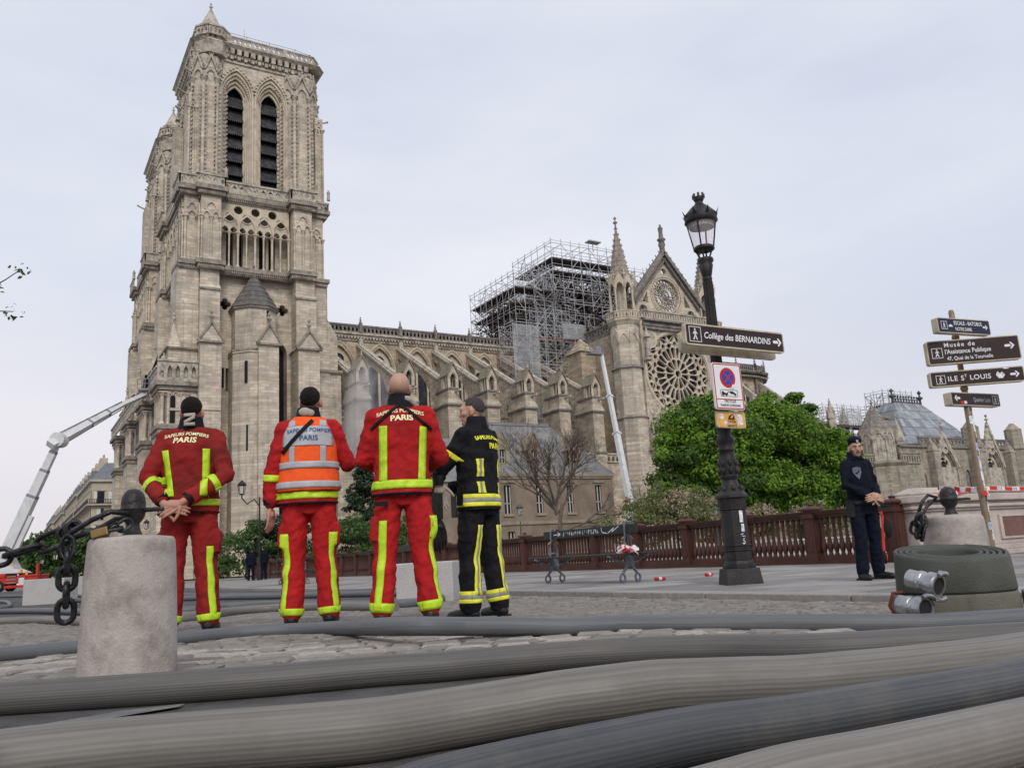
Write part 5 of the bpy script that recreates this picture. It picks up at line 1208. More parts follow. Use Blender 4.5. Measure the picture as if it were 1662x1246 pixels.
mat('bark_pale', (.13,.105,.085), .95, var=.3, vs=3, bump=.5, bs=14)
def limb(mb, p, d, L_, r, depth, rg, spread=.55, tips=None, n=5, shrink=.72):
    p = Vector(p); d = Vector(d).normalized(); pts = [p]; rs = [r]; k = 4
    for i in range(k):
        d = (d+Vector((rg.uniform(-1,1),rg.uniform(-1,1),rg.uniform(-.5,.9)))*.13).normalized(); p = p+d*(L_/k); pts.append(p); rs.append(r*(1-.45*(i+1)/k))
    mb.tube(pts, rs, n if r > .05 else 3)
    if depth <= 0:
        if tips is not None: tips.append(p)
        return
    for i in range(rg.choice((2,3,3))):
        a = rg.uniform(.3,1)*spread; ax = d.orthogonal().normalized(); ax.rotate(Matrix.Rotation(rg.uniform(0,2*pi),3,d)); nd = d.copy(); nd.rotate(Matrix.Rotation(a,3,ax))
        t = rg.uniform(.55,1); q = pts[int(t*k)]
        limb(mb, q, nd, L_*rg.uniform(.6,.85), r*shrink*.62, depth-1, rg, spread, tips, n, shrink)
def leaves(mb, c, rad, n, size, rg, mi=0, flat=.6, shell=.55):
    """leaf-sized faces through the volume of one clump, denser near its skin"""
    c = Vector(c); rx, ry, rz = rad
    for i in range(n):
        v = Vector((rg.gauss(0,1),rg.gauss(0,1),rg.gauss(0,1))).normalized(); t = 1-shell*(rg.random()**1.6)
        p = c+Vector((v.x*rx,v.y*ry,v.z*rz))*t
        nn = (v*(.6)+Vector((rg.uniform(-1,1),rg.uniform(-1,1),rg.uniform(-.2,1.2)))*flat).normalized(); a = nn.orthogonal().normalized(); a.rotate(Matrix.Rotation(rg.uniform(0,6.28),3,nn)); b = nn.cross(a)
        s = size*rg.uniform(.6,1.25); k = s*.55
        mb.add([p-a*s, p-b*k-nn*s*.12, p+a*s, p+b*k-nn*s*.12], [(0,1,2,3)], mi)
def tree(name, label, x, y, z0, h, crown, leafm, n, size, seed, trunk_r=.3, cat='tree', group=None, bark='bark', sub=26, flat=.6, extra=None):
    """crown: list of (dx,dy,z,rx,ry,rz) masses, each split into many small leaf clumps"""
    rg = random.Random(seed); r = thing(name, label, cat, (x,y,z0), group=group)
    t = MB(); limb(t, (0,0,-.2), (0,0,1), h*.42, trunk_r, 3, rg, .75); t.build('trunk', bark, r, local=True)
    c = MB(); tot = sum(a[3]*a[4]*a[5] for a in crown)**(1)
    for (dx,dy,z,rx,ry,rz) in crown:
        share = rx*ry*rz/tot
        for k in range(max(4,int(sub*len(crown)*share))):
            v = Vector((rg.gauss(0,1),rg.gauss(0,1),rg.gauss(0,1))).normalized(); q = rg.uniform(.55,.98)
            cc = (dx+v.x*rx*q, dy+v.y*ry*q, z+v.z*rz*q); s = rg.uniform(.15,.37)
            leaves(c, cc, (rx*s*1.2, ry*s*1.2, rz*s*.9), int(n*share/max(4,int(sub*len(crown)*share))), size, rg, 0 if not extra or rg.random()>extra else 1, flat)
    c.build('crown', leafm if isinstance(leafm,list) else [leafm], r, local=True); return r
# two horse chestnuts behind the river railing
tree('chestnut_tree', 'big round fresh green chestnut tree just right of the rose window', 60.5, 60, 0, 13, [(-1.5,0,10.2,4.6,5,4.2),(-4,0,7.6,4.4,4,3.6),(2.5,0,9.0,4.6,4.6,4.0),(0,-1,6.0,6.8,4,3.4),(-.5,0,13.0,3.8,3.2,2.4),(-5.4,0,5.0,3.2,3,2.8)], ['leaf_chestnut','leaf_deep'], 76000, .20, 31, .4, sub=44, extra=.3)
tree('chestnut_tree', 'broad chestnut tree behind the lamp post, its crown reaching to the policeman', 71.5, 60, 0, 13, [(-2.5,0,11.3,4.6,4.6,3.6),(1.5,0,9.8,5,4.6,4.2),(5.4,0,8.4,4.4,4,3.8),(0,-1,6.4,8.0,4,3.6),(-1,0,13.9,3.6,3.2,2.2),(7.2,0,6.4,3.2,3,3.4),(4,-1,5.0,5,3.5,3.2)], ['leaf_chestnut','leaf_deep'], 94000, .20, 32, .45, sub=44, extra=.3)
# blossoming shrubs in front of them
for i, (px, Y, w_, h_, lab) in enumerate(((1040,52,3.2,4.4,'thin shrub in pale blossom beside the presbytery corner'),(1105,51,3.8,5.0,'wide shrub in pale blossom left of the lamp post base'),(1165,51,3.0,4.0,'dense low shrub directly left of the lamp post'),(1232,50,2.4,3.6,'small shrub with pink-white blossom right of the lamp post'),(1322,50,2.6,3.4,'blossoming shrub left of the policeman behind the railing'))):
    g = on_y(px, 870, Y); tree('flowering_shrub', lab, g.x, Y, 0, h_*.8, [(0,0,h_*.55,w_,w_*.8,h_*.5),(w_*.3,0,h_*.8,w_*.5,w_*.5,h_*.35),(-w_*.4,0,h_*.75,w_*.5,w_*.5,h_*.35)], ['leaf_olive','leaf_blossom'], 5200, .13, 50+i, .08, 'shrub', None, 'bark', 20, 1.0, .32)
# conifer and bushes between the firefighters
rg = random.Random(77); r = thing('conifer_tree', 'dark conifer tree seen between the hi-vis firefighter and the bald firefighter', 'tree', (27.0, 70, 0))
t = MB(); t.cyl((0,0,-.2),(0,0,9.3),.25,.04,6); t.build('trunk', 'bark', r, local=True)
c = MB()
for k in range(70):
    z = .8+8.4*(k/70)**1.0; R = (9.6-z)*.30+.2; a = rg.uniform(0,2*pi); d = R*rg.uniform(.5,1); leaves(c, (d*cos(a),d*sin(a),z-.1*d), (.75,.75,.3), 110, .16, rg, 0, 1.0)
c.build('crown', 'leaf_dark', r, local=True)
tree('bush', 'brownish green bush below the dark conifer', 29.2, 66, 0, 4, [(0,0,2.6,2.2,2,2.6),(1.5,0,1.6,2,2,1.8)], ['leaf_mid','leaf_olive'], 5000, .15, 61, .08, 'bush', None, 'bark', 20, 1, .3)
for i, (px, Y, w_, h_, m_, lab) in enumerate(((400,62,3.2,3.9,'leaf_mid','feathery green bush behind the first firefighter and the wall lamp'),(452,60,2.2,4.2,'leaf_dark','dark upright bush next to the hi-vis vest firefighter'),(555,58,3.0,4.0,'leaf_mid','low green bush between the second and third firefighters'))):
    g = on_y(px, 880, Y); tree('bush', lab, g.x, Y, 0, h_, [(0,0,h_*.5,w_,w_,h_*.5),(w_*.4,0,h_*.7,w_*.6,w_*.6,h_*.35)], [m_], 5500, .14, 80+i, .08, 'bush', None, 'bark', 22, 1)
# far round trees at the left, behind the fire engine
for i, (px, Y, w_, h_, lab) in enumerate(((50,150,4.0,7.4,'far green tree left of the two street lanterns'),(85,140,4.0,8.2,'far green tree directly behind the two street lanterns'),(122,150,4.6,9.0,'far green tree in front of the apartment row'))):
    g = on_y(px, 920, Y); tree('street_tree', lab, g.x, Y, 0, h_*.8, [(0,0,h_*.6,w_,w_,h_*.42),(w_*.4,0,h_*.5,w_*.7,w_*.7,h_*.36),(-w_*.4,0,h_*.5,w_*.7,w_*.7,h_*.36)], ['leaf_mid'], 6000, .34, 90+i, .22, 'tree')
# bare tree in front of the presbytery
rg = random.Random(15); r = thing('bare_tree', 'leafless spreading tree in front of the presbytery', 'tree', (38.6, 57, 0))
t = MB()
limb(t, (0,0,-.2), (.02,0,1), 4.6, .27, 0, rg); tips = []
for k in range(9):
    a = 2*pi*k/9; limb(t, (0,0,3.6+.12*k), (cos(a)*.75,sin(a)*.6,.75+.1*(k%3)), 3.3, .12, 5, rg, .75, tips, 4, .98)
limb(t, (0,0,2.0), (.95,-.2,.4), 3.6, .12, 3, rg, .6, tips, 4, .95); t.build('trunk', 'bark_pale', r, local=True)
c = MB()
for p in tips:
    if rg.random() < .06: leaves(c, p, (.18,.18,.18), 4, .06, rg)
c.build('crown', 'leaf_bud', r, local=True)
rg = random.Random(16); r = thing('sapling', 'thin bare sapling between the crane boom and the blossoming shrubs', 'tree', (49.5, 58, 0)); t = MB(); tips = []; limb(t, (0,0,-.2), (.05,0,1), 3.5, .1, 4, rg, .6, tips, 4, .95); t.build('trunk', 'bark_pale', r, local=True); c = MB()
for p in tips: leaves(c, p, (.3,.3,.3), 5, .09, rg)
c.build('crown', 'leaf_bud', r, local=True)
# leafy branch end hanging into the left edge of the view: the tree stands just outside it
rg = random.Random(18); r = thing('plane_tree', 'tree outside the left edge with a few leafy branch ends in view', 'tree', (-6.9, 34, -.07)); t = MB(); tips = []
limb(t, (0,0,0), (0,0,1), 6, .3, 4, rg, .9, tips, 5, .95)
for z in (5.6,6.4,7.2,8.0,8.8,9.6,11.0): limb(t, (0,0,z-1.5), (1,rg.uniform(-.2,.2),.35), 3.0, .07, 3, rg, .6, tips, 4, .95)
t.build('trunk', 'bark', r, local=True); c = MB()
for p in tips: leaves(c, p, (.38,.38,.3), 16, .1, rg)
c.build('crown', 'leaf_mid', r, local=True)
# ================================================================ people
mat('skin', (.46,.27,.20), .55, var=.08, vs=30, bump=.1, bs=120)
mat('skin_red', (.44,.23,.17), .55, var=.1, vs=30, bump=.1, bs=120)
mat('hair_dark', (.018,.014,.012), .7, spec=.12, var=.4, vs=60, bump=.8, bs=260)
mat('hair_grey', (.075,.068,.064), .75, spec=.12, var=.45, vs=90, bump=.8, bs=260)
mat('beard', (.06,.04,.03), .8, var=.4, vs=80, bump=.6, bs=260)
mat('cloth_red', (.40,.016,.018), .82, spec=.12, var=.2, vs=7, bump=.8, bs=16, dirt=(.10,.014,.013), dirt_amt=.6, dirt_scale=2.4)
mat('cloth_dark_red', (.25,.02,.018), .85, spec=.12, var=.2, vs=7, bump=.8, bs=16, dirt=(.06,.018,.016), dirt_amt=.8, dirt_scale=2.2)
mat('cloth_black', (.011,.011,.014), .75, spec=.12, var=.3, vs=9, bump=.7, bs=18)
mat('cloth_navy', (.006,.008,.016), .85, spec=.12, var=.25, vs=9, bump=.3, bs=40)
mat('lime_band', (.47,.69,.03), .4, var=.16, vs=26, bump=.15, bs=60)
mat('yellow_band', (.74,.74,.05), .4, var=.16, vs=14, bump=.15, bs=60)
mat('silver_band', (.40,.41,.44), .35, var=.12, vs=12, bump=.2, bs=40)
mat('silver_dull', (.26,.26,.25), .45, var=.12, vs=12, bump=.2, bs=40)
mat('vest_orange', (.88,.115,.025), .7, spec=.12, var=.06, vs=8, bump=.3, bs=26)
mat('print_cream', (.82,.80,.48), .6, var=.03, bump=0)
mat('print_yellow', (.85,.82,.05), .6, var=.03, bump=0)
mat('print_blue', (.03,.08,.24), .6, var=.05, bump=0)
mat('hood_knit', (.38,.34,.29), .9, var=.12, vs=14, bump=.4, bs=90)
mat('leather_black', (.012,.012,.013), .4, var=.3, vs=20, bump=.3, bs=80)
mat('strap_black', (.010,.010,.011), .6, spec=.12, var=.2, bump=.2, bs=90)
mat('badge_grey', (.10,.11,.14), .6, var=.4, vs=60, bump=0)
mat('eye_white', (.7,.68,.65), .2, bump=0, var=.02); mat('eye_dark', (.02,.015,.012), .15, bump=0); mat('lip', (.36,.14,.12), .5, bump=0)
TMP = bpy.data.scenes.new('workbench')
def remesh(mb, voxel, smooth=2, keep=None):
    me = bpy.data.meshes.new('t'); me.from_pydata(mb.v, [], mb.f); o = bpy.data.objects.new('t', me); TMP.collection.objects.link(o)
    r = o.modifiers.new('r','REMESH'); r.mode = 'VOXEL'; r.voxel_size = voxel
    if smooth: s = o.modifiers.new('s','SMOOTH'); s.factor = .5; s.iterations = smooth
    vl = TMP.view_layers[0]; vl.update(); dg = vl.depsgraph; ev = o.evaluated_get(dg); m2 = ev.to_mesh()
    vs = [tuple(v.co) for v in m2.vertices]; fs = [tuple(p.vertices) for p in m2.polygons]; ev.to_mesh_clear()
    bpy.data.objects.remove(o); bpy.data.meshes.remove(me); return vs, fs
def folds(vs, fs, fn):
    """push each point along its normal by fn(p)"""
    nm = [Vector() for _ in vs]; V = [Vector(v) for v in vs]
    for f in fs:
        n_ = (V[f[1]]-V[f[0]]).cross(V[f[2]]-V[f[0]])
        for i in f: nm[i] += n_
    return [tuple(v+n_.normalized()*fn(v)) if n_.length > 0 else tuple(v) for v, n_ in zip(V, nm)]
def loft(mb, rings, n=24):
    """closed body of elliptical rings: (x, y, z, rx, ry)"""
    vs = []
    for (x,y,z,rx,ry) in rings:
        for i in range(n): t = 2*pi*i/n; vs.append((x+rx*cos(t), y+ry*sin(t), z))
    fs = [(k*n+i,k*n+(i+1)%n,(k+1)*n+(i+1)%n,(k+1)*n+i) for k in range(len(rings)-1) for i in range(n)]
    fs += [tuple(range(n-1,-1,-1)), tuple(range((len(rings)-1)*n, len(rings)*n))]
    return mb.add(vs, fs)
def chain(mb, pts, rs, n=14):
    mb.tube(pts, rs, n); mb.ball(pts[0], rs[0]*.98, n, 8); mb.ball(pts[-1], rs[-1]*.98, n, 8)
    for p, r in zip(pts[1:-1], rs[1:-1]): mb.ball(p, r*.99, n, 8)
    return mb
def hand(mb, wrist, d, nrm, thumb, curl=.5, L_=.18):
    """palm, four unequal bent fingers and a thumb leaving the side of the palm"""
    w_, d, nrm = Vector(wrist), Vector(d).normalized(), Vector(nrm).normalized(); s = d.cross(nrm).normalized()*(1 if thumb > 0 else -1); nrm = (nrm-d*nrm.dot(d)).normalized()
    m = MB(); k = L_/.18
    for t in (-.5,-.17,.17,.5): m.tube([w_, w_+d*.045*k+s*t*.05*k, w_+d*.09*k+s*t*.074*k], [.019*k,.018*k,.0125*k], 8)
    m.ball(w_+d*.05*k, (.035*k,.03*k,.03*k), 8, 6); m.ball(w_, .026*k, 8, 6)
    for t, ln in ((.5,.072),(.17,.082),(-.17,.077),(-.5,.06)):
        p = w_+d*.09*k+s*t*.074*k; dd = d.copy(); pts = [p]
        for j, f in enumerate((.45,.32,.23)):
            dd = (dd-nrm*curl*(.55+.25*j)).normalized(); p = p+dd*ln*f*k*1.25; pts.append(p)
        m.tube(pts, [.0112*k,.0105*k,.0095*k,.0075*k], 7); [m.ball(q, r*k, 7, 5) for q, r in zip(pts, (.0112,.0106,.0096,.0078))]
    p = w_+d*.025*k+s*.032*k; dd = (d*.65+s*.75-nrm*.25).normalized(); pts = [p]
    for f in (.042,.034,.026): p = p+dd*f*k; pts.append(p); dd = (dd*.8+d*.35-nrm*.25*curl).normalized()
    m.tube(pts, [.016*k,.0135*k,.0115*k,.009*k], 7); [m.ball(q, r*k, 7, 5) for q, r in zip(pts, (.016,.0135,.0115,.0092))]
    vs, fs = remesh(m, .0045, 2); mb.add(vs, fs, 0, True)
def head_shape(m, c, yaw=0, tilt=0, k=1.0):
    """skull, jaw, nose, ears, neck facing +Y turned by yaw, tilted up by tilt; returns a placing function"""
    R = Matrix.Rotation(yaw,3,'Z') @ Matrix.Rotation(tilt,3,'X'); c = Vector(c)
    def pl(x,y,z): return c+R@Vector((x*k,y*k,z*k))
    def el(x,y,z,rx,ry,rz,nu=14,nv=10):
        o = len(m.v); m.ball((0,0,0),(rx*k,ry*k,rz*k),nu,nv); cc = Vector((x,y,z))*k
        for i in range(o,len(m.v)): m.v[i] = tuple(c+R@(Vector(m.v[i])+cc))
    el(0,-.012,.03,.076,.095,.088); el(0,.03,.005,.066,.07,.085); el(0,.042,-.055,.05,.052,.055); el(0,.066,-.09,.03,.026,.024); el(0,.0,-.045,.058,.06,.06)
    el(0,.098,-.02,.013,.022,.016); el(0,.092,.005,.010,.014,.03); el(0,.085,.03,.055,.018,.014); el(.045,.06,-.02,.022,.025,.02); el(-.045,.06,-.02,.022,.025,.02); el(0,.09,-.055,.024,.016,.012)
    for s in (-1,1): el(s*.083,-.005,-.012,.010,.020,.034); el(s*.079,.0,-.03,.012,.014,.02)
    return pl
def person(name, label, x, y, z, heading, H, hair, skin='skin', group=None): return thing(name, label, 'person', (x,y,z), -heading, group)
def surf_band(bvh, pts_dirs, w_dir, width, off=.004):
    """ribbon laid on a surface: list of (origin, inward direction), edge offset along w_dir"""
    mb = MB(); vs = []; ok = []
    for (o, d) in pts_dirs:
        row = []
        for t in (-.5, -.17, .17, .5):
            wd = w_dir(o) if callable(w_dir) else w_dir; h = bvh.ray_cast(Vector(o)+Vector(wd)*width*t, Vector(d))
            row.append(None if h[0] is None else h[0]-Vector(d)*off+h[1]*0)
        vs.append(row)
    ids = []
    for row in vs:
        r_ = []
        for p in row:
            if p is None: r_.append(None)
            else: r_.append(len(mb.v)); mb.v.append(tuple(p))
        ids.append(r_)
    for a, b in zip(ids, ids[1:]):
        for i in range(3):
            q = [a[i], a[i+1], b[i+1], b[i]]
            if None in q: continue
            P_ = [Vector(mb.v[t]) for t in q]
            if max((P_[0]-P_[2]).length,(P_[1]-P_[3]).length) > width+.12: continue
            mb.smooth.add(len(mb.f)); mb.f.append(tuple(q)); mb.m.append(0)
    return mb
def solidify(o, t=.003):
    m = o.modifiers.new('thickness','SOLIDIFY'); m.thickness = t; m.offset = 0
def text_mesh(body, size, bold=.012, shear=0, sx=1.0):
    cu = bpy.data.curves.new('t','FONT'); cu.body = body; cu.size = size; cu.align_x = 'CENTER'; cu.offset = bold*size; cu.shear = shear; cu.resolution_u = 3
    o = bpy.data.objects.new('t', cu); TMP.collection.objects.link(o); vl = TMP.view_layers[0]; vl.update(); ev = o.evaluated_get(vl.depsgraph); me = ev.to_mesh()
    vs = [(v.co.x*sx, v.co.y) for v in me.vertices]; fs = [tuple(p.vertices) for p in me.polygons]; ev.to_mesh_clear(); bpy.data.objects.remove(o); bpy.data.curves.remove(cu); return vs, fs
def print_on(bvh, root, body, size, m, x0, z0, shear=0, bold=.02, bend=0, sx=1.0, off=.005, tilt=0, name='printed_text', yaw=0):
    vs, fs = text_mesh(body, size, bold, shear, sx); mb = MB(); out = []
    d = Vector((sin(-yaw), cos(-yaw), 0)); r_ = Vector((cos(-yaw), -sin(-yaw), 0))
    for (u, v) in vs:
        o = r_*(x0+u)-d*.8+Vector((0,0,z0+v-bend*u*u+tilt*u)); h = bvh.ray_cast(o, d); out.append(h[0]-d*off if h[0] else o+d*.7)
    mb.add(out, fs); return mb.build(name, m, root, local=True)
def figure(name, label, px, s, zfoot, heading, H, P):
    """P: pose and dress. Local frame: facing +Y, +X on the person's right as seen from behind."""
    c = at(px, 623, s); az = YAW+math.atan((px-831)/FPX)
    x, y = c.x, c.y
    root = thing(name, label, 'person', (x, y, zfoot), -heading, P.get('group'))
    k = H/1.78; sh = P.get('sh', .192); rg = random.Random(int(px)); lean = P.get('lean', 0)
    J = P['j']            # joints: shoulder offsets implied
    hipw = .095; feet = P.get('feet', ((-.13,0),(.13,0)))
    # --- body, one continuous skin mesh
    b = MB()
    bs = P.get('slim',1)**1.3; loft(b, [(0,0,.86*k,.15*bs,.10*bs),(0,0,1.0*k,.155*bs,.105*bs),(0,0,1.12*k,.14*bs,.10*bs),(0,0,1.3*k,.16*bs,.10*bs),(0,-.01,1.42*k,.15*bs,.085*bs),(0,-.01,1.49*k,.09,.07)], 20)
    chain(b, [(0,-.005,1.46*k),(0,.01,1.56*k)], [.058,.054])
    arms = []
    for sgn, key in ((-1,'L'),(1,'R')):
        S = Vector((sgn*(sh-.025), -.01, 1.435*k)); E_ = Vector(J[key][0]); W_ = Vector(J[key][1]); arms.append((S,E_,W_)); chain(b, [S,E_,W_], [.048,.040,.028])
    legs = []
    for (fx, fy), sgn in zip(feet, (-1,1)):
        Hh = Vector((sgn*hipw, 0, .88*k)); A = Vector((fx, fy-.02, .09)); K = (Hh+A)/2+Vector((0,.02,.02)); legs.append((Hh,K,A)); chain(b, [Hh,K,A], [.085,.058,.042]); chain(b, [A, A+Vector((0,.0,-.05))], [.036,.03])
    hd = MB(); hc = Vector((P.get('hx',0), .025, H-.125)); pl = head_shape(b, hc, P.get('hyaw',0), P.get('htilt',0))
    vs, fs = remesh(b, .0085, 2); bm = MB(); bm.add(vs, fs, 0, True)
    for (S,E_,W_), key, sgn in zip(arms, 'LR', (-1,1)):
        if key in P.get('hands', ''):
            hp = P['hand'+key]; hand(bm, W_+(W_-E_).normalized()*.015, hp[0], hp[1], hp[2], hp[3] if len(hp) > 3 else .5)
    bm.build('body', P.get('skin','skin'), root, local=True)
    # --- hair
    if P.get('hair'):
        h = MB(); R = Matrix.Rotation(P.get('hyaw',0),3,'Z') @ Matrix.Rotation(P.get('htilt',0),3,'X')
        h.ball((0,0,0),(.0785,.0985,.089),20,14); hv = []
        for v in h.v:
            v = Vector(v)
            if v.y > .055: v.y = .055+(v.y-.055)*.45
            lim = -.062+.5*max(0,v.y+.05) if v.y < .02 else .0
            if v.z < lim: v.z = lim+(v.z-lim)*.2; v.x *= .93; v.y *= .93
            hv.append(hc+R@(v+Vector((0,-.014,.034)))+R@(Vector((0,0,0))))
        h.v = [tuple(v) for v in hv]; vs, fs = remesh(h, .008, 2); vs = folds(vs, fs, lambda v: .0035*noise.noise(v*55)+.002*noise.noise(v*130)); q = MB(); q.add(vs, fs, 0, True); q.build('hair', P['hair'], root, local=True)
    # --- trousers
    t = MB(); loft(t, [(0,0,.80*k,.135,.11),(0,-.005,.9*k,.178,.128),(0,-.005,1.0*k,.178,.125),(0,0,1.06*k,.165,.115)], 24)
    baggy = P.get('baggy', 1.0)
    for (Hh,K,A), sgn in zip(legs, (-1,1)):
        chain(t, [Hh, Hh.lerp(K,.5)+Vector((sgn*.01,0,0)), K, K.lerp(A,.5), A+Vector((0,0,.02))], [.105*baggy,.102*baggy,.088*baggy,.085*baggy,.086*baggy])
    for sgn, (Hh,K,A) in zip((-1,1), legs):      # cargo pockets
        if P.get('pocket'): q = Hh.lerp(K,.62)+Vector((sgn*.098,-.01,0)); t.obox(q, (.022,0,0), (0,.07,0), (0,0,.085))
    vs, fs = remesh(t, .012, 2)
    vs = [v for v in vs]; vs = folds(vs, fs, lambda v: .010*noise.noise(Vector((v.x*6+3+v.z*2,v.y*6,v.z*9+v.x*4)))*(1.2 if v.z < .62*k else .8)-.014*abs(noise.noise(Vector((v.x*8+v.z*6,v.y*8,v.z*10-v.x*9))))-.009*abs(noise.noise(Vector((v.x*16-v.z*11,v.y*16,v.z*19+5))))+.004)
    q = MB(); q.add(vs, fs, 0, True); tro = q.build('trousers', P['cloth'], root, local=True); tb = BVHTree.FromPolygons([Vector(v) for v in vs], fs)
    # --- boots
    for (Hh,K,A), sgn in zip(legs, (-1,1)):
        m = MB(); sp = Vector((sgn*.03,0,0)) if not P.get('toe') else Vector(P['toe'][0 if sgn<0 else 1])
        chain(m, [A+Vector((0,0,.06)), A+Vector((0,-.01,-.03))], [.06,.058]); chain(m, [A+Vector((0,-.03,-.045)), A+Vector((0,.08,-.05))+sp*.6, A+Vector((0,.17,-.058))+sp], [.048,.047,.04]); vs, fs = remesh(m, .011, 2)
        vs = [(a, b_, max(.002,c_)) for a,b_,c_ in vs]; m = MB(); m.add(vs, fs, 0, True); m.box(A.x-.045,A.x+.045,A.y-.08,A.y+.05,0,.022); m.build('boot', 'leather_black', root, local=True)
    # --- jacket
    t = MB(); zh = P.get('hem', .86)*k
    rings = [(0,-.005,zh,.222,.155),(0,-.005,.95*k,.218,.152),(0,0,1.06*k,.208,.146),(0,0,1.16*k,.205,.144),(0,-.005,1.28*k,.21,.148),(0,-.012,1.39*k,.205,.14),(0,-.012,1.47*k,.165,.115),(0,-.008,1.525*k,.105,.09)]
    sl = P.get('slim',1); rings = [(a,b_,c_,d*sl,e*sl) for a,b_,c_,d,e in rings]
    loft(t, rings, 28)
    for (S,E_,W_), key in zip(arms, 'LR'):
        c_ = W_+(E_-W_).normalized()*P.get('cuff',.02); chain(t, [S, S.lerp(E_,.5), E_, E_.lerp(c_,.55), c_], [a*P.get('slim',1) for a in (.088,.075,.068,.063,.057)])
        chain(t, [S, (S.x*.35,-.01,1.49*k)], [.085*P.get('slim',1),.06])
    vs, fs = remesh(t, .0105, 2)
    def fd(v):
        a = .008*noise.noise(Vector((v.x*7+v.z*3,v.y*7,v.z*5+5)))-.018*abs(noise.noise(Vector((v.x*6+v.z*5,v.y*6,v.z*7-v.x*6))))-.010*abs(noise.noise(Vector((v.x*13-v.z*9,v.y*13,v.z*11+v.x*8+7))))+.004+.003*noise.noise(v*21)
        if abs(v.x) > .19: a += .006*noise.noise(Vector((v.x*9,v.y*9,v.z*24)))
        return a
    vs = folds(vs, fs, fd); q = MB(); q.add(vs, fs, 0, True); jk = q.build('jacket', P['cloth'], root, local=True); jb = BVHTree.FromPolygons([Vector(v) for v in vs], fs)
    def torso(z):
        for a, b_ in zip(rings, rings[1:]):
            if a[2] <= z <= b_[2]: f = (z-a[2])/(b_[2]-a[2]); return [a[i]+(b_[i]-a[i])*f for i in range(5)]
        return rings[0] if z < rings[0][2] else rings[-1]
    def ring_band(nm, z, wd, m, a0=-200, a1=20, tilt=0, off=.005, par=root, bvh=None, grow=1.18):
        pd = []
        for i in range(61):
            a = radians(a0+(a1-a0)*i/60); zz = z+tilt*cos(a); T = torso(zz); pd.append(((T[0]+T[3]*grow*cos(a), T[1]+T[4]*grow*sin(a), zz), (-cos(a)*T[3]/.2, -sin(a)*T[4]/.2*1.0, 0)))
        pd = [(o, Vector(d).normalized()) for o, d in pd]
        o = surf_band(bvh or jb, pd, (0,0,1), wd, off).build(nm, m, par, local=True); solidify(o); return o
    def back_stripe(nm, x0, z0, x1, z1, wd, m, off=.005, bvh=None, par=root, n=26):
        pd = [((x0+(x1-x0)*i/n, -.8, z0+(z1-z0)*i/n), Vector((0,1,0))) for i in range(n+1)]; t_ = Vector((x1-x0,0,z1-z0)).normalized()
        o = surf_band(bvh or jb, pd, (t_.z,0,-t_.x), wd, off).build(nm, m, par, local=True); solidify(o); return o
    def limb_band(nm, A, B, f, wd, m, bvh, r=.13, off=.005, a0=0, a1=360):
        A, B = Vector(A), Vector(B); d = (B-A).normalized(); u = d.orthogonal().normalized(); v = d.cross(u); c_ = A.lerp(B, f)
        pd = [(c_+(u*cos(radians(a0+(a1-a0)*i/40))+v*sin(radians(a0+(a1-a0)*i/40)))*r, -(u*cos(radians(a0+(a1-a0)*i/40))+v*sin(radians(a0+(a1-a0)*i/40)))) for i in range(41)]
        o = surf_band(bvh, pd, d, wd, off).build(nm, m, root, local=True); solidify(o); return o
    ctx = dict(root=root, jb=jb, tb=tb, arms=arms, legs=legs, k=k, ring=ring_band, back=back_stripe, limb=limb_band, hc=hc, torso=torso, rings=rings, pl=pl)
    return ctx
def black_hem(c, m='strap_black', z=.862): c['ring']('hem', z*c['k'], .03, m, -360, 0, 0, .006)
def trouser_stripe(c, x_of, m, wd=.05, z0=.06, z1=.7, sides=(-1,1)):
    for sgn in sides:
        Hh,K,A = c['legs'][0 if sgn < 0 else 1]; n = 26; pd = []
        for i in range(n+1):
            z = (z1+(z0-z1)*i/n)*c['k']; f = (Hh.z-z)/(Hh.z-A.z); p = Hh.lerp(A, f); a = x_of*sgn; pd.append(((p.x+sin(a)*.3, p.y-cos(a)*.3, z), Vector((-sin(a),cos(a),0))))
        o = surf_band(c['tb'], pd, (cos(x_of*sgn),sin(x_of*sgn),0), wd, .005).build('reflective_stripe', m, c['root'], local=True); solidify(o)
def collar(c, m='cloth_black', hood=None):
    k = c['k']; b = MB(); loft(b, [(0,-.008,1.49*k,.118,.10),(0,-.012,1.54*k,.092,.088),(0,-.01,1.605*k,.08,.082)], 20); vs, fs = remesh(b, .009, 2); vs = folds(vs, fs, lambda v: .006*noise.noise(v*16)); q = MB(); q.add(vs, fs, 0, True); q.build('collar', m, c['root'], local=True)
cream, lime = 'print_cream', 'lime_band'
zr = lambda px, s: road_z(*tuple(at(px,623,s))[:2])
AZ = lambda px: YAW+math.atan((px-831)/FPX)
# ---- first firefighter: hands clasped behind the back
z1 = zr(310,6.4); H1 = 1.76
c = figure('person', 'person in dark red firefighter kit standing with hands clasped behind the back', 312, 6.4, z1, AZ(310)+.12, H1, dict(cloth='cloth_dark_red', hair='hair_dark', skin='skin_red', pocket=True, hands='LR', cuff=.05,
    j=dict(L=((-.285,-.07,1.13),(-.15,-.235,.93)), R=((.265,-.12,1.12),(-.01,-.25,.935))), handL=((.95,-.15,-.25),(.1,-1,.1),1,.45), handR=((-.85,-.1,-.4),(-.1,-1,.15),-1,.55), hyaw=-.12, htilt=.12, feet=((-.12,-.02),(.15,.0))))
collar(c); k = c['k']; R_ = c['root']
print_on(c['jb'], R_, 'SAPEURS POMPIERS', .036, cream, -.02, 1.45*k, .15, .02, .8, 1.0); print_on(c['jb'], R_, 'PARIS', .056, cream, -.03, 1.395*k, .15, .03, .4, 1.2)
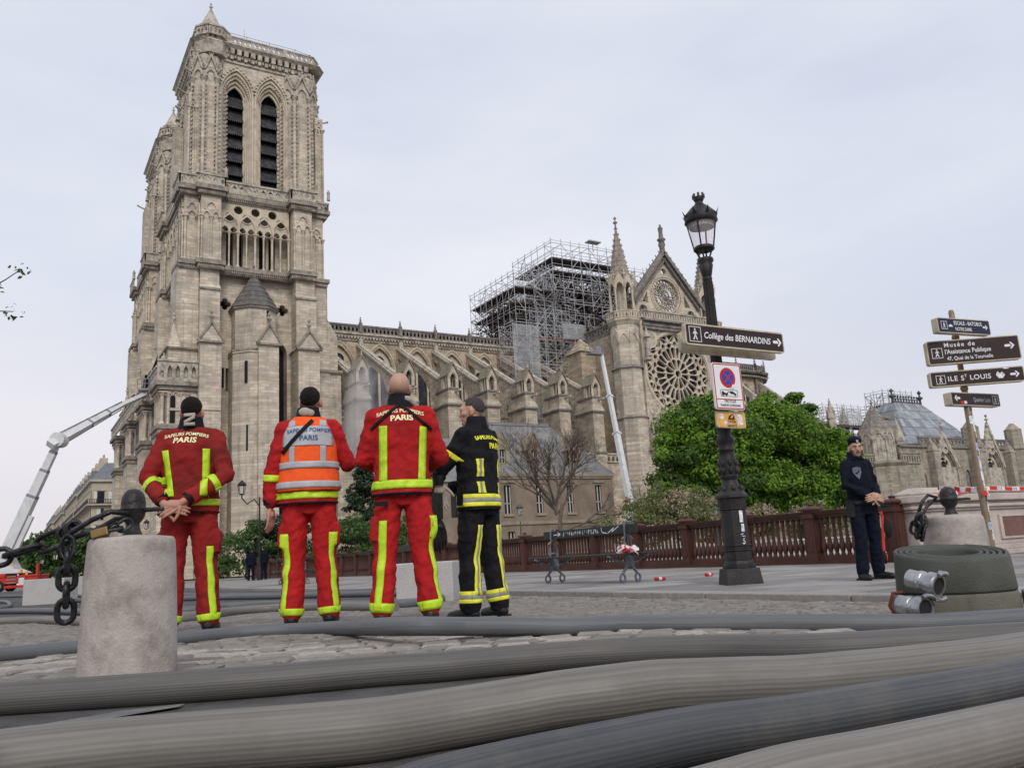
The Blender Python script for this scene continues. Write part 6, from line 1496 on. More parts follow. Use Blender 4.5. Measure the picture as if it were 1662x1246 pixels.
c['back']('reflective_stripe', -.165, 1.34*k, -.115, .99*k, .045, lime); c['back']('reflective_stripe', .125, 1.345*k, .125, .98*k, .05, lime)
c['ring']('reflective_band', .945*k, .05, lime, -100, 30)
for (S,E_,W_) in c['arms']: c['limb']('arm_band', E_, W_, .3, .05, lime, c['jb'], .105)
black_hem(c); trouser_stripe(c, .55, lime, .05, .1, .62, (1,)); 
for (Hh,K,A) in c['legs']: c['limb']('hem_band', K, A, .97, .05, lime, c['tb'], .15)
h = MB(); hc = c['hc']; h.tube([(-.04,-.1,hc.z-.045),(.035,-.105,hc.z-.04),(.03,-.112,hc.z-.062),(-.03,-.118,hc.z-.10),(-.035,-.12,hc.z-.118),(.04,-.118,hc.z-.115)], .014, 8); h.build('collar_toggle', 'hood_knit', R_, local=True)
for (S,E_,W_) in c['arms']: m = MB(); d = (W_-E_).normalized(); m.cyl(W_-d*.055, W_-d*.02, .056, .05, 14); m.build('cuff', 'strap_black', R_, local=True)
# ---- second firefighter: orange vest
z2 = zr(500,6.5)
c = figure('person', 'person in red firefighter kit with an orange and silver hi-vis vest, one arm hanging', 500, 6.5, z2, AZ(500)+.05, 1.81, dict(cloth='cloth_red', hair='hair_dark', skin='skin_red', pocket=True, hands='L', cuff=.03,
    j=dict(L=((-.265,-.01,1.15),(-.285,.0,.89)), R=((.29,.05,1.2),(.24,.27,1.29))), handL=((.05,.05,-1),(1,-.5,0),-1,.35), hyaw=-.25, htilt=.2, hx=.02, feet=((-.13,0),(.145,0))))
collar(c); k = c['k']; R_ = c['root']; v = MB()
rg_ = [(0,-.008,.965*k,.243,.175),(0,-.006,1.06*k,.232,.17),(0,-.004,1.16*k,.224,.166),(0,-.006,1.28*k,.22,.168),(0,-.012,1.39*k,.205,.155),(0,-.014,1.465*k,.175,.132),(0,-.012,1.525*k,.125,.105)]
loft(v, rg_, 28); vs, fs = remesh(v, .0105, 2); vs = folds(vs, fs, lambda v: .006*noise.noise(Vector((v.x*9,v.y*9,v.z*5)))+.004*noise.noise(v*18)); q = MB(); q.add(vs, fs, 0, True); vest = q.build('vest', 'vest_orange', R_, local=True); vb = BVHTree.FromPolygons([Vector(a) for a in vs], fs)
def vest_patch(x0, x1, z0, z1, m, nm='reflective_panel'):
    n, g = 16, MB(); ids = {}
    for i in range(n+1):
        for j in range(n+1):
            x_, z_ = x0+(x1-x0)*i/n, z0+(z1-z0)*j/n; hh = vb.ray_cast(Vector((x_,-.8,z_)), Vector((0,1,0))); ids[i,j] = None if hh[0] is None else len(g.v)
            if hh[0]: g.v.append(tuple(hh[0]-Vector((0,.005,0))))
    for i in range(n):
        for j in range(n):
            q_ = [ids[i,j],ids[i+1,j],ids[i+1,j+1],ids[i,j+1]]
            if None not in q_: g.f.append(tuple(q_)); g.m.append(0); g.smooth.add(len(g.f)-1)
    o = g.build(nm, m, vest, local=True); solidify(o)
vest_patch(-.19,.19,1.295*k,1.445*k,'silver_band'); 
for sx in (-1,1): vest_patch(sx*.115-.02,sx*.115+.02,1.165*k,1.293*k,'silver_band','reflective_stripe'); vest_patch(sx*.115-.025,sx*.115+.025,1.447*k,1.495*k,'silver_band','reflective_stripe')
c['ring']('reflective_band', 1.155*k, .05, 'silver_band', -200, 20, 0, .006, vest, vb, 1.25); c['ring']('reflective_band', 1.01*k, .05, 'silver_band', -200, 20, 0, .006, vest, vb, 1.25)
print_on(vb, R_, 'SAPEURS POMPIERS', .042, 'print_blue', .02, 1.40*k, 0, .012, .3, .95, .011); print_on(vb, R_, 'PARIS', .056, 'print_blue', .01, 1.335*k, 0, .016, .2, 1.0, .011)
c['ring']('reflective_band', .935*k, .05, lime, -360, 0); black_hem(c, 'strap_black', .87)
S,E_,W_ = c['arms'][0]; c['limb']('arm_band', E_, W_, .22, .05, lime, c['jb'], .11); m = MB(); m.cyl(W_+Vector((0,0,.045)), W_+Vector((0,0,.005)), .056, .05, 14); m.build('cuff', 'strap_black', R_, local=True)
trouser_stripe(c, .75, lime, .05, .1, .66); [c['limb']('hem_band', K, A, .97, .05, lime, c['tb'], .15) for Hh,K,A in c['legs']]
c['back']('shoulder_strap', .04, 1.49*k, -.19, 1.25*k, .028, 'strap_black', .016, vb)
hc = c['hc']; h = MB(); h.ball((-.02,-.108,hc.z-.10),(.05,.025,.035),12,8); h.ball((.02,-.1,hc.z-.108),(.035,.025,.03),10,8); vs, fs = remesh(h,.007,2); q = MB(); q.add(vs,fs,0,True); q.build('rolled_hood', 'hood_knit', R_, local=True)
# ---- third firefighter: bald, bright red
z3 = zr(645,6.2)
c = figure('person', 'bald person in bright red firefighter kit with black crossed straps on the back', 648, 6.2, z3, AZ(648)+.0, 1.82, dict(cloth='cloth_red', hair=None, pocket=True, sh=.20, hands='R', cuff=.0,
    j=dict(L=((-.275,.03,1.17),(-.16,.27,1.14)), R=((.285,.06,1.17),(.18,.29,1.12))), handR=((-.3,.9,0),(0,.3,1),1,.5), htilt=.22, feet=((-.17,0),(.17,0))))
collar(c); k = c['k']; R_ = c['root']
print_on(c['jb'], R_, 'SAPEURS POMPIERS', .040, cream, .0, 1.455*k, 0, .02, .9, 1.0); print_on(c['jb'], R_, 'PARIS', .058, cream, .01, 1.395*k, 0, .03, .5, 1.15)
c['back']('reflective_stripe', -.125, 1.36*k, -.135, .97*k, .058, lime); c['back']('reflective_stripe', .165, 1.35*k, .14, .97*k, .052, lime); c['ring']('reflective_band', .945*k, .06, lime, -360, 0); black_hem(c, 'cloth_navy', .872)
c['back']('shoulder_strap', -.005, 1.515*k, -.215, 1.345*k, .022, 'strap_black', .012); c['back']('shoulder_strap', .0, 1.515*k, .225, 1.33*k, .022, 'strap_black', .012)
trouser_stripe(c, .35, lime, .055, .1, .70, (-1,)); trouser_stripe(c, 1.1, lime, .05, .1, .72, (1,)); [c['limb']('hem_band', K, A, .95, .065, lime, c['tb'], .15) for Hh,K,A in c['legs']]
h = MB(); hc = c['hc']; h.tube([(.03,-.075,hc.z-.095),(.07,-.05,hc.z-.1),(.10,-.03,hc.z-.13),(.12,-.02,hc.z-.145)], [.022,.026,.024,.018], 10); h.build('rolled_hood', 'hood_knit', R_, local=True)
h = MB(); a = radians(196); h.box(-.195,-.1,-.142,-.12,.80*k,.83*k); h.build('pocket_flap', 'strap_black', R_, local=True)
# ---- fourth firefighter: black kit, seen three-quarter, looking left
z4 = zr(770,6.9); T4 = AZ(770)-.95
c = figure('person', 'person in black firefighter kit with yellow bands, head in profile looking left', 768, 6.9, z4, T4, 1.78, dict(cloth='cloth_black', hair='hair_grey', hands='LR', cuff=.02, baggy=1.02, hem=.84,
    j=dict(L=((-.26,.15,1.19),(-.1,.38,1.10)), R=((.29,.08,1.14),(.10,.36,1.06))), handL=((.35,.8,.1),(0,.2,1),-1,.6), handR=((-.4,.7,.1),(0,.2,1),1,.6), hyaw=.5, htilt=-.08, feet=((-.12,.06),(.13,-.04))))
collar(c, 'cloth_black'); k = c['k']; R_ = c['root']; yb = 'yellow_band'
print_on(c['jb'], R_, 'SAPEURS POMPIERS', .044, 'print_yellow', .02, 1.405*k, 0, .022, .5, .92); print_on(c['jb'], R_, 'PARIS', .064, 'print_yellow', .06, 1.33*k, 0, .03, .3, 1.15)
for dz, m_, w_ in ((.032,yb,.03),(0,'silver_dull',.03),(-.032,yb,.03)): c['ring']('reflective_band', (.915+dz)*k, w_*1.08, m_, -360, 0, 0, .006)
for dx, m_ in ((-.018,yb),(0,'silver_dull'),(.018,yb)): c['back']('reflective_stripe', -.13+dx, 1.24*k, -.12+dx, 1.10*k, .019, m_, .007); c['back']('reflective_stripe', .13+dx, 1.24*k, .12+dx, 1.10*k, .019, m_, .007); c['back']('reflective_stripe', -.125+dx, 1.06*k, -.12+dx, .97*k, .019, m_, .007); c['back']('reflective_stripe', .125+dx, 1.06*k, .12+dx, .97*k, .019, m_, .007)
for (S,E_,W_) in c['arms']: c['limb']('arm_band', E_, W_, .55, .04, yb, c['jb'], .1); c['limb']('arm_band', S, E_, .62, .04, yb, c['jb'], .14)
for dx, m_ in ((-.02,yb),(0,'silver_dull'),(.02,yb)):
    for sgn in (-1,1):
        Hh,K,A = c['legs'][0 if sgn<0 else 1]; pd = [((Hh.lerp(A,f).x+dx+.01*sgn, -.6, Hh.lerp(A,f).z), Vector((0,1,0))) for f in [.2+.68*i/20 for i in range(21)]]; o = surf_band(c['tb'], pd, (1,0,0), .021, .006).build('reflective_stripe', m_, R_, local=True); solidify(o)
for dz, m_ in ((.03,yb),(0,'silver_dull'),(-.03,yb)): [c['limb']('hem_band', K, A, .80-dz/.42, .031, m_, c['tb'], .15) for Hh,K,A in c['legs']]
m = MB(); m.cyl((-.21,-.0,1.04*k),(-.19,-.02,.70*k),.012,n=6); m.obox((-.2,.02,.93*k),(.03,0,0),(0,.03,0),(0,0,.05)); m.build('belt_strap', 'strap_black', R_, local=True)
# something small held between the third and fourth firefighters, and gloves on a strap
g = at(712,800,6.55); gl = thing('glove', 'crumpled beige and black glove held between the bald and the black-clad firefighters', 'glove', (g.x,g.y,g.z)); m = MB(); hand(m, (0,0,.07), (.2,.1,-1), (0,1,0), 1, .35, .2); m.build('glove_palm', 'hood_knit', gl, local=True); m = MB(); m.cyl((0,0,.06),(0,0,.14),.04,.05,12); m.build('glove_cuff', 'leather_black', gl, local=True)
g = at(703,815,6.35); gl = thing('glove_pair', 'pair of black gloves hanging at the side of the bald firefighter', 'gloves', (g.x,g.y,g.z)); m = MB()
for i, (dx, dy) in enumerate(((-.02,0),(.04,.03))):
    m = MB(); hand(m, (dx,dy,-.12), (.12+.1*i,0,-1), (.3,-1,0), 1 if i else -1, .25, .24); m.build('glove_palm', 'leather_black', gl, local=True); m = MB(); m.cyl((dx,dy,-.13),(dx*.6,dy*.5,.07),.05,.062,12); m.build('glove_cuff', 'leather_black', gl, local=True)
m = MB(); m.cyl((0,0,.06),(-.02,.02,.22),.012,n=6); m.build('strap', 'strap_black', gl, local=True)
# ---- policeman by the railing
TP = AZ(1385)+pi-.75
c = figure('person', 'person in dark navy police uniform and side cap, hands folded, standing by the railing', 1371, 10.45, 0, TP, 1.71, dict(cloth='cloth_navy', hair='hair_dark', hands='LR', cuff=.02, baggy=.88, hem=.9, sh=.175, slim=.84,
    j=dict(L=((-.22,.02,1.12),(-.05,.21,1.0)), R=((.23,.03,1.12),(.05,.22,.98))), handL=((.9,.25,-.25),(0,1,0),-1,.6), handR=((-.9,.3,-.2),(0,1,.1),1,.6), hyaw=-.45, htilt=-.12, feet=((-.13,.0),(.15,.05)), toe=((-.05,.0,0),(.07,.0,0))))
collar(c, 'cloth_navy'); k = c['k']; R_ = c['root']; hc = c['hc']; Rm = Matrix.Rotation(-.45,3,'Z') @ Matrix.Rotation(-.12,3,'X')
def hp(x,y,z): return hc+Rm@Vector((x,y,z))
cap = MB(); b_ = MB(); b_.ball((0,0,0),(.085,.108,.055),18,10); 
for i, v in enumerate(b_.v): b_.v[i] = tuple(hp(v[0], v[1]-.008, max(v[2],-.022)+.092+.12*v[1]*0))
vs, fs = remesh(b_, .008, 1); cap.add(vs, fs, 0, True); cp = cap.build('cap', 'cloth_navy', R_, local=True); m = MB(); m.obox(hp(.0,.1,.085),(.012,0,0),(0,.004,0),(0,0,.016)); m.build('cap_badge', 'silver_band', R_, local=True)
for s_ in (-1,1):
    m = MB(); m.ball(hp(s_*.031,.084,.008),(.0115,.0115,.0075),10,8); e_ = m.build('eye', 'eye_white', R_, local=True); m = MB(); m.ball(hp(s_*.031,.0925,.008),.0062,8,6); m.build('iris', 'eye_dark', e_, local=True)
    m = MB(); m.tube([hp(s_*.015,.101,.026),hp(s_*.032,.1,.032),hp(s_*.05,.088,.027)],.005,6); m.build('eyebrow', 'hair_dark', R_, local=True)
m = MB(); m.tube([hp(-.022,.1,-.058),hp(0,.108,-.056),hp(.022,.1,-.058)],[.003,.006,.003],6); m.build('lips', 'lip', R_, local=True)
bd = MB(); b_ = MB(); b_.ball((0,0,0),(.056,.05,.05),16,10)
for i, v in enumerate(b_.v): b_.v[i] = tuple(hp(v[0], .053+v[1], min(-.068+v[2],-.062)+0))
b2 = MB(); b2.tube([hp(-.064,.03,-.01),hp(-.062,.045,-.05),hp(-.045,.07,-.09),hp(0,.095,-.108),hp(.045,.07,-.09),hp(.062,.045,-.05),hp(.064,.03,-.01)],[.006,.011,.013,.014,.013,.011,.006],8); b2.tube([hp(-.026,.098,-.05),hp(0,.112,-.044),hp(.026,.098,-.05)],.006,6); bd.add(b2.v,b2.f,0,True); bd.build('beard','beard',R_,local=True)
m = MB(); pts = [(.085+.045*a, 1.33*k+b_*.07) for a, b_ in ((-1,.8),(0,1.0),(1,.8),(1,0),(.6,-.7),(0,-1.2),(-.6,-.7),(-1,0))]; vv = []
for (x_,z_) in pts: hh = c['jb'].ray_cast(Vector((x_,.8,z_)),Vector((0,-1,0))); vv.append(hh[0]+Vector((0,.005,0)) if hh[0] else Vector((x_,.15,z_)))
m.add(vv,[tuple(range(8))]); o = m.build('chest_badge','badge_grey',R_,local=True); solidify(o,.006)
c['ring']('belt', .955*k, .05, 'leather_black', -360, 0, 0, .01); m = MB(); m.obox((-.19,.03,.9*k),(.03,0,0),(0,.05,0),(0,0,.07)); m.build('radio_pouch','leather_black',R_,local=True); m = MB(); m.obox((.2,.02,.88*k),(.03,0,0),(0,.04,0),(0,0,.1)); m.build('holster','leather_black',R_,local=True)
# ---- two distant people in dark clothes by the railing
for px, lab, H in ((409,'left of two distant people in dark clothes beside the railing far down the bridge',1.72),(429,'right and taller of two distant people in dark clothes far down the bridge',1.85)):
    c = figure('person', lab, px, 48+(px-409)*.1, -.0, AZ(px)+(.4 if px<420 else -.6), H, dict(cloth='cloth_navy', hair='hair_dark', j=dict(L=((-.27,.0,1.13),(-.25,.05,.86)), R=((.27,.0,1.13),(.25,.05,.86))), hands='')); collar(c, 'cloth_navy')
bpy.data.scenes.remove(TMP)
# ================================================================ bridge railing
mat('railing_iron', (.072,.027,.018), .55, var=.22, vs=3, bump=.25, bs=30, dirt=(.05,.02,.014), dirt_amt=.6, dirt_scale=2.5, rnd=.12)
mat('cast_iron', (.016,.0145,.015), .45, var=.25, vs=8, bump=.35, bs=60, dirt=(.06,.055,.05), dirt_amt=.4, dirt_scale=5)
mat('bench_paint', (.13,.15,.18), .5, var=.15, vs=8, bump=.2, bs=50, dirt=(.06,.06,.06), dirt_amt=.5, dirt_scale=6)
mat('bench_slat', (.022,.03,.028), .5, var=.2, vs=6, bump=.2, bs=30)
mat('graffiti_white', (.75,.75,.74), .6, var=.05, bump=0)
mat('bollard_stone', (.40,.365,.335), .85, var=.12, vs=22, bump=.22, bs=110, dirt=(.20,.17,.15), dirt_amt=.75, dirt_scale=8)
mat('block_granite', (.42,.41,.40), .85, var=.3, vs=60, bump=.4, bs=90, dirt=(.28,.27,.26), dirt_amt=.5, dirt_scale=3)
mat('parapet_stone', (.47,.41,.37), .85, var=.14, vs=3, bump=.35, bs=30, dirt=(.25,.21,.19), dirt_amt=.6, dirt_scale=1.6)
mat('bronze_panel', (.17,.085,.07), .6, var=.2, vs=6, bump=.3, bs=40)
mat('chain_steel', (.03,.03,.033), .38, metal=.6, var=.4, vs=30, bump=.2, bs=120, dirt=(.12,.12,.13), dirt_amt=.5, dirt_scale=22)
mat('brass', (.30,.20,.08), .4, metal=.7, var=.2, vs=20, bump=.1)
mat('sign_brown', (.024,.012,.013), .4, var=.08, bump=0); mat('sign_blue', (.012,.016,.045), .35, var=.05, bump=0)
mat('sign_cream', (.52,.46,.34), .45, var=.12, vs=8, bump=.05, bs=40, dirt=(.25,.2,.13), dirt_amt=.5, dirt_scale=6)
mat('sign_white', (.74,.74,.75), .4, var=.03, bump=0); mat('sign_red', (.50,.018,.025), .4, bump=0); mat('sign_blue2', (.02,.06,.33), .4, bump=0); mat('sign_black', (.02,.02,.02), .5, bump=0)
mat('sign_orange', (.75,.36,.05), .5, var=.1, vs=14, bump=0, dirt=(.6,.55,.45), dirt_amt=.9, dirt_scale=14)
mat('tape_red', (.55,.02,.025), .45, bump=0); mat('tape_white', (.75,.73,.73), .45, bump=0)
mat('pole_brown', (.22,.165,.11), .5, metal=.2, var=.2, vs=6, bump=.1)
mat('sticker_a', (.65,.66,.68), .5, var=.5, vs=30, bump=0); mat('sticker_b', (.06,.06,.07), .5, var=.5, vs=30, bump=0); mat('sticker_c', (.62,.36,.05), .5, var=.3, vs=30, bump=0); mat('sticker_d', (.35,.40,.52), .5, var=.4, vs=30, bump=0)
m = bpy.data.materials.new('lantern_glass'); m.use_nodes = True; b = m.node_tree.nodes['Principled BSDF']; b.inputs['Base Color'].default_value = (.95,.9,.92,1); b.inputs['Roughness'].default_value = .08; b.inputs['Transmission Weight'].default_value = .85; b.inputs['IOR'].default_value = 1.05; MATS['lantern_glass'] = m
mat('lamp_disc', (.25,.23,.24), .5, bump=0)
rail = thing('bridge_railing', 'reddish brown cast iron balustrade running along the bridge pavement', 'railing', (FX, 30, 0))
PN = [9.8+1.88*i for i in range(26)]
base = MB(); base.box(FX-.11, FX+.11, PN[0], PN[-1], .06, .17); base.box(FX-.16, FX+.16, PN[0], PN[-1], 0, .06); base.build('bottom_rail', 'railing_iron', rail)
top = MB(); top.box(FX-.12, FX+.12, PN[0], PN[-1], .985, 1.035); top.box(FX-.15, FX+.15, PN[0]-.1, PN[-1]+.1, 1.035, 1.065); top.box(FX-.08, FX+.08, PN[0], PN[-1], .93, .985); top.build('handrail', 'railing_iron', rail)
post0 = None; bal0 = None
for i, yp in enumerate(PN):
    if post0 is None:
        p = MB(); p.box(-.14,.14,-.11,.11,0,1.08); p.box(-.17,.17,-.14,.14,0,.19); p.box(-.17,.17,-.14,.14,.92,1.0); p.box(-.19,.19,-.16,.16,1.08,1.12); p.box(-.1,.1,-.125,-.105,.25,.85); p.frustum([(-.19,-.16),(.19,-.16),(.19,.16),(-.19,.16)],1.12,1.16,[(-.1,-.08),(.1,-.08),(.1,.08),(-.1,.08)]); p.lathe([(.06,1.16),(.05,1.18),(.075,1.2),(.05,1.225),(.01,1.235)],(0,0,0),10)
        p.box(-.152,-.138,-.05,.05,.25,.85)
        post0 = p.build('post', 'railing_iron', rail, local=True, bevel=.006); ob = post0
    else: ob = post0.copy(); COL.objects.link(ob)
    ob.location = (0, yp-30, 0)
    if i < len(PN)-1:
        for j in range(11):
            y = yp+.14+(1.88-.28)*(j+.5)/11
            if bal0 is None:
                b = MB(); b.lathe([(.045,.16),(.05,.19),(.035,.215),(.04,.24),(.058,.30),(.062,.36),(.05,.43),(.036,.50),(.03,.66),(.034,.80),(.045,.84),(.036,.86),(.05,.89),(.05,.94)],(0,0,0),8); bal0 = b.build('baluster','railing_iron',rail,local=True); ob = bal0
            else: ob = bal0.copy(); COL.objects.link(ob)
            ob.location = (0, y-30, 0)
# ================================================================ stone pedestal ending the parapet, with tape
ped = thing('parapet', 'pale moulded stone end block of the bridge parapet with striped tape on top', 'parapet', (17, 9.6, 0))
def ring_box(mb, g, z0, z1): mb.frustum([(14.5-g,9.5),(14.7-g*.8,9.3-g),(26,9.3-g),(26,9.95+g),(14.7-g*.8,9.95+g),(14.5-g,9.8)], z0, z1)
m = MB(); ring_box(m,.10,0,.10); ring_box(m,.06,.10,.2); ring_box(m,0,.2,.88); ped_w = m.build('wall','parapet_stone',ped,bevel=.012)
m = MB(); ring_box(m,.05,.88,.93); ring_box(m,.10,.93,1.0); ring_box(m,.07,1.0,1.05); m.build('cornice','parapet_stone',ped,bevel=.02)
m = MB(); ring_box(m,.16,1.05,1.19); ring_box(m,.10,1.19,1.25); m.frustum([(14.45,9.5),(14.65,9.25),(26,9.25),(26,10.0),(14.65,10.0),(14.45,9.8)],1.25,1.34,[(14.7,9.6),(14.8,9.5),(26,9.5),(26,9.8),(14.8,9.8),(14.7,9.7)]); m.build('coping','parapet_stone',ped,bevel=.025)
m = MB(); m.box(16.95,19.6,9.275,9.31,.34,.73); m.build('bronze_panel','bronze_panel',ped_w); m = MB()
for (a,b_,c_,d) in ((16.85,19.7,.73,.77),(16.85,19.7,.30,.34),(16.85,16.95,.34,.73)): m.box(a,b_,9.26,9.32,c_,d)
m.build('panel_frame','parapet_stone',ped_w)
def tape(name, label, pts, wd, seg=.16, seed=1, up=(0,0,1), parent=None):
    """barrier tape: a twisting strip of red and white fields with a dark key pattern"""
    rg = random.Random(seed); mb = MB(); P = [Vector(p) for p in pts]; L_ = 0; prev = None; k = 0
    fine = []
    for a, b in zip(P, P[1:]):
        n = max(2, int((b-a).length/(seg/3)));
        for i in range(n): fine.append(a.lerp(b, i/n)+Vector((0,0,.012*noise.noise(Vector((len(fine)*.21,seed,0))))))
    fine.append(P[-1])
    for i in range(len(fine)-1):
        t = (fine[i+1]-fine[i]); w_ = Vector(up); w_.rotate(Matrix.Rotation(.5*noise.noise(Vector((i*.11,seed*3,1))),3,t.normalized() if t.length>1e-6 else Vector((1,0,0))))
        w2 = w_*wd/2; a, b = fine[i], fine[i+1]
        q = prev if prev else (a-w2, a+w2); r = (b-w2, b+w2); mb.add([q[0],r[0],r[1],q[1]], [(0,1,2,3)], (i//3)%2); prev = r
        if (i//3)%2 == 1 and i%3 != 2:
            o = w2.cross(t).normalized()*.002*(1 if w2.cross(t).y < 0 else -1)
            c_ = (q[0]+q[1]+r[0]+r[1])/4+o; tx = t*.32; mb.add([c_-tx-w2*.55,c_+tx-w2*.55,c_+tx-w2*.3,c_-tx-w2*.3],[(0,1,2,3)],2); mb.add([c_-tx+w2*.3,c_+tx+w2*0.3,c_+tx+w2*.55,c_-tx+w2*.55],[(0,1,2,3)],2); mb.add([c_+tx*.6-w2*.5,c_+tx-w2*.5,c_+tx+w2*.5,c_+tx*.6+w2*.5],[(0,1,2,3)],2)
    o = mb.build(name, ['tape_red','tape_white','sign_black'], parent)
    if label: tag(o, label, 'tape')
    s = o.modifiers.new('t','SOLIDIFY'); s.thickness = .0015
    return o
tape('barrier_tape','red and white barrier tape draped along the coping of the stone parapet',[(14.72,9.13,1.16),(14.9,9.115,1.17),(15.2,9.11,1.2),(15.8,9.115,1.26),(16.5,9.11,1.28),(17.4,9.11,1.26),(19,9.11,1.26)],.07,.26,3)
# ================================================================ benches
def make_bench():
    r = thing('bench', 'grey iron double bench with a dark back plank covered in white graffiti', 'bench', (8.62, 11.8, 0))
    def support(y):
        s = MB()
        for sx in (-1,1):
            s.tube([(sx*.13,y,.0),(sx*.16,y,.035)],.02,8)
            s.tube([(sx*.155+.05*cos(a),y,.075+.065*sin(a)) for a in [2*pi*i/14 for i in range(14)]],.018,8,closed=True)
            s.tube([(sx*.15,y,.14),(sx*.10,y,.2),(sx*.05,y,.25),(sx*.03,y,.30)],[.022,.024,.028,.03],8)
            s.tube([(sx*.05,y,.30),(sx*.18,y,.335),(sx*.34,y,.40),(sx*.42,y,.425)],[.024,.022,.018,.014],8)
            s.tube([(sx*.06,y,.43),(sx*.09,y,.50),(sx*.075,y,.62),(sx*.045,y,.74),(sx*.04,y,.88)],[.02,.018,.016,.016,.018],8)
        s.obox((0,y,.34),(.085,0,0),(0,.022,0),(0,0,.085)); s.tube([(-.04,y,.88),(-.035,y,.94),(0,y,.965),(.035,y,.94),(.04,y,.88)],.019,8)
        s.ball((0,y,.30),(.07,.03,.06),10,8); s.tube([(-.07,y,.50),(0,y,.53),(.07,y,.50)],.014,6); s.lathe([(.045,-.03),(.045,.03)],(0,y,.40),12,axis=(0,1,0)); s.tube([(-.03,y,.76),(0,y,.74),(.03,y,.76)],.012,6)
        return s.build('support','bench_paint',r,local=True)
    for y in (-1.08,1.08): support(y)
    for sx in (-1,1):
        for k in range(3): m = MB(); x = sx*(.10+.115*k); m.box(x-.05,x+.05,-1.36,1.36,.432,.462); m.build('seat_slat','bench_slat',r,local=True,bevel=.006)
        m = MB(); m.tube([(sx*.07,-1.08,.72),(sx*.11,-1.08,.68)],.012,6); m.tube([(sx*.07,1.08,.72),(sx*.11,1.08,.68)],.012,6); m.build('bracket','brass',r,local=True)
    m = MB(); m.box(-.028,.028,-1.34,1.34,.78,.92); bk = m.build('back_plank','bench_slat',r,local=True,bevel=.006)
    return r, bk
bench, plank = make_bench()
b2 = copy_tree(bench, loc=(8.6,19.3,0), label='grey iron double bench farther up the bridge, between the second and third firefighters')
b3 = copy_tree(bench, loc=(8.6,29.0,0), label='farthest iron double bench, beside the leg of the hi-vis firefighter')
for b_ in (bench,b2,b3): b_['group'] = 'double benches on the bridge pavement'
g = MB(); rg = random.Random(6); X_ = -.031     # graffiti strokes on the west face of the plank (seen from the road)
def stroke(pts, w_=.007):
    P = [Vector((X_-.001*(len(g.f)%3),-y,z)) for y, z in pts]
    for a, b in zip(P, P[1:]):
        t = (b-a).normalized(); n_ = Vector((0,-t.z,t.y))*w_; g.add([a-n_,b-n_,b+n_,a+n_],[(0,1,2,3)])
stroke([(-1.0,.845),(-.78,.855)]); stroke([(-.86,.885),(-.77,.855),(-.86,.82)])
y = -.70
for i in range(17):
    h = .035; z0 = .85; w_ = .042; y0 = y
    n = rg.choice((3,4,5)); stroke([(y0+rg.uniform(0,w_), z0+rg.choice((-h,h,0,h*.9,-h*.9))) for k in range(n)]+[(y0+w_, z0+rg.uniform(-h,h))], .0065); y += w_+.022
stroke([(.45,.90),(.47,.82),(.60,.80)]); stroke([(.62,.80),(.80,.89),(.72,.81),(.92,.90)])
g.build('graffiti','graffiti_white',plank,local=True)
hp_ = Vector((8.45,10.55,.46)); rg = random.Random(9); m = MB()
for i in range(26):
    p = hp_+Vector((rg.gauss(0,.07),rg.gauss(0,.08),abs(rg.gauss(.05,.04)))); d = Vector((rg.uniform(-1,1),rg.uniform(-1,1),rg.uniform(-.6,.6))).normalized()*.06; n_ = d.orthogonal().normalized()*.035; m.add([p-d-n_,p+d-n_,p+d+n_,p-d+n_],[(0,1,2,3)],i%2)
tag(m.build('tape_heap',['tape_red','tape_white'],loc=tuple(hp_)),'crumpled heap of red and white barrier tape on the near end of the bench seat','tape')
for px, py, rz, lab in ((1072,942,.2,'left of two small red and white tape rolls lying on the pavement'),(1152,935,.6,'right of two small red and white tape rolls lying on the pavement')):
    q = on_z(px,py,0); r = thing('tape_roll',lab,'tape roll',(q.x,q.y,0),rz-YAW,'tape rolls on the pavement')
    for k in range(3): m = MB(); m.cyl((-.09+.06*k,0,.03),(-.035+.06*k,.012*k,.034),.03,.026,10); m.build('tape_core','tape_red' if k%2==0 else 'tape_white',r,local=True)
q = on_road(800,966); m = MB(); rg = random.Random(4)
for i in range(16):
    p = Vector((q.x+rg.uniform(-.45,.6),q.y+rg.uniform(-.1,.1),q.z+.015+rg.uniform(0,.02))); d = Vector((rg.uniform(-1,1),rg.uniform(-1,1),rg.uniform(-.1,.3)))*.06; m.add([p-d,p+d,p+d+Vector((.02,.03,.03)),p-d+Vector((.02,.03,.03))],[(0,1,2,3)],i%2)
tag(m.build('tape_scraps',['tape_red','tape_white'],loc=tuple(q)),'torn scraps of red and white tape lying by the kerb beside the black-clad firefighter','tape')
# ================================================================ street lamp with signs
LX, LY = 8.2, 7.95
lamp = thing('street_lamp','ornate black cast iron street lamp carrying direction and parking signs','street lamp',(LX,LY,0),-YAW)
m = MB(); m.frustum([(-.235,-.235),(.235,-.235),(.235,.235),(-.235,.235)],0,.20,[(-.21,-.21),(.21,-.21),(.21,.21),(-.21,.21)])
m.frustum(octa(0,0,.215),.20,.25); m.frustum(octa(0,0,.20),.25,.30,octa(0,0,.185)); m.frustum(octa(0,0,.18),.30,.42); m.frustum(octa(0,0,.195),.42,.44); m.frustum(octa(0,0,.19),.48,.50)
m.frustum(octa(0,0,.175),.44,.95,octa(0,0,.165)); m.frustum(octa(0,0,.185),.95,.97); m.frustum(octa(0,0,.18),1.02,1.04); m.frustum(octa(0,0,.17),.97,1.10,octa(0,0,.19)); m.frustum(octa(0,0,.215),1.10,1.14); m.build('pedestal','cast_iron',lamp,local=True,bevel=.006)
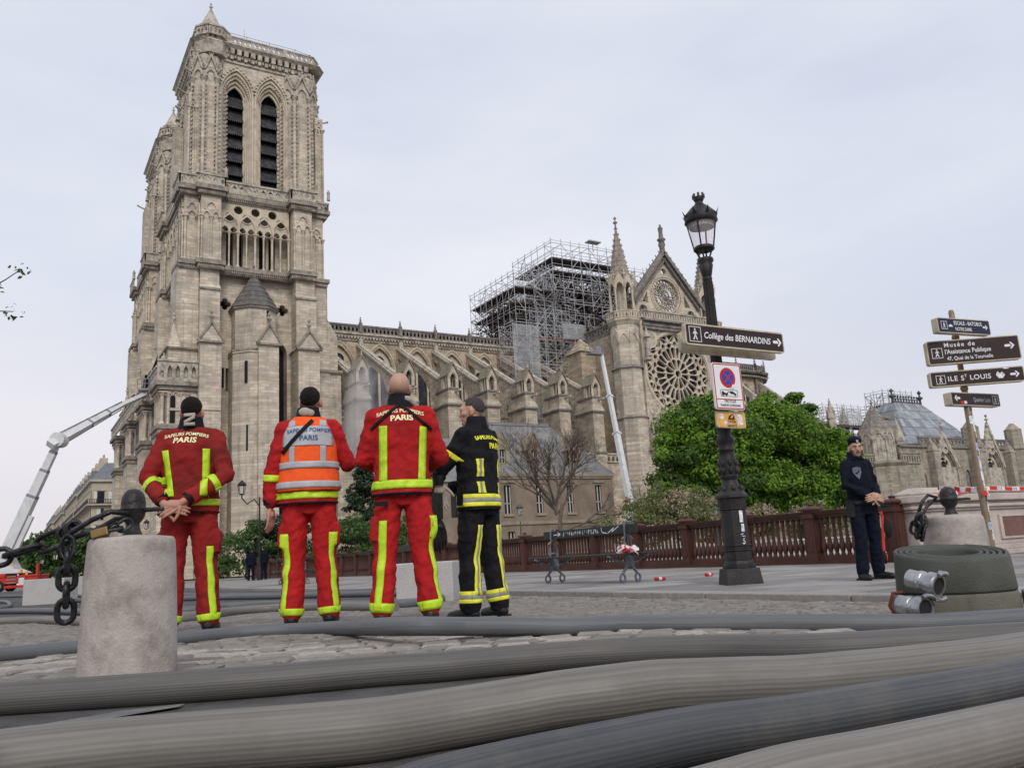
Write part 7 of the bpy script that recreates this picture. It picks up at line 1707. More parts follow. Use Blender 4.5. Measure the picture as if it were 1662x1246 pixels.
m = MB(); m.lathe([(.20,1.14),(.17,1.19),(.12,1.26),(.10,1.32),(.085,1.35),(.12,1.37),(.115,1.39),(.12,1.42),(.125,1.5),(.105,1.66),(.095,1.72),(.115,1.73),(.115,1.75),(.09,1.78),(.12,1.84),(.125,1.88),(.10,1.92),(.085,1.96),(.10,2.02),(.105,2.08),(.08,2.14),(.085,2.2)],(0,0,0),20)
for k in range(8):
    for z, r_ in ((1.22,.155),(1.46,.12),(1.56,.115)): a = 2*pi*k/8; m.ball((r_*cos(a),r_*sin(a),z),(.03,.03,.05),6,5)
m.build('ornament','cast_iron',lamp,local=True)
m = MB(); pr = []
m.lathe([(.078,2.18),(.062,4.12),(.07,4.14),(.06,4.17)],(0,0,0),16)
for k in range(10): a = 2*pi*k/10; m.cyl((.076*cos(a),.076*sin(a),2.2),(.062*cos(a),.062*sin(a),4.1),.009,n=5)
m.lathe([(.06,4.16),(.075,4.22),(.10,4.34),(.085,4.36),(.115,4.40),(.11,4.44),(.05,4.46)],(0,0,0),16); m.build('shaft','cast_iron',lamp,local=True)
lt = MB(); lt.lathe([(.13,4.56),(.145,4.58),(.145,4.6),(.13,4.62)],(0,0,0),16); lt.tube([(.135*cos(2*pi*i/20),.135*sin(2*pi*i/20),4.58) for i in range(20)],.014,6,closed=True)
for k in range(4):
    a = 2*pi*k/4+pi/4+.3; lt.cyl((.06*cos(a),.06*sin(a),4.44),(.12*cos(a),.12*sin(a),4.58),.012,n=6); lt.cyl((.135*cos(a),.135*sin(a),4.58),(.205*cos(a),.205*sin(a),4.98),.011,n=6)
lt.v = [v for v in lt.v]; lt.build('lantern_frame','cast_iron',lamp,local=True)
m = MB(); n = 20; vs = [(r_*cos(2*pi*i/n),r_*sin(2*pi*i/n),z) for r_, z in ((.128,4.6),(.20,4.97)) for i in range(n)]; m.add(vs,[(i,(i+1)%n,n+(i+1)%n,n+i) for i in range(n)],0,True); m.build('lantern_glass','lantern_glass',lamp,local=True)
m = MB(); m.lathe([(.205,4.96),(.235,4.99),(.225,5.03),(.235,5.08),(.22,5.1),(.14,5.19),(.07,5.25),(.055,5.28),(.05,5.3)],(0,0,0),20)
for k in range(8): a = 2*pi*k/8+.2; m.spike([(.225*cos(a)-.03*sin(a),.225*sin(a)+.03*cos(a)),(.225*cos(a)+.03*sin(a),.225*sin(a)-.03*cos(a)),(.2*cos(a),.2*sin(a))],5.04,(.275*cos(a),.275*sin(a),5.15))
m.lathe([(.05,5.29),(.065,5.31),(.085,5.36),(.075,5.36)],(0,0,0),14)
for k in range(7): a = 2*pi*k/7; m.box(.075*cos(a)-.014,.075*cos(a)+.014,.075*sin(a)-.014,.075*sin(a)+.014,5.35,5.41)
m.build('lantern_roof','cast_iron',lamp,local=True); m = MB(); m.lathe([(.165,4.90),(.17,4.95),(.16,4.96)],(0,0,0),16); m.build('reflector','lamp_disc',lamp,local=True)
m = MB(); m.box(.03,.075,-.178,-.172,.78,.93); m.box(.04,.078,-.178,-.172,.66,.76); m.build('sticker','sticker_a',lamp,local=True)
m = MB(); g = m; X_ = 0
def st2(pts, w_=.004):
    P = [Vector((x,-.176,z)) for x, z in pts]
    for a, b in zip(P, P[1:]): t = (b-a).normalized(); n_ = Vector((-t.z,0,t.x))*w_; m.add([a-n_,b-n_,b+n_,a+n_],[(0,1,2,3)])
rg = random.Random(3); z = .64
while z > .5: st2([(.05+rg.uniform(-.025,.03),z-rg.uniform(0,.02)) for k in range(4)]); z -= .03
m.build('scribble','graffiti_white',lamp,local=True)
# boards: local frame x right, y into the board, z up
def rrect(x0,x1,z0,z1,r,n=4):
    pts = []
    for cx, cz, a in ((x1-r,z0+r,-pi/2),(x1-r,z1-r,0),(x0+r,z1-r,pi/2),(x0+r,z0+r,pi)):
        for i in range(n+1): t = a+pi/2*i/n; pts.append((cx+r*cos(t),cz+r*sin(t)))
    return pts
TMP2 = bpy.data.scenes.new('lettering')
def letters(body, size, bold=.0, shear=0, align='LEFT', sp=1.0):
    cu = bpy.data.curves.new('t','FONT'); cu.body = body; cu.size = size; cu.align_x = align; cu.offset = bold*size; cu.shear = shear; cu.resolution_u = 3; cu.space_character = sp
    o = bpy.data.objects.new('t',cu); TMP2.collection.objects.link(o); vl = TMP2.view_layers[0]; vl.update(); ev = o.evaluated_get(vl.depsgraph); me = ev.to_mesh()
    vs = [(v.co.x,v.co.y) for v in me.vertices]; fs = [tuple(p.vertices) for p in me.polygons]; ev.to_mesh_clear(); bpy.data.objects.remove(o); bpy.data.curves.remove(cu); return vs, fs
class Board:
    def __init__(s, root, cx, cy, cz, W, H, T, ang, face, frame='sign_cream', rad=.03, border=.02, name='sign_board'):
        s.r, s.o, s.a = root, Vector((cx,cy,cz)), ang; s.W, s.H, s.T = W, H, T
        F = s.F; m = MB(); m.panel(F, rrect(-W/2,W/2,-H/2,H/2,rad),(),0,T,0,back=True); s.ob = m.build(name,frame,root,local=True,bevel=.004)
        m = MB(); m.panel(F, rrect(-W/2+border,W/2-border,-H/2+border,H/2-border,max(.004,rad-border)),(),-.003,.01); s.face = m.build('sign_face',face,s.ob,local=True)
    def F(s,u,v,d=0): ca, sa = cos(s.a), sin(s.a); return (s.o.x+u*ca-d*sa, s.o.y+u*sa+d*ca, s.o.z+v)
    def text(s, body, u, v, size, m='sign_white', bold=.012, shear=0, sx=1.0, align='LEFT', sp=1.0):
        vs, fs = letters(body,size,bold,shear,align,sp); b = MB(); b.add([s.F(u+x*sx,v+y,-.006) for x, y in vs],fs); b.build('lettering',m,s.ob,local=True)
    def poly(s, polys, m='sign_white', d=-.006, name='pictogram'):
        b = MB()
        for p in polys: b.panel(s.F,p if isinstance(p[0],tuple) else p[0],() if isinstance(p[0],tuple) else p[1:],d,d+.003)
        b.build(name,m,s.ob,local=True)
    def walker(s, u, v, h, box=True):
        k = h; P = [circ(u,v+.36*k,.075*k,10),[(u-.07*k,v+.25*k),(u+.07*k,v+.25*k),(u+.06*k,v-.05*k),(u-.06*k,v-.05*k)],[(u-.06*k,v-.03*k),(u+.06*k,v-.05*k),(u+.2*k,v-.40*k),(u+.12*k,v-.42*k)],[(u-.06*k,v-.05*k),(u+.03*k,v-.05*k),(u-.12*k,v-.42*k),(u-.22*k,v-.38*k)],[(u-.07*k,v+.25*k),(u-.22*k,v+.02*k),(u-.16*k,v-.01*k),(u-.02*k,v+.18*k)],[(u+.05*k,v+.25*k),(u+.22*k,v+.06*k),(u+.18*k,v+.01*k),(u+.03*k,v+.14*k)]]
        s.poly(P)
        if box: a = .56*k; s.poly([[rect(u-a,u+a,v-a,v+a),rect(u-a+.03*k+.003,u+a-.03*k-.003,v-a+.03*k+.003,v+a-.03*k-.003)]],name='pictogram_box')
    def arrow(s, u, v, L_, sgn=1):
        h = L_*.13; s.poly([[(u-sgn*L_/2,v-h),(u+sgn*L_*.1,v-h),(u+sgn*L_*.1,v+h),(u-sgn*L_/2,v+h)],[(u+sgn*L_*.02,v+L_*.36),(u+sgn*L_*.18,v+L_*.36),(u+sgn*L_*.52,v),(u+sgn*L_*.18,v-L_*.36),(u+sgn*L_*.02,v-L_*.36),(u+sgn*L_*.26,v)]],name='arrow')
def board_at(root, rx, ry, px, py, s, W, H, T, az, **k):
    """board whose centre stands at sight line (px,py), depth s; az = direction of its right-hand end"""
    q = at(px,py,s); a = pi/2-az; inv = -root.rotation_euler.z; d = Vector((q.x-rx,q.y-ry,0)); d.rotate(Matrix.Rotation(inv,3,'Z')); return Board(root,d.x,d.y,q.z,W,H,T,a+inv,**k)
B_ = board_at(lamp,LX,LY,1195,549,11.0,1.76,.29,.055,radians(92),face='sign_brown',rad=.04,border=.022)
B_.walker(-.715,0,.18); B_.text('Collège des BERNARDINS',-.575,-.04,.12,shear=.2,bold=.016,sx=.905); B_.arrow(.75,0,.155)
q = board_at(lamp,LX,LY,1184,562,11.28,1.72,.27,.055,radians(92),face='sign_cream',rad=.04,border=.03)
ns = board_at(lamp,LX,LY,1182,627,10.84,.50,.62,.03,radians(92),face='sign_white',frame='sign_white',rad=.03,border=.004)
ns.poly([[rrect(-.24,.24,-.30,.30,.025),rrect(-.226,.226,-.286,.286,.018)],rect(-.226,.226,-.178,-.168)],'sign_red',name='red_border')
ns.poly([circ(0,.115,.135,28)],'sign_red',-.006,'no_stopping_ring'); ns.poly([circ(0,.115,.098,24)],'sign_blue2',-.009,'blue_disc')
for s_ in (-1,1): c_, l_, w_ = .115, .10, .013; ns.poly([[(-l_*.74*s_-w_,c_-l_*.74),(-l_*.74*s_+w_,c_-l_*.74-0.0),(l_*.74*s_+w_,c_+l_*.74),(l_*.74*s_-w_,c_+l_*.74)]],'sign_red',-.0115-.001*s_,'cross_bar')
ns.poly([[(.03,-.03),(.07,.03),(.12,.02),(.09,-.02)]],'sign_white',-.0135,'paint_chip')
ns.poly([[rrect(-.15,.15,-.135,-.045,.02),rrect(-.145,.145,-.13,-.05,.017)]],'sign_black',name='tow_frame')
ns.poly([[(-.13,-.115),(-.03,-.115),(-.02,-.095),(-.07,-.09),(-.1,-.07),(-.125,-.07)],circ(-.11,-.117,.012,8),circ(-.05,-.117,.012,8),[(-.06,-.1),(-.005,-.065),(0,-.072),(-.05,-.106)],[(0,-.075),(.03,-.062),(.07,-.068),(.125,-.1),(.12,-.115),(.02,-.088)],circ(.035,-.09,.012,8),circ(.1,-.112,.012,8)],'sign_black',name='tow_pictogram')
ns.text('TRICYCLES',0,-.215,.052,'sign_black',.01,sx=.8,align='CENTER'); ns.text('TRANSPORT DE PERSONNES',0,-.268,.044,'sign_black',.012,sx=.62,align='CENTER')
og = board_at(lamp,LX,LY,1187,681,10.82,.50,.215,.03,radians(92),face='sign_orange',frame='sign_cream',rad=.03,border=.012)
og.poly([[(-.06,.0),(-.04,.05),(.02,.075),(.05,.07),(.0,.05),(-.02,.02),(.02,.02),(.03,.05),(.05,.06),(.06,0)]],'sign_black',name='tow_pictogram'); og.text('STATION',.0,-.045,.05,'sign_black',.01,sx=.75,align='CENTER'); og.text('GENANTS',.0,-.095,.05,'sign_black',.01,sx=.75,align='CENTER'); og.poly([[(-.2,-.0),(-.14,.0),(-.14,.08),(-.2,.08)],[(-.13,-.06),(-.06,-.05),(-.07,-.02),(-.13,-.02)],[(.1,-.08),(.2,-.06),(.19,.07),(.09,.08),(.11,0)]],'sticker_a',name='scraped_patch')
# ================================================================ signpost on the right
SX, SYY, SS = 12.66, 7.05, 12.6
q = at(1568,648,SS); SX, SYY = q.x, q.y
sp = thing('signpost','brown signpost with four direction boards and a sticker covered pole','signpost',(SX,SYY,0))
m = MB(); m.lathe([(.055,0),(.055,1.0),(.05,2.55),(.042,2.56),(.042,3.82),(.03,3.86)],(0,0,0),14)
for z in (2.62,2.86,3.3,3.42): m.lathe([(.05,z-.03),(.058,z),(.05,z+.03)],(0,0,0),14)
m.build('pole','pole_brown',sp,local=True)
rg = random.Random(13); z = .35
while z < 2.3:
    h = rg.uniform(.06,.15); a0 = rg.uniform(-2.8,-1.5); a1 = a0+rg.uniform(.9,1.9); n = 6; m = MB(); vs = [(.0565*cos(a0+(a1-a0)*i/n),.0565*sin(a0+(a1-a0)*i/n),zz) for zz in (z,z+h) for i in range(n+1)]
    m.add(vs,[(i,i+1,n+2+i,n+1+i) for i in range(n)],0,True); m.build('sticker',rg.choice(('sticker_a','sticker_a','sticker_b','sticker_d','sticker_c' if z < 1.1 else 'sticker_a')),sp,local=True); z += h*rg.uniform(.55,1.05)
b1 = board_at(sp,SX,SYY,1565,529.5,SS,1.08,.235,.11,radians(100),face='sign_blue',rad=.025,border=.014); b1.walker(-.415,.0,.11); b1.poly([[(-.33,-.02),(-.24,-.02),(-.255,.005),(-.285,.02),(-.315,.005)]],name='boat'); b1.text('ESCALE - BATOBUS',-.215,.015,.085,sx=.80,bold=.012); b1.text('NOTRE DAME',-.20,-.075,.075,sx=.72,bold=.012); b1.arrow(.43,0,.10)
b2_ = board_at(sp,SX,SYY,1580,568,SS-.1,1.34,.37,.11,radians(127),face='sign_brown',rad=.03,border=.016); b2_.walker(-.53,-.01,.14); b2_.text('Musée de',-.42,.075,.095,bold=.012,sp=1.25); b2_.text("l'Assistance Publique",-.42,-.03,.098,bold=.012,sx=.82); b2_.text('47, Quai de la Tournelle',-.40,-.13,.08,bold=.008,sx=.84); b2_.arrow(.52,.03,.14)
b3_ = board_at(sp,SX,SYY,1586,611,SS-.1,1.36,.235,.11,radians(127),face='sign_brown',rad=.03,border=.016); b3_.walker(-.53,-.01,.12); b3_.text('ILE S',-.43,-.04,.105,bold=.014,sp=1.15); b3_.text('T',-.185,.005,.062,bold=.01); b3_.text('LOUIS',-.11,-.04,.105,bold=.014,sp=1.1); b3_.arrow(.54,.0,.13)
b3_.poly([[(.27,0),(.30,-.05),(.36,-.05),(.40,0),(.36,.05),(.33,.02),(.30,.06),(.28,.03)],[(.38,.09),(.47,.085),(.46,.105),(.39,.11)]],'sticker_a',name='torn_sticker')
b4 = board_at(sp,SX,SYY,1584,648,SS,1.10,.20,.13,radians(96),face='sign_brown',rad=.025,border=.013); b4.arrow(-.42,.01,.12,-1); b4.text('Quartier Latin',-.065,-.035,.095,bold=.006,sx=.70,m='silver_band' if 'silver_band' in MATS else 'sign_white'); b4.walker(.44,0,.115); b4.poly([[(-.36,-.08),(-.30,-.08),(-.30,-.03),(-.36,-.03)]],'tape_red',name='sticker'); b4.poly([[(-.28,-.075),(-.22,-.075),(-.22,-.03),(-.28,-.03)]],'sticker_a',name='sticker')
bpy.data.scenes.remove(TMP2)
tape('barrier_tape','short length of red and white tape tied round the signpost pole',[(SX-.10,SYY-.06,1.02),(SX-.02,SYY-.072,1.04),(SX+.08,SYY-.06,1.03),(SX+.35,SYY+.3,1.10),(SX+1.2,SYY+1.42,1.24)],.07,.2,8)
# ================================================================ stone bollards, acorn finials, chains
def stone_bollard(px, s, label, rods, dh=0):
    q = at(px,860,s); x, y = q.x, q.y; z = road_z(x,y)
    r = thing('stone_bollard',label,'bollard',(x,y,z)); m = MB(); rg = random.Random(int(px)); n = 40
    prof = [(.167,-.03),(.166,.05),(.162,.2),(.157,.32),(.152,.40),(.149,.424),(.142,.434),(.08,.442),(.03,.444)]
    m.lathe(prof,(0,0,0),n)
    m.v = [tuple(Vector(v)*(1+.004*noise.noise(Vector(v)*9)) if v[2] > .0 else v) for v in m.v]; m.v = [(a,b_,c_+dh if c_ > .3 else c_) for a,b_,c_ in m.v]
    m.build('stone_drum','bollard_stone',r,local=True)
    m = MB(); m.lathe([(r_*.70,.437+(z_-.465)*.69) for r_,z_ in ((.05,.465),(.052,.475),(.046,.485),(.04,.50),(.034,.515),(.036,.53),(.05,.545),(.061,.565),(.0635,.59),(.0655,.592),(.0655,.598),(.063,.6),(.0625,.62),(.058,.65),(.046,.672),(.028,.685),(.01,.689))],(0,0,0),28); m.v = [(a,b_,c_+dh) for a,b_,c_ in m.v]; m.build('acorn_finial','cast_iron',r,local=True)
    for a in rods:
        m = MB(); d = Vector((cos(a),sin(a),0)); m.tube([d*.035+Vector((0,0,.522)),d*.065+Vector((0,0,.522)),d*.095+Vector((0,0,.523)),d*.115+Vector((0,0,.521))],[.007,.0075,.0075,.0065],8); m.v = [(a_,b_,c_+dh) for a_,b_,c_ in m.v]; m.build('rod','cast_iron',r,local=True)
    return r, Vector((x,y,z))
RT = -YAW      # screen-right direction in world angle
bol, bp_ = stone_bollard(215,2.66,'near pale stone bollard with black acorn finial and chain, cut by no one, left foreground',(RT+pi,RT))
bol['label'] = 'tall near stone bollard in the left foreground with a black acorn finial'
bol2, bp2 = stone_bollard(1548,4.45,'stone bollard with black acorn finial behind the rolled hoses on the right',(RT+pi,RT),.115)
bol.scale = (.86,.86,1)
for b_ in (bol,bol2): b_['group'] = 'stone bollards with acorn finials'
def link_mesh(L_, W_, r):
    m = MB(); h = L_/2-W_/2; pts = []
    for i in range(9): a = -pi/2+pi*i/8; pts.append((h+W_/2*cos(a),W_/2*sin(a),0))
    for i in range(9): a = pi/2+pi*i/8; pts.append((-h+W_/2*cos(a),W_/2*sin(a),0))
    m.tube(pts,r,8,closed=True); return m
def chain_run(root, pts, L_=.092, W_=.046, r=.0085, twist0=0, mat_='chain_steel', proto=[None]):
    P = [Vector(p) for p in pts]; acc = 0; step = L_-2.2*r; total = sum((b-a).length for a, b in zip(P,P[1:])); n = max(1,int(total/step))
    def pos(t):
        t = min(t,total)
        for a, b in zip(P,P[1:]):
            l = (b-a).length
            if t <= l: return a.lerp(b,t/l)
            t -= l
        return P[-1]
    ob0 = None
    for i in range(n):
        a, b = pos(i*step), pos((i+1)*step); d = (b-a).normalized(); c_ = (a+b)/2
        if ob0 is None: ob0 = link_mesh(L_,W_,r).build('chain_link',mat_,root,local=True); ob = ob0
        else: ob = ob0.copy(); COL.objects.link(ob)
        q = Vector((1,0,0)).rotation_difference(d).to_matrix().to_4x4(); q = q @ Matrix.Rotation(twist0+(pi/2)*(i%2)+.25*noise.noise(Vector((i,twist0,0))),4,'X'); ob.matrix_local = Matrix.Translation(c_) @ q
def rel(px, py, s, o): return tuple(at(px,py,s)-o)
o = at(112,866,2.62); ch1 = thing('chain','heavy black chain hooked to the near bollard and running out to the left','chain',tuple(o))
big = [rel(198,838,2.6,o),rel(160,842,2.58,o),rel(118,862,2.6,o)]
m = MB(); m.tube([rel(206,833,2.62,o),rel(180,830,2.60,o),rel(150,843,2.585,o),rel(118,862,2.58,o),rel(112,869,2.58,o),rel(122,872,2.60,o),rel(160,858,2.61,o),rel(188,842,2.63,o),rel(204,840,2.64,o)],.0085,8,closed=True); m.build('long_link','chain_steel',ch1,local=True)
m = MB()
for i in range(5): a = i*1.3; m.tube([(.022*cos(t)+.006*i-.01,.012*sin(a),.022*sin(t)+.004*i) for t in [2*pi*k/12 for k in range(12)]],.007,7,closed=True)
m.build('shackle_rings','chain_steel',ch1,local=True)
chain_run(ch1,[rel(108,868,2.62,o),rel(60,887,2.62,o),rel(0,905,2.6,o),rel(-70,921,2.58,o)],.112,.05,.0085,.6)
m = MB(); m.tube([Vector(rel(110,888,2.56,o))+Vector((.022*cos(t)*cos(YAW),-.022*cos(t)*sin(YAW),.036*sin(t))) for t in [2*pi*k/16 for k in range(16)]],.0062,8,closed=True); m.build('shackle','chain_steel',ch1,local=True)
o2 = at(110,900,2.57); ch2 = thing('chain','short black chain hanging straight down beside the near bollard','chain',tuple(o2)); chain_run(ch2,[rel(110,898,2.57,o2),rel(108,955,2.57,o2),rel(105,1024,2.57,o2)],.072,.046,.0095,.3)
o3 = at(163,864,2.56); pk = thing('padlock','brass padlock closing the chain beside the near acorn finial','padlock',tuple(o3),-YAW); m = MB(); m.obox((0,0,0),(.026,0,.006),(0,.011,0),(-.003,0,.0125)); m.build('lock_body','brass',pk,local=True,bevel=.003); m = MB(); m.tube([(.026,0,.008),(.05,0,.018),(.058,0,.024),(.05,0,.03),(.024,0,.016)],.004,6); m.build('shackle','chain_steel',pk,local=True)
o4 = at(192,856,2.6); c4 = thing('chain','small slack chain from the padlock to the neck of the near acorn','chain',tuple(o4)); chain_run(c4,[rel(176,860,2.57,o4),rel(192,858,2.58,o4),rel(212,845,2.6,o4)],.045,.03,.006,.2)
o5 = at(1492,860,4.4); c5 = thing('chain','heap of black chain hanging on the left side of the right bollard','chain',tuple(o5))
m = MB(); m.tube([rel(1520,807,4.42,o5),rel(1506,803,4.4,o5),rel(1496,815,4.39,o5),rel(1490,835,4.38,o5),rel(1497,836,4.4,o5),rel(1504,822,4.41,o5),rel(1516,811,4.43,o5)],.0085,8,closed=True); m.build('long_link','chain_steel',c5,local=True)
for dx, y1, tw in ((0,880,.2),(8,876,1.0),(-6,872,1.9),(4,868,.7)): chain_run(c5,[rel(1493+dx*.5,836,4.38+.01*dx,o5),rel(1491+dx,856,4.37,o5),rel(1488+dx,y1,4.37,o5)],.075,.042,.0085,tw)
# granite blocks in the road
def block(px0, px1, ptop, pbot, s, label, D=.5, rz=0):
    a, b = at(px0,pbot,s), at(px1,pbot,s); c_ = (a+b)/2; z = road_z(c_.x,c_.y); top = at((px0+px1)/2,ptop,s).z; W_ = (b-a).length
    m = MB(); n = 1; m.box(-W_/2,W_/2,0,D,-.02,top-z); o = m.build('granite_block','block_granite',loc=(c_.x,c_.y,z),local=True,bevel=.02); o.rotation_euler = (0,0,-YAW+rz); return tag(o,label,'stone block','granite blocks on the roadway')
block(36,101,939,983,23.7,'left granite block behind the hanging chain, on the roadway',.9,.05); block(117,133,935,966,36,'smaller distant granite block partly behind the near bollard',.9); block(642,737,912,974,12.0,'speckled granite block behind the bald and black-clad firefighters',.6,-.1)
# ================================================================ distant lamps
def lantern_post(px, pbot, ptop, s, label, m_='cast_iron', arm=0, group=None, zb=0):
    q = at(px,pbot,s); zt = at(px,ptop,s).z; h = zt-zb; r = thing('street_lantern',label,'street lamp',(q.x,q.y,zb),-YAW,group); k = min(1.0,h/4)
    m = MB(); m.lathe([(.14*k,0),(.13*k,.5*k),(.07*k,.8*k),(.05*k,1.2*k),(.045*k,h-1.2*k)],(0,0,0),8); lx = 0
    if arm: m.tube([(0,0,h-1.3*k),(0,0,h-1.0*k)],.045*k,6); m.tube([(0,0,h-1.5*k),(-arm*.3,0,h-1.1*k),(-arm*.7,0,h-1.35*k),(-arm,0,h-1.0*k),(-arm,0,h-.8*k)],.04*k,6); lx = -arm
    m.build('post',m_,r,local=True); m = MB(); m.lathe([(.16*k,h-.32*k),(.27*k,h-.3*k),(.2*k,h-.16*k),(.08*k,h-.04*k),(.02,h)],(lx,0,0),8); m.lathe([(.10*k,h-.82*k),(.16*k,h-.78*k),(.1*k,h-.75*k)],(lx,0,0),8)
    for i in range(4): a = pi/4+pi/2*i; m.cyl((lx+.15*k*cos(a),.15*k*sin(a),h-.78*k),(lx+.24*k*cos(a),.24*k*sin(a),h-.3*k),.02*k,n=4)
    m.build('lantern_frame',m_,r,local=True); m = MB(); n = 8; vs = [(lx+rr*cos(2*pi*i/n),rr*sin(2*pi*i/n),z) for rr, z in ((.13*k,h-.76*k),(.22*k,h-.32*k)) for i in range(n)]; m.add(vs,[(i,(i+1)%n,n+(i+1)%n,n+i) for i in range(n)]); m.build('lantern_glass','lantern_glass',r,local=True)
mat('green_paint', (.05,.085,.08), .5, var=.15, bump=0)
lantern_post(88,938,895,60,'nearer of two dark lanterns in front of the far green trees at the left',zb=-.1); lantern_post(66,940,904,75,'farther of two dark lanterns in front of the far green trees at the left',zb=-.1)
lantern_post(421,890,775,46,'black lantern on a curved wall-type arm left of the hi-vis firefighter',arm=1.0); lantern_post(848,905,816,52,'green lantern in front of the presbytery windows','green_paint'); lantern_post(1169,900,820,50,'thin green lantern half hidden behind the lamp post base','green_paint')
lantern_post(236,905,842,70,'small black lantern beside the elbow of the first firefighter')
# ================================================================ fire hoses
def hose_mat(name, c1, c2):
    m = bpy.data.materials.new(name); m.use_nodes = True; nt = m.node_tree; L = nt.links.new; b = nt.nodes['Principled BSDF']; b.inputs['Roughness'].default_value = .5; b.inputs['Specular IOR Level'].default_value = .3
    uv = N_(nt,'ShaderNodeUVMap'); s = N_(nt,'ShaderNodeSeparateXYZ'); L(uv.outputs[0],s.inputs[0])
    wv = N_(nt,'ShaderNodeMath',operation='MULTIPLY'); wv.inputs[1].default_value = 2*pi*36; L(s.outputs['X'],wv.inputs[0]); sn = N_(nt,'ShaderNodeMath',operation='SINE'); L(wv.outputs[0],sn.inputs[0])
    wl = N_(nt,'ShaderNodeMath',operation='MULTIPLY'); wl.inputs[1].default_value = 2*pi*260; L(s.outputs['Y'],wl.inputs[0]); s2 = N_(nt,'ShaderNodeMath',operation='SINE'); L(wl.outputs[0],s2.inputs[0])
    cb = N_(nt,'ShaderNodeCombineXYZ'); mu = N_(nt,'ShaderNodeMath',operation='MULTIPLY'); mu.inputs[1].default_value = 26; L(s.outputs['X'],mu.inputs[0]); L(mu.outputs[0],cb.inputs['X']); m3 = N_(nt,'ShaderNodeMath',operation='MULTIPLY'); m3.inputs[1].default_value = 1.6; L(s.outputs['Y'],m3.inputs[0]); L(m3.outputs[0],cb.inputs['Y'])
    n = N_(nt,'ShaderNodeTexNoise',Scale=1,Detail=6,Roughness=.6); L(cb.outputs[0],n.inputs['Vector']); r = N_(nt,'ShaderNodeValToRGB'); e = r.color_ramp.elements; e[0].position=.3; e[1].position=.72; e[0].color = rgb(c1); e[1].color = rgb(c2); L(n.outputs['Fac'],r.inputs['Fac'])
    tc = N_(nt,'ShaderNodeTexCoord'); n2 = N_(nt,'ShaderNodeTexNoise',Scale=7,Detail=9,Roughness=.75); L(tc.outputs['Object'],n2.inputs['Vector']); r2 = N_(nt,'ShaderNodeValToRGB'); r2.color_ramp.elements[0].position=.5; r2.color_ramp.elements[1].position=.72; r2.color_ramp.elements[1].color=(.55,.55,.55,1); r2.color_ramp.elements[0].color=(0,0,0,1); L(n2.outputs['Fac'],r2.inputs['Fac'])
    mx = N_(nt,'ShaderNodeMix',data_type='RGBA'); mx.inputs['B'].default_value = rgb((.125,.113,.098)); L(r2.outputs['Color'],mx.inputs['Factor']); L(r.outputs['Color'],mx.inputs['A'])
    # woven ribs slightly lighter on their crests
    m4 = N_(nt,'ShaderNodeMix',data_type='RGBA',blend_type='MULTIPLY'); mr = N_(nt,'ShaderNodeMapRange'); mr.inputs['From Min'].default_value=-1; mr.inputs['To Min'].default_value=.93; mr.inputs['To Max'].default_value=1.03; L(sn.outputs[0],mr.inputs['Value']); m4.inputs['Factor'].default_value=1; L(mx.outputs['Result'],m4.inputs['A']); L(mr.outputs['Result'],m4.inputs['B']); L(m4.outputs['Result'],b.inputs['Base Color'])
    ad = N_(nt,'ShaderNodeMath',operation='MULTIPLY_ADD'); ad.inputs[1].default_value=.15; L(s2.outputs[0],ad.inputs[0]); L(sn.outputs[0],ad.inputs[2]); bu = N_(nt,'ShaderNodeBump',Strength=.16,Distance=.0010); L(ad.outputs[0],bu.inputs['Height']); L(bu.outputs['Normal'],b.inputs['Normal']); MATS[name]=m
hose_mat('hose_blue',(.080,.086,.094),(.145,.152,.162)); hose_mat('hose_grey',(.072,.069,.066),(.128,.122,.116)); hose_mat('hose_tan',(.118,.109,.099),(.215,.20,.182)); hose_mat('hose_pale',(.14,.129,.116),(.24,.222,.20)); hose_mat('hose_steel',(.040,.043,.047),(.088,.092,.098))
def spline(P, n=14):
    P = [Vector(p) for p in P]; P = [P[0]*2-P[1]]+P+[P[-1]*2-P[-2]]; out = []
    for i in range(1,len(P)-2):
        a,b,c_,d = P[i-1:i+3]
        for k in range(n): t = k/n; out.append(.5*((2*b)+(c_-a)*t+(2*a-5*b+4*c_-d)*t*t+(3*b-a-3*c_+d)*t**3))
    out.append(P[-2]); return out
def hose(label, pix, m, r=.0425, lift=None, group='charged fire hoses across the road'):
    pts = []
    for i, p in enumerate(pix):
        dz = r-.002+(lift[i] if lift else 0); pts.append(at(p[0],p[1],p[2]) if len(p) > 2 else on_road(p[0],p[1],dz))
    P = spline(pts,16)
    for i, p in enumerate(P):
        g_ = road_z(p.x,p.y)+r-.004
        if p.z < g_: p.z = g_
    mb = MB(); c_ = P[len(P)//2].copy(); mb.tube(P,[r*(1+.012*noise.noise(Vector((i*.03,len(label),3)))) for i in range(len(P))],28,uv=True); o = mb.build('fire_hose',m,loc=tuple(c_)); tag(o,label,'fire hose',group); return o
hose('slate blue hose farthest back of the foreground hoses, lying at the feet of the firefighters',[(-90,1076),(0,1064),(120,1052),(215,1044),(296,1036),(400,1026),(520,1020),(640,1016,3.40),(760,1016,3.40),(831,1016,3.40),(981,1019,3.40),(1151,1020,3.33),(1281,1019,3.25),(1400,1016,3.16),(1540,1010,3.10),(1662,1003,3.07),(1780,996,3.04)],'hose_blue',.038)
hose('grey hose second from the back, passing in front of the near bollard',[(-90,1138),(0,1134),(150,1124),(300,1114),(450,1103),(600,1090),(720,1081),(831,1071),(981,1060),(1151,1054),(1281,1054),(1381,1051),(1500,1044),(1662,1035),(1760,1030)],'hose_grey',.037)
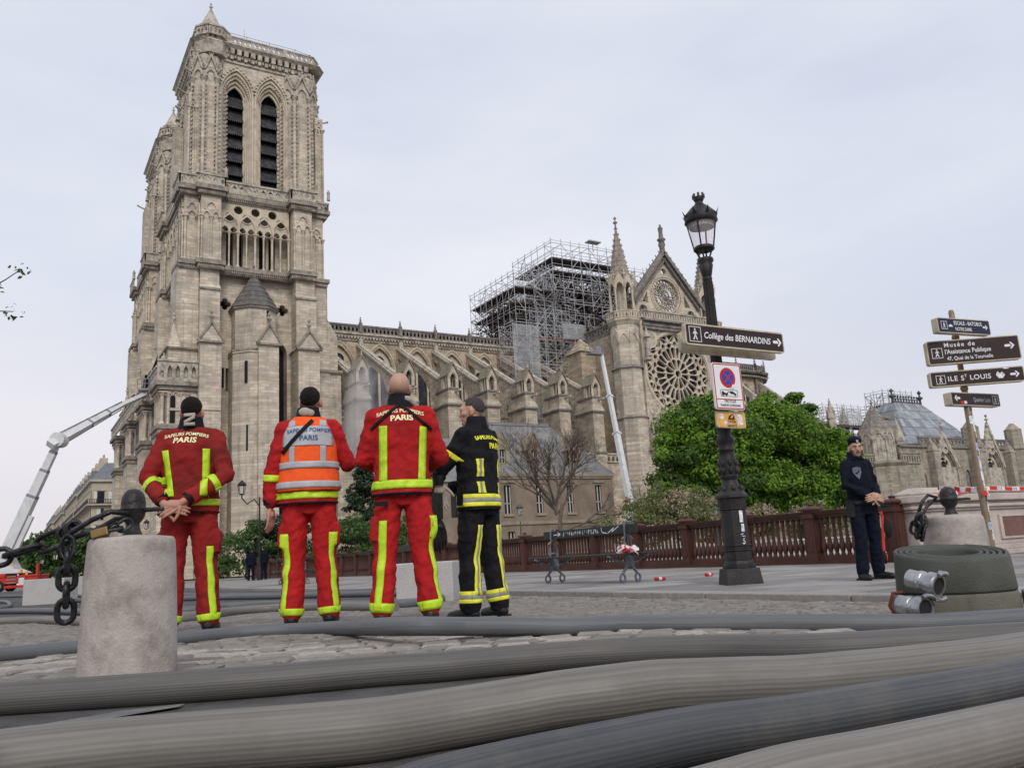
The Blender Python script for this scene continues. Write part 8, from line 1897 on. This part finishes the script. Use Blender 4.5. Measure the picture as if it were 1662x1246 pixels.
hose('thick tan hose rising in a low hump in the middle foreground',[(-120,1264),(0,1240),(150,1222),(300,1208),(450,1197),(600,1184),(720,1166),(831,1148),(900,1136),(981,1126),(1060,1116),(1131,1112),(1220,1108),(1281,1106),(1381,1098),(1500,1086),(1600,1074),(1662,1064),(1760,1050)],'hose_tan',lift=[0,0,0,0,0,0,0,.005,.01,.014,.014,.01,.004,0,0,0,0,0,0])
hose('dark steel blue hose curving from the bottom centre to the right edge',[(560,1345),(700,1290),(831,1255),(981,1222),(1131,1192),(1281,1172),(1431,1147),(1581,1121),(1662,1104),(1780,1080)],'hose_steel',.034)
hose('nearest light brown hose cutting the bottom right corner',[(1020,1358),(1160,1314),(1290,1274),(1431,1244),(1560,1214),(1662,1190),(1800,1156)],'hose_pale',.036)
# hoses lying farther back
hose('pale blue hose behind the near bollard at the left edge',[(-60,998),(0,992),(70,991),(140,993),(210,994),(300,990),(380,983),(460,980),(560,981),(640,980),(690,976),(716,970),(706,964),(660,962),(560,964),(450,967),(360,969),(250,972),(120,974)],'hose_blue',.06,group='hoses beyond the firefighters')
hose('brown grey hose lowest at the left edge behind the near bollard',[(-60,1010),(0,1008),(70,1006),(140,1008),(220,1006),(320,1000),(370,993),(430,988),(500,985),(570,984),(640,985)],'hose_tan',.06,group='hoses beyond the firefighters')
hose('thin far hose crossing behind the left granite block',[(-60,972),(0,968),(90,966),(180,967),(260,966),(330,966),(420,966),(520,962),(640,958)],'hose_grey',.06,group='hoses beyond the firefighters')
hose('hose bent into a short loop at the left edge',[(-60,980),(-20,976),(8,976),(16,981),(4,986),(-40,990)],'hose_blue',.055,group='hoses beyond the firefighters')
# ================================================================ two flat hoses rolled up, with couplings
mat('flat_hose', (.062,.066,.056), .62, var=.2, vs=5, bump=.25, bs=160, dirt=(.10,.098,.085), dirt_amt=.6, dirt_scale=4)
mat('flat_hose_olive', (.105,.10,.075), .62, var=.2, vs=5, bump=.25, bs=160, dirt=(.15,.14,.11), dirt_amt=.6, dirt_scale=4)
mat('aluminium', (.42,.42,.43), .32, metal=.85, var=.15, vs=14, bump=.15, bs=60, dirt=(.14,.14,.15), dirt_amt=.6, dirt_scale=9)
mat('coupling_dark', (.02,.02,.02), .6, bump=0); mat('strap_red', (.16,.03,.025), .8, bump=.1)
RS = 3.52; q = at(1546,940,RS); cx_, cy_ = q.x, q.y; cz_ = road_z(cx_,cy_)
def hose_roll(name, label, z0, z1, r0, turns, m, tilt, rz, outer_pull=.0):
    r = thing(name,label,'rolled hose',(cx_,cy_,z0),-YAW); mb = MB(); n = 44; pts = []
    tot = int(turns*n)
    for i in range(tot+1):
        a = 2*pi*i/n+rz; rad = r0*(.52+.48*(i/tot)); e = 1+.014*noise.noise(Vector((cos(a)*2,sin(a)*2,i*.02))); pts.append((rad*e*cos(a),rad*e*.9*sin(a),.006*noise.noise(Vector((i*.05,3,0)))))
    h = z1-z0; th = .0085; vs = []
    for i,(x,y,dz) in enumerate(pts):
        a = Vector((x,y,0)); n_ = a.normalized()*th
        for (o_, z_) in ((-.6,0),(-1,.012),(-1,h-.012),(-.6,h),(.6,h),(1,h-.012),(1,.012),(.6,0)): p = a*(1+.05*(1-z_/h))+n_*o_; vs.append((p.x,p.y,z_+dz+tilt*p.y*z_/h))
    k = 8; fs = [(i*k+j,i*k+(j+1)%k,(i+1)*k+(j+1)%k,(i+1)*k+j) for i in range(len(pts)-1) for j in range(k)]+[tuple(range(k-1,-1,-1)),tuple(range((len(pts)-1)*k,len(pts)*k))]
    mb.add(vs,fs,0,True); mb.build('coiled_hose',m,r,local=True); return r
def coupling(root, p, d, R=.046, L_=.13):
    p, d = Vector(p), Vector(d).normalized(); m = MB(); m.lathe([(R*.78,0),(R*.8,.04),(R*.9,.045),(R*.9,.06),(R*.84,.063),(R*.84,.08),(R*1.0,.085),(R*1.0,.115),(R*.94,.12),(R*.94,L_),(R*.74,L_),(R*.73,L_*.5)],p,32,axis=d,sm=False)
    c_ = m.build('coupling','aluminium',root,local=True); m = MB(); m.lathe([(R*.70,L_*.97),(R*.70,L_*.4),(.002,L_*.38)],p,20,axis=d); m.build('coupling_bore','coupling_dark',c_,local=True)
    u = d.orthogonal().normalized(); v = d.cross(u)
    for a0 in (0.3,0.3+pi):
        m = MB()
        pts = [p+d*(L_+.012)+(u*cos(a0+t)+v*sin(a0+t))*R*1.12 for t in (0,.25,.5,.75,1.0)]; m.tube(pts,.010,6); m.tube([pts[0]-d*.03,pts[0]],.010,6); m.build('coupling_lug','aluminium',c_,local=True)
b0 = hose_roll('rolled_hose','lower olive rolled fire hose of the stacked pair, with coupling pointing at the viewer',cz_,cz_+.155,.255,4.3,'flat_hose_olive',.0,2.6)
b1_ = hose_roll('rolled_hose','upper dark rolled fire hose of the stacked pair, coil seen from above',cz_+.157,cz_+.322,.228,4.6,'flat_hose',.16,3.4)
for b_ in (b0,b1_): b_['group'] = 'rolled hoses stacked on the road'
def tol(r_, px, py, s): v = at(px,py,s)-wloc(r_); v.rotate(Matrix.Rotation(YAW,3,'Z')); return v
coupling(b1_,tol(b1_,1476,938,3.30),(.50,-.83,-.24),.046,.125); coupling(b0,tol(b0,1462,980,3.27),(.40,-.90,-.12),.046,.115)
inv = lambda rz, v: tuple(v)
# loose lower flap folding across the front and a strap
m = MB(); P = [(.27,-.02,.15),(.24,-.16,.10),(.12,-.255,.05),(.0,-.285,.02)]
for a, b in zip(P,P[1:]): m.add([inv(.2,(a[0],a[1],0.0)),inv(.2,(b[0],b[1],0.0)),inv(.2,(b[0],b[1],max(.02,b[2]))),inv(.2,(a[0],a[1],a[2]))],[(0,1,2,3)])
f_ = m.build('hose_fold','flat_hose_olive',b0,local=True); s_ = f_.modifiers.new('t','SOLIDIFY'); s_.thickness=.012
m = MB(); m.tube([inv(.2,p) for p in ((-.255,-.08,.17),(-.30,-.09,.17),(-.325,-.10,.12),(-.30,-.12,.06),(-.255,-.14,.01))],.006,6); m.build('carry_strap','strap_red',b0,local=True)
q = at(1655,958,4.4); m = MB(); m.tube([(0,0,0),(.35,-.1,.02)],.03,10); o = tag(m.build('pipe_end','aluminium',loc=tuple(at(1648,962,4.3)),local=True),'short bright metal pipe end at the right edge behind the rolled hoses','pipe')
# ================================================================ e-scooter leaning by the railing
mat('scooter_red', (.62,.045,.03), .4, bump=0); mat('rubber', (.015,.015,.016), .8, bump=.1)
q = on_x(1437,908,13.55); sc = thing('electric_scooter','red and black electric scooter parked against the railing behind the policeman','scooter',(q.x,q.y,0),-YAW)
m = MB(); m.tube([(0,0,.22),(.03,.02,.50),(.075,.03,.86)],.026,8); m.build('stem','scooter_red',sc,local=True); m = MB(); m.tube([(.075,.03,.86),(.09,.035,1.0)],.03,8); m.tube([(-.11,-.02,1.06),(.04,.0,1.05),(.09,.035,1.04),(.22,.10,1.02)],.016,8); m.tube([(.09,.03,1.05),(.05,.0,1.10)],.012,6); m.build('handlebar','rubber',sc,local=True)
for (x_,y_) in ((0,0),(.18,.85)):
    m = MB(); m.tube([(x_+.03*cos(t),y_+.085*cos(t),.105+.09*sin(t)) for t in [2*pi*k/18 for k in range(18)]],.024,8,closed=True); m.lathe([(.03,-.02),(.03,.02)],(x_,y_,.105),10,axis=(1,-.3,0)); m.build('wheel','rubber',sc,local=True)
m = MB(); m.obox((.09,.43,.13),(.07,0,0),(.07,.36,0),(0,0,.02)); m.obox((.05,.05,.33),(.05,0,0),(0,.03,0),(.015,0,.12)); m.build('deck','rubber',sc,local=True); m = MB(); m.tube([(0,0,.2),(.02,-.05,.16),(.02,-.02,.06)],.014,6); m.obox((.03,-.02,.93),(.03,0,-.02),(0,.01,0),(0,0,.05)); m.build('fork','scooter_red',sc,local=True)
bg = MB(); bg.ball((.13,.0,.62),(.075,.07,.17),12,10); vs = [(x_+.01*noise.noise(Vector((x_,y_,z_))*20),y_,z_) for x_,y_,z_ in bg.v]; bg.v = vs; bgo = bg.build('bag','rubber',loc=tuple(Vector((q.x,q.y,0))),local=True); bgo.rotation_euler=(0,0,-YAW); tag(bgo,'limp black bag hanging from the handlebar of the red scooter','bag')
# ================================================================ fire engine with platform boom at the far left
mat('engine_red', (.42,.022,.012), .35, var=.08, bump=0, coat=.3); mat('boom_white', (.58,.59,.60), .4, var=.08, vs=1, bump=0, dirt=(.35,.35,.36), dirt_amt=.4); mat('steel_grey', (.25,.25,.26), .5, metal=.4, bump=0); mat('hazard_yellow', (.7,.5,.03), .5, bump=0); mat('orange_lamp', (.85,.3,.05), .4, bump=0)
q = at(0,950,82); ex, ey = q.x, q.y; fe = thing('fire_engine','red fire engine with a white jointed platform boom reaching to the west front','fire engine',(ex,ey,-.13),-YAW+.08)
m = MB(); m.box(-6,4.1,-1.2,1.2,.75,1.35); m.box(-6,1.0,-1.25,1.25,1.35,1.75); m.box(2.2,4.1,-1.25,1.25,1.35,1.55); m.build('chassis','engine_red',fe,local=True,bevel=.05)
for x_ in (-4.5,.45):
    for sy in (-1.1,1.1):
        m = MB(); m.lathe([(.3,-.17),(.52,-.17),(.56,-.1),(.56,.1),(.52,.17),(.3,.17)],(x_,sy,.56),20,axis=(0,1,0)); w_ = m.build('wheel','rubber',fe,local=True); m = MB(); m.lathe([(.30,-.19),(.30,-.14),(.12,-.12),(.1,-.2)],(x_,sy,.56),16,axis=(0,1,0)); m.build('rim','steel_grey',w_,local=True)
m = MB(); m.box(1.25,2.1,-1.3,-1.2,.8,.9); m.box(1.25,2.1,-1.3,-1.2,1.1,1.2); m.box(1.25,2.1,-1.28,-1.2,1.4,1.5); m.build('step','steel_grey',fe,local=True); m = MB(); m.box(2.4,2.9,-1.35,-1.22,.5,1.3); m.build('side_panel','boom_white',fe,local=True)
m = MB(); m.box(1.1,4.3,-1.45,-1.1,.35,.6); m.box(3.9,4.1,-1.2,-.9,1.5,2.6); m.build('outrigger','engine_red',fe,local=True); m = MB(); m.box(2.35,2.55,-1.2,-1.0,1.75,2.1); m.cyl((3.0,-1.1,1.55),(3.0,-1.1,1.9),.12,n=8); m.build('beacon','orange_lamp',fe,local=True)
m = MB(); m.frustum([(-1.6,-1),(2.6,-1),(2.6,1),(-1.6,1)],1.75,2.2,[(-1.4,-1),(1.6,-1),(1.6,1),(-1.4,1)]); m.frustum([(-1.4,-.9),(1.6,-.9),(1.6,.9),(-1.4,.9)],2.2,4.3,[(-1.2,-.8),(.4,-.8),(.4,.8),(-1.2,.8)]); m.build('turntable','boom_white',fe,local=True,bevel=.04)
for k in range(3): m = MB(); m.add([(.9,-1.0,2.5+.32*k),(1.25,-1.0,2.72+.32*k),(1.6,-1.0,2.5+.32*k),(1.6,-1.0,2.66+.32*k),(1.25,-1.0,2.88+.32*k),(.9,-1.0,2.66+.32*k)],[(0,1,4,5),(1,2,3,4)]); m.build('chevron','hazard_yellow',fe,local=True)
M_ = Matrix.Translation(wloc(fe)) @ Matrix.Rotation(fe.rotation_euler.z,4,'Z'); Mi = M_.inverted()
base_p, elbow, tip, bask = [Mi @ at(a,b,s) for a,b,s in ((6,905,82),(96,714,85),(198,657,93),(236,640,97))]
def boom(name, a, b, w0, m_='boom_white', h=None):
    d = (b-a); L_ = d.length; d.normalize(); s = d.cross(Vector((0,1,0))).normalized(); t = d.cross(s); m = MB(); m.obox((a+b)/2,d*L_/2,s*w0/2,t*(h or w0*.8)/2); return m.build(name,m_,fe,local=True,bevel=.03)
for i,(f0,f1,w0) in enumerate(((0,.5,1.0),(.28,.72,.84),(.55,.88,.7),(.8,1.0,.56))): boom('boom_section',base_p.lerp(elbow,f0),base_p.lerp(elbow,f1),w0)
for f in (.5,.72,.88): p = base_p.lerp(elbow,f); boom('boom_collar',p,p+(elbow-base_p).normalized()*.3,1.4-.9*f*.9,'steel_grey')
off = Vector((.75,0,-.2)); boom('boom_ram',base_p.lerp(elbow,.0)+off,base_p.lerp(elbow,.36)+off,.45)
m = MB(); m.lathe([(.75,-.6),(.75,.6)],elbow,14,axis=(0,1,0)); m.build('elbow_joint','boom_white',fe,local=True); back = (elbow-tip).normalized(); boom('elbow_head',elbow+back*1.2,elbow,.9)
for (f0,f1,w0) in ((0,.45,.85),(.3,.75,.66),(.65,1.0,.5)): boom('boom_section',elbow.lerp(tip,f0),elbow.lerp(tip,f1),w0)
for f in (.45,.75): p = elbow.lerp(tip,f); boom('boom_collar',p,p+(tip-elbow).normalized()*.25,1.15-.5*f,'steel_grey')
m = MB(); A_, B2 = elbow+Vector((0,0,.75)), tip+Vector((0,0,.4)); m.cyl(A_,B2,.06,n=5); m.cyl(elbow+Vector((0,0,-.75)),tip+Vector((0,0,-.5)),.06,n=5); m.build('cable','steel_grey',fe,local=True)
boom('jib',tip,bask,.5); m = MB(); c_ = bask+Vector((.6,0,.6)); m.box(c_.x-1.3,c_.x+1.3,c_.y-.7,c_.y+.7,c_.z-.2,c_.z)
for x_ in (-1.3,-.43,.43,1.3):
    for y_ in (-.7,.7): m.cyl((c_.x+x_,c_.y+y_,c_.z),(c_.x+x_,c_.y+y_,c_.z+1.1),.05,n=5)
for y_ in (-.7,.7): m.cyl((c_.x-1.3,c_.y+y_,c_.z+1.1),(c_.x+1.3,c_.y+y_,c_.z+1.1),.05,n=5); m.cyl((c_.x-1.3,c_.y+y_,c_.z+.55),(c_.x+1.3,c_.y+y_,c_.z+.55),.04,n=5)
m.build('basket','steel_grey',fe,local=True); m = MB()
for x_ in (-.6,.5): m.lathe([(.22,0),(.26,.5),(.28,1.1),(.12,1.35),(.17,1.5),(.15,1.7),(.02,1.78)],(c_.x+x_,c_.y,c_.z),8)
m.build('platform_equipment','cloth_navy',fe,local=True)
# white ladder boom rising beside the transept
lb = thing('ladder_boom','slender white telescopic boom with a grey basket raised beside the rose window','boom lift',tuple(on_y(1024,880,72))); lb.location.z = -.1
O_ = wloc(lb); A_ = on_y(1022,812,74)-O_; T_ = on_y(976,574,88)-O_
def boom2(a,b,w0,nm='boom_section'):
    d = b-a; L_ = d.length; d.normalize(); s = d.cross(Vector((0,1,0))).normalized(); t = d.cross(s); m = MB(); m.obox((a+b)/2,d*L_/2,s*w0/2,t*w0/2); m.build(nm,'boom_white',lb,local=True,bevel=.03)
for f0,f1,w0 in ((0,.40,.62),(.36,.66,.5),(.62,1.0,.4)): boom2(A_.lerp(T_,f0),A_.lerp(T_,f1),w0)
for f in (.40,.66): p = A_.lerp(T_,f); boom2(p,p+(T_-A_).normalized()*.35,1.0-.4*f,'boom_collar')
m = MB(); m.box(-1.3,1.3,-1.3,1.3,0,1.2); m.cyl((0,0,1.2),tuple(A_),.5,.45,10); m.build('boom_base','boom_white',lb,local=True)
m = MB(); c_ = on_y(965,570,88)-O_; m.box(c_.x-1.1,c_.x+1.0,c_.y-.6,c_.y+.6,c_.z-.5,c_.z-.3); m.box(c_.x-.2,c_.x+.7,c_.y-.62,c_.y-.55,c_.z-.3,c_.z+.6)
for x_ in (-1.1,-.4,.3,1.0):
    for y_ in (-.6,.6): m.cyl((c_.x+x_,c_.y+y_,c_.z-.3),(c_.x+x_,c_.y+y_,c_.z+.8),.05,n=5)
for y_ in (-.6,.6): m.cyl((c_.x-1.1,c_.y+y_,c_.z+.8),(c_.x+1,c_.y+y_,c_.z+.8),.05,n=5)
m.cyl((c_.x+1,c_.y,c_.z-.2),tuple(T_),.25,n=6); m.build('basket','steel_grey',lb,local=True)
# ================================================================ spray and steam drifting between the tower and the nave
m = bpy.data.materials.new('steam'); m.use_nodes = True; nt = m.node_tree; nt.nodes.clear(); L = nt.links.new
o = N_(nt,'ShaderNodeOutputMaterial'); v = N_(nt,'ShaderNodeVolumePrincipled'); v.inputs['Color'].default_value=(.93,.94,.96,1); v.inputs['Anisotropy'].default_value=.1
tc = N_(nt,'ShaderNodeTexCoord'); n = N_(nt,'ShaderNodeTexNoise',Scale=2.2,Detail=5,Roughness=.6); L(tc.outputs['Generated'],n.inputs['Vector'])
gr = N_(nt,'ShaderNodeTexGradient',gradient_type='SPHERICAL'); mp = N_(nt,'ShaderNodeMapping'); mp.inputs['Location'].default_value=(-1,-1,-1); mp.inputs['Scale'].default_value=(2,2,2); L(tc.outputs['Generated'],mp.inputs['Vector']); L(mp.outputs[0],gr.inputs['Vector'])
a = N_(nt,'ShaderNodeMath',operation='MULTIPLY_ADD'); a.inputs[1].default_value=1.6; a.inputs[2].default_value=-.62; L(n.outputs['Fac'],a.inputs[0]); b = N_(nt,'ShaderNodeMath',operation='MULTIPLY'); b.use_clamp=True; L(a.outputs[0],b.inputs[0]); L(gr.outputs['Fac'],b.inputs[1]); c_ = N_(nt,'ShaderNodeMath',operation='MULTIPLY'); c_.inputs[1].default_value=3.2; L(b.outputs[0],c_.inputs[0]); L(c_.outputs[0],v.inputs['Density']); L(v.outputs[0],o.inputs['Volume']); MATS['steam']=m
p0, p1 = on_y(592,740,93), on_y(602,600,97); mid = (p0+p1)/2
import bmesh
bm_ = bmesh.new(); bmesh.ops.create_icosphere(bm_, subdivisions=3, radius=1.0)
for v_ in bm_.verts: v_.co = Vector((v_.co.x*3.6, v_.co.y*2.6, v_.co.z*9.0))
me_ = bpy.data.meshes.new('steam'); bm_.to_mesh(me_); bm_.free(); me_.materials.append(MATS['steam']); st = bpy.data.objects.new('steam', me_); COL.objects.link(st); st.location = mid+Vector((0,0,-1)); st['kind'] = 'stuff'; st['label'] = 'pale cloud of spray and steam drifting beside the flying buttresses'
scene.cycles.max_bounces = 6; scene.cycles.volume_bounces = 3
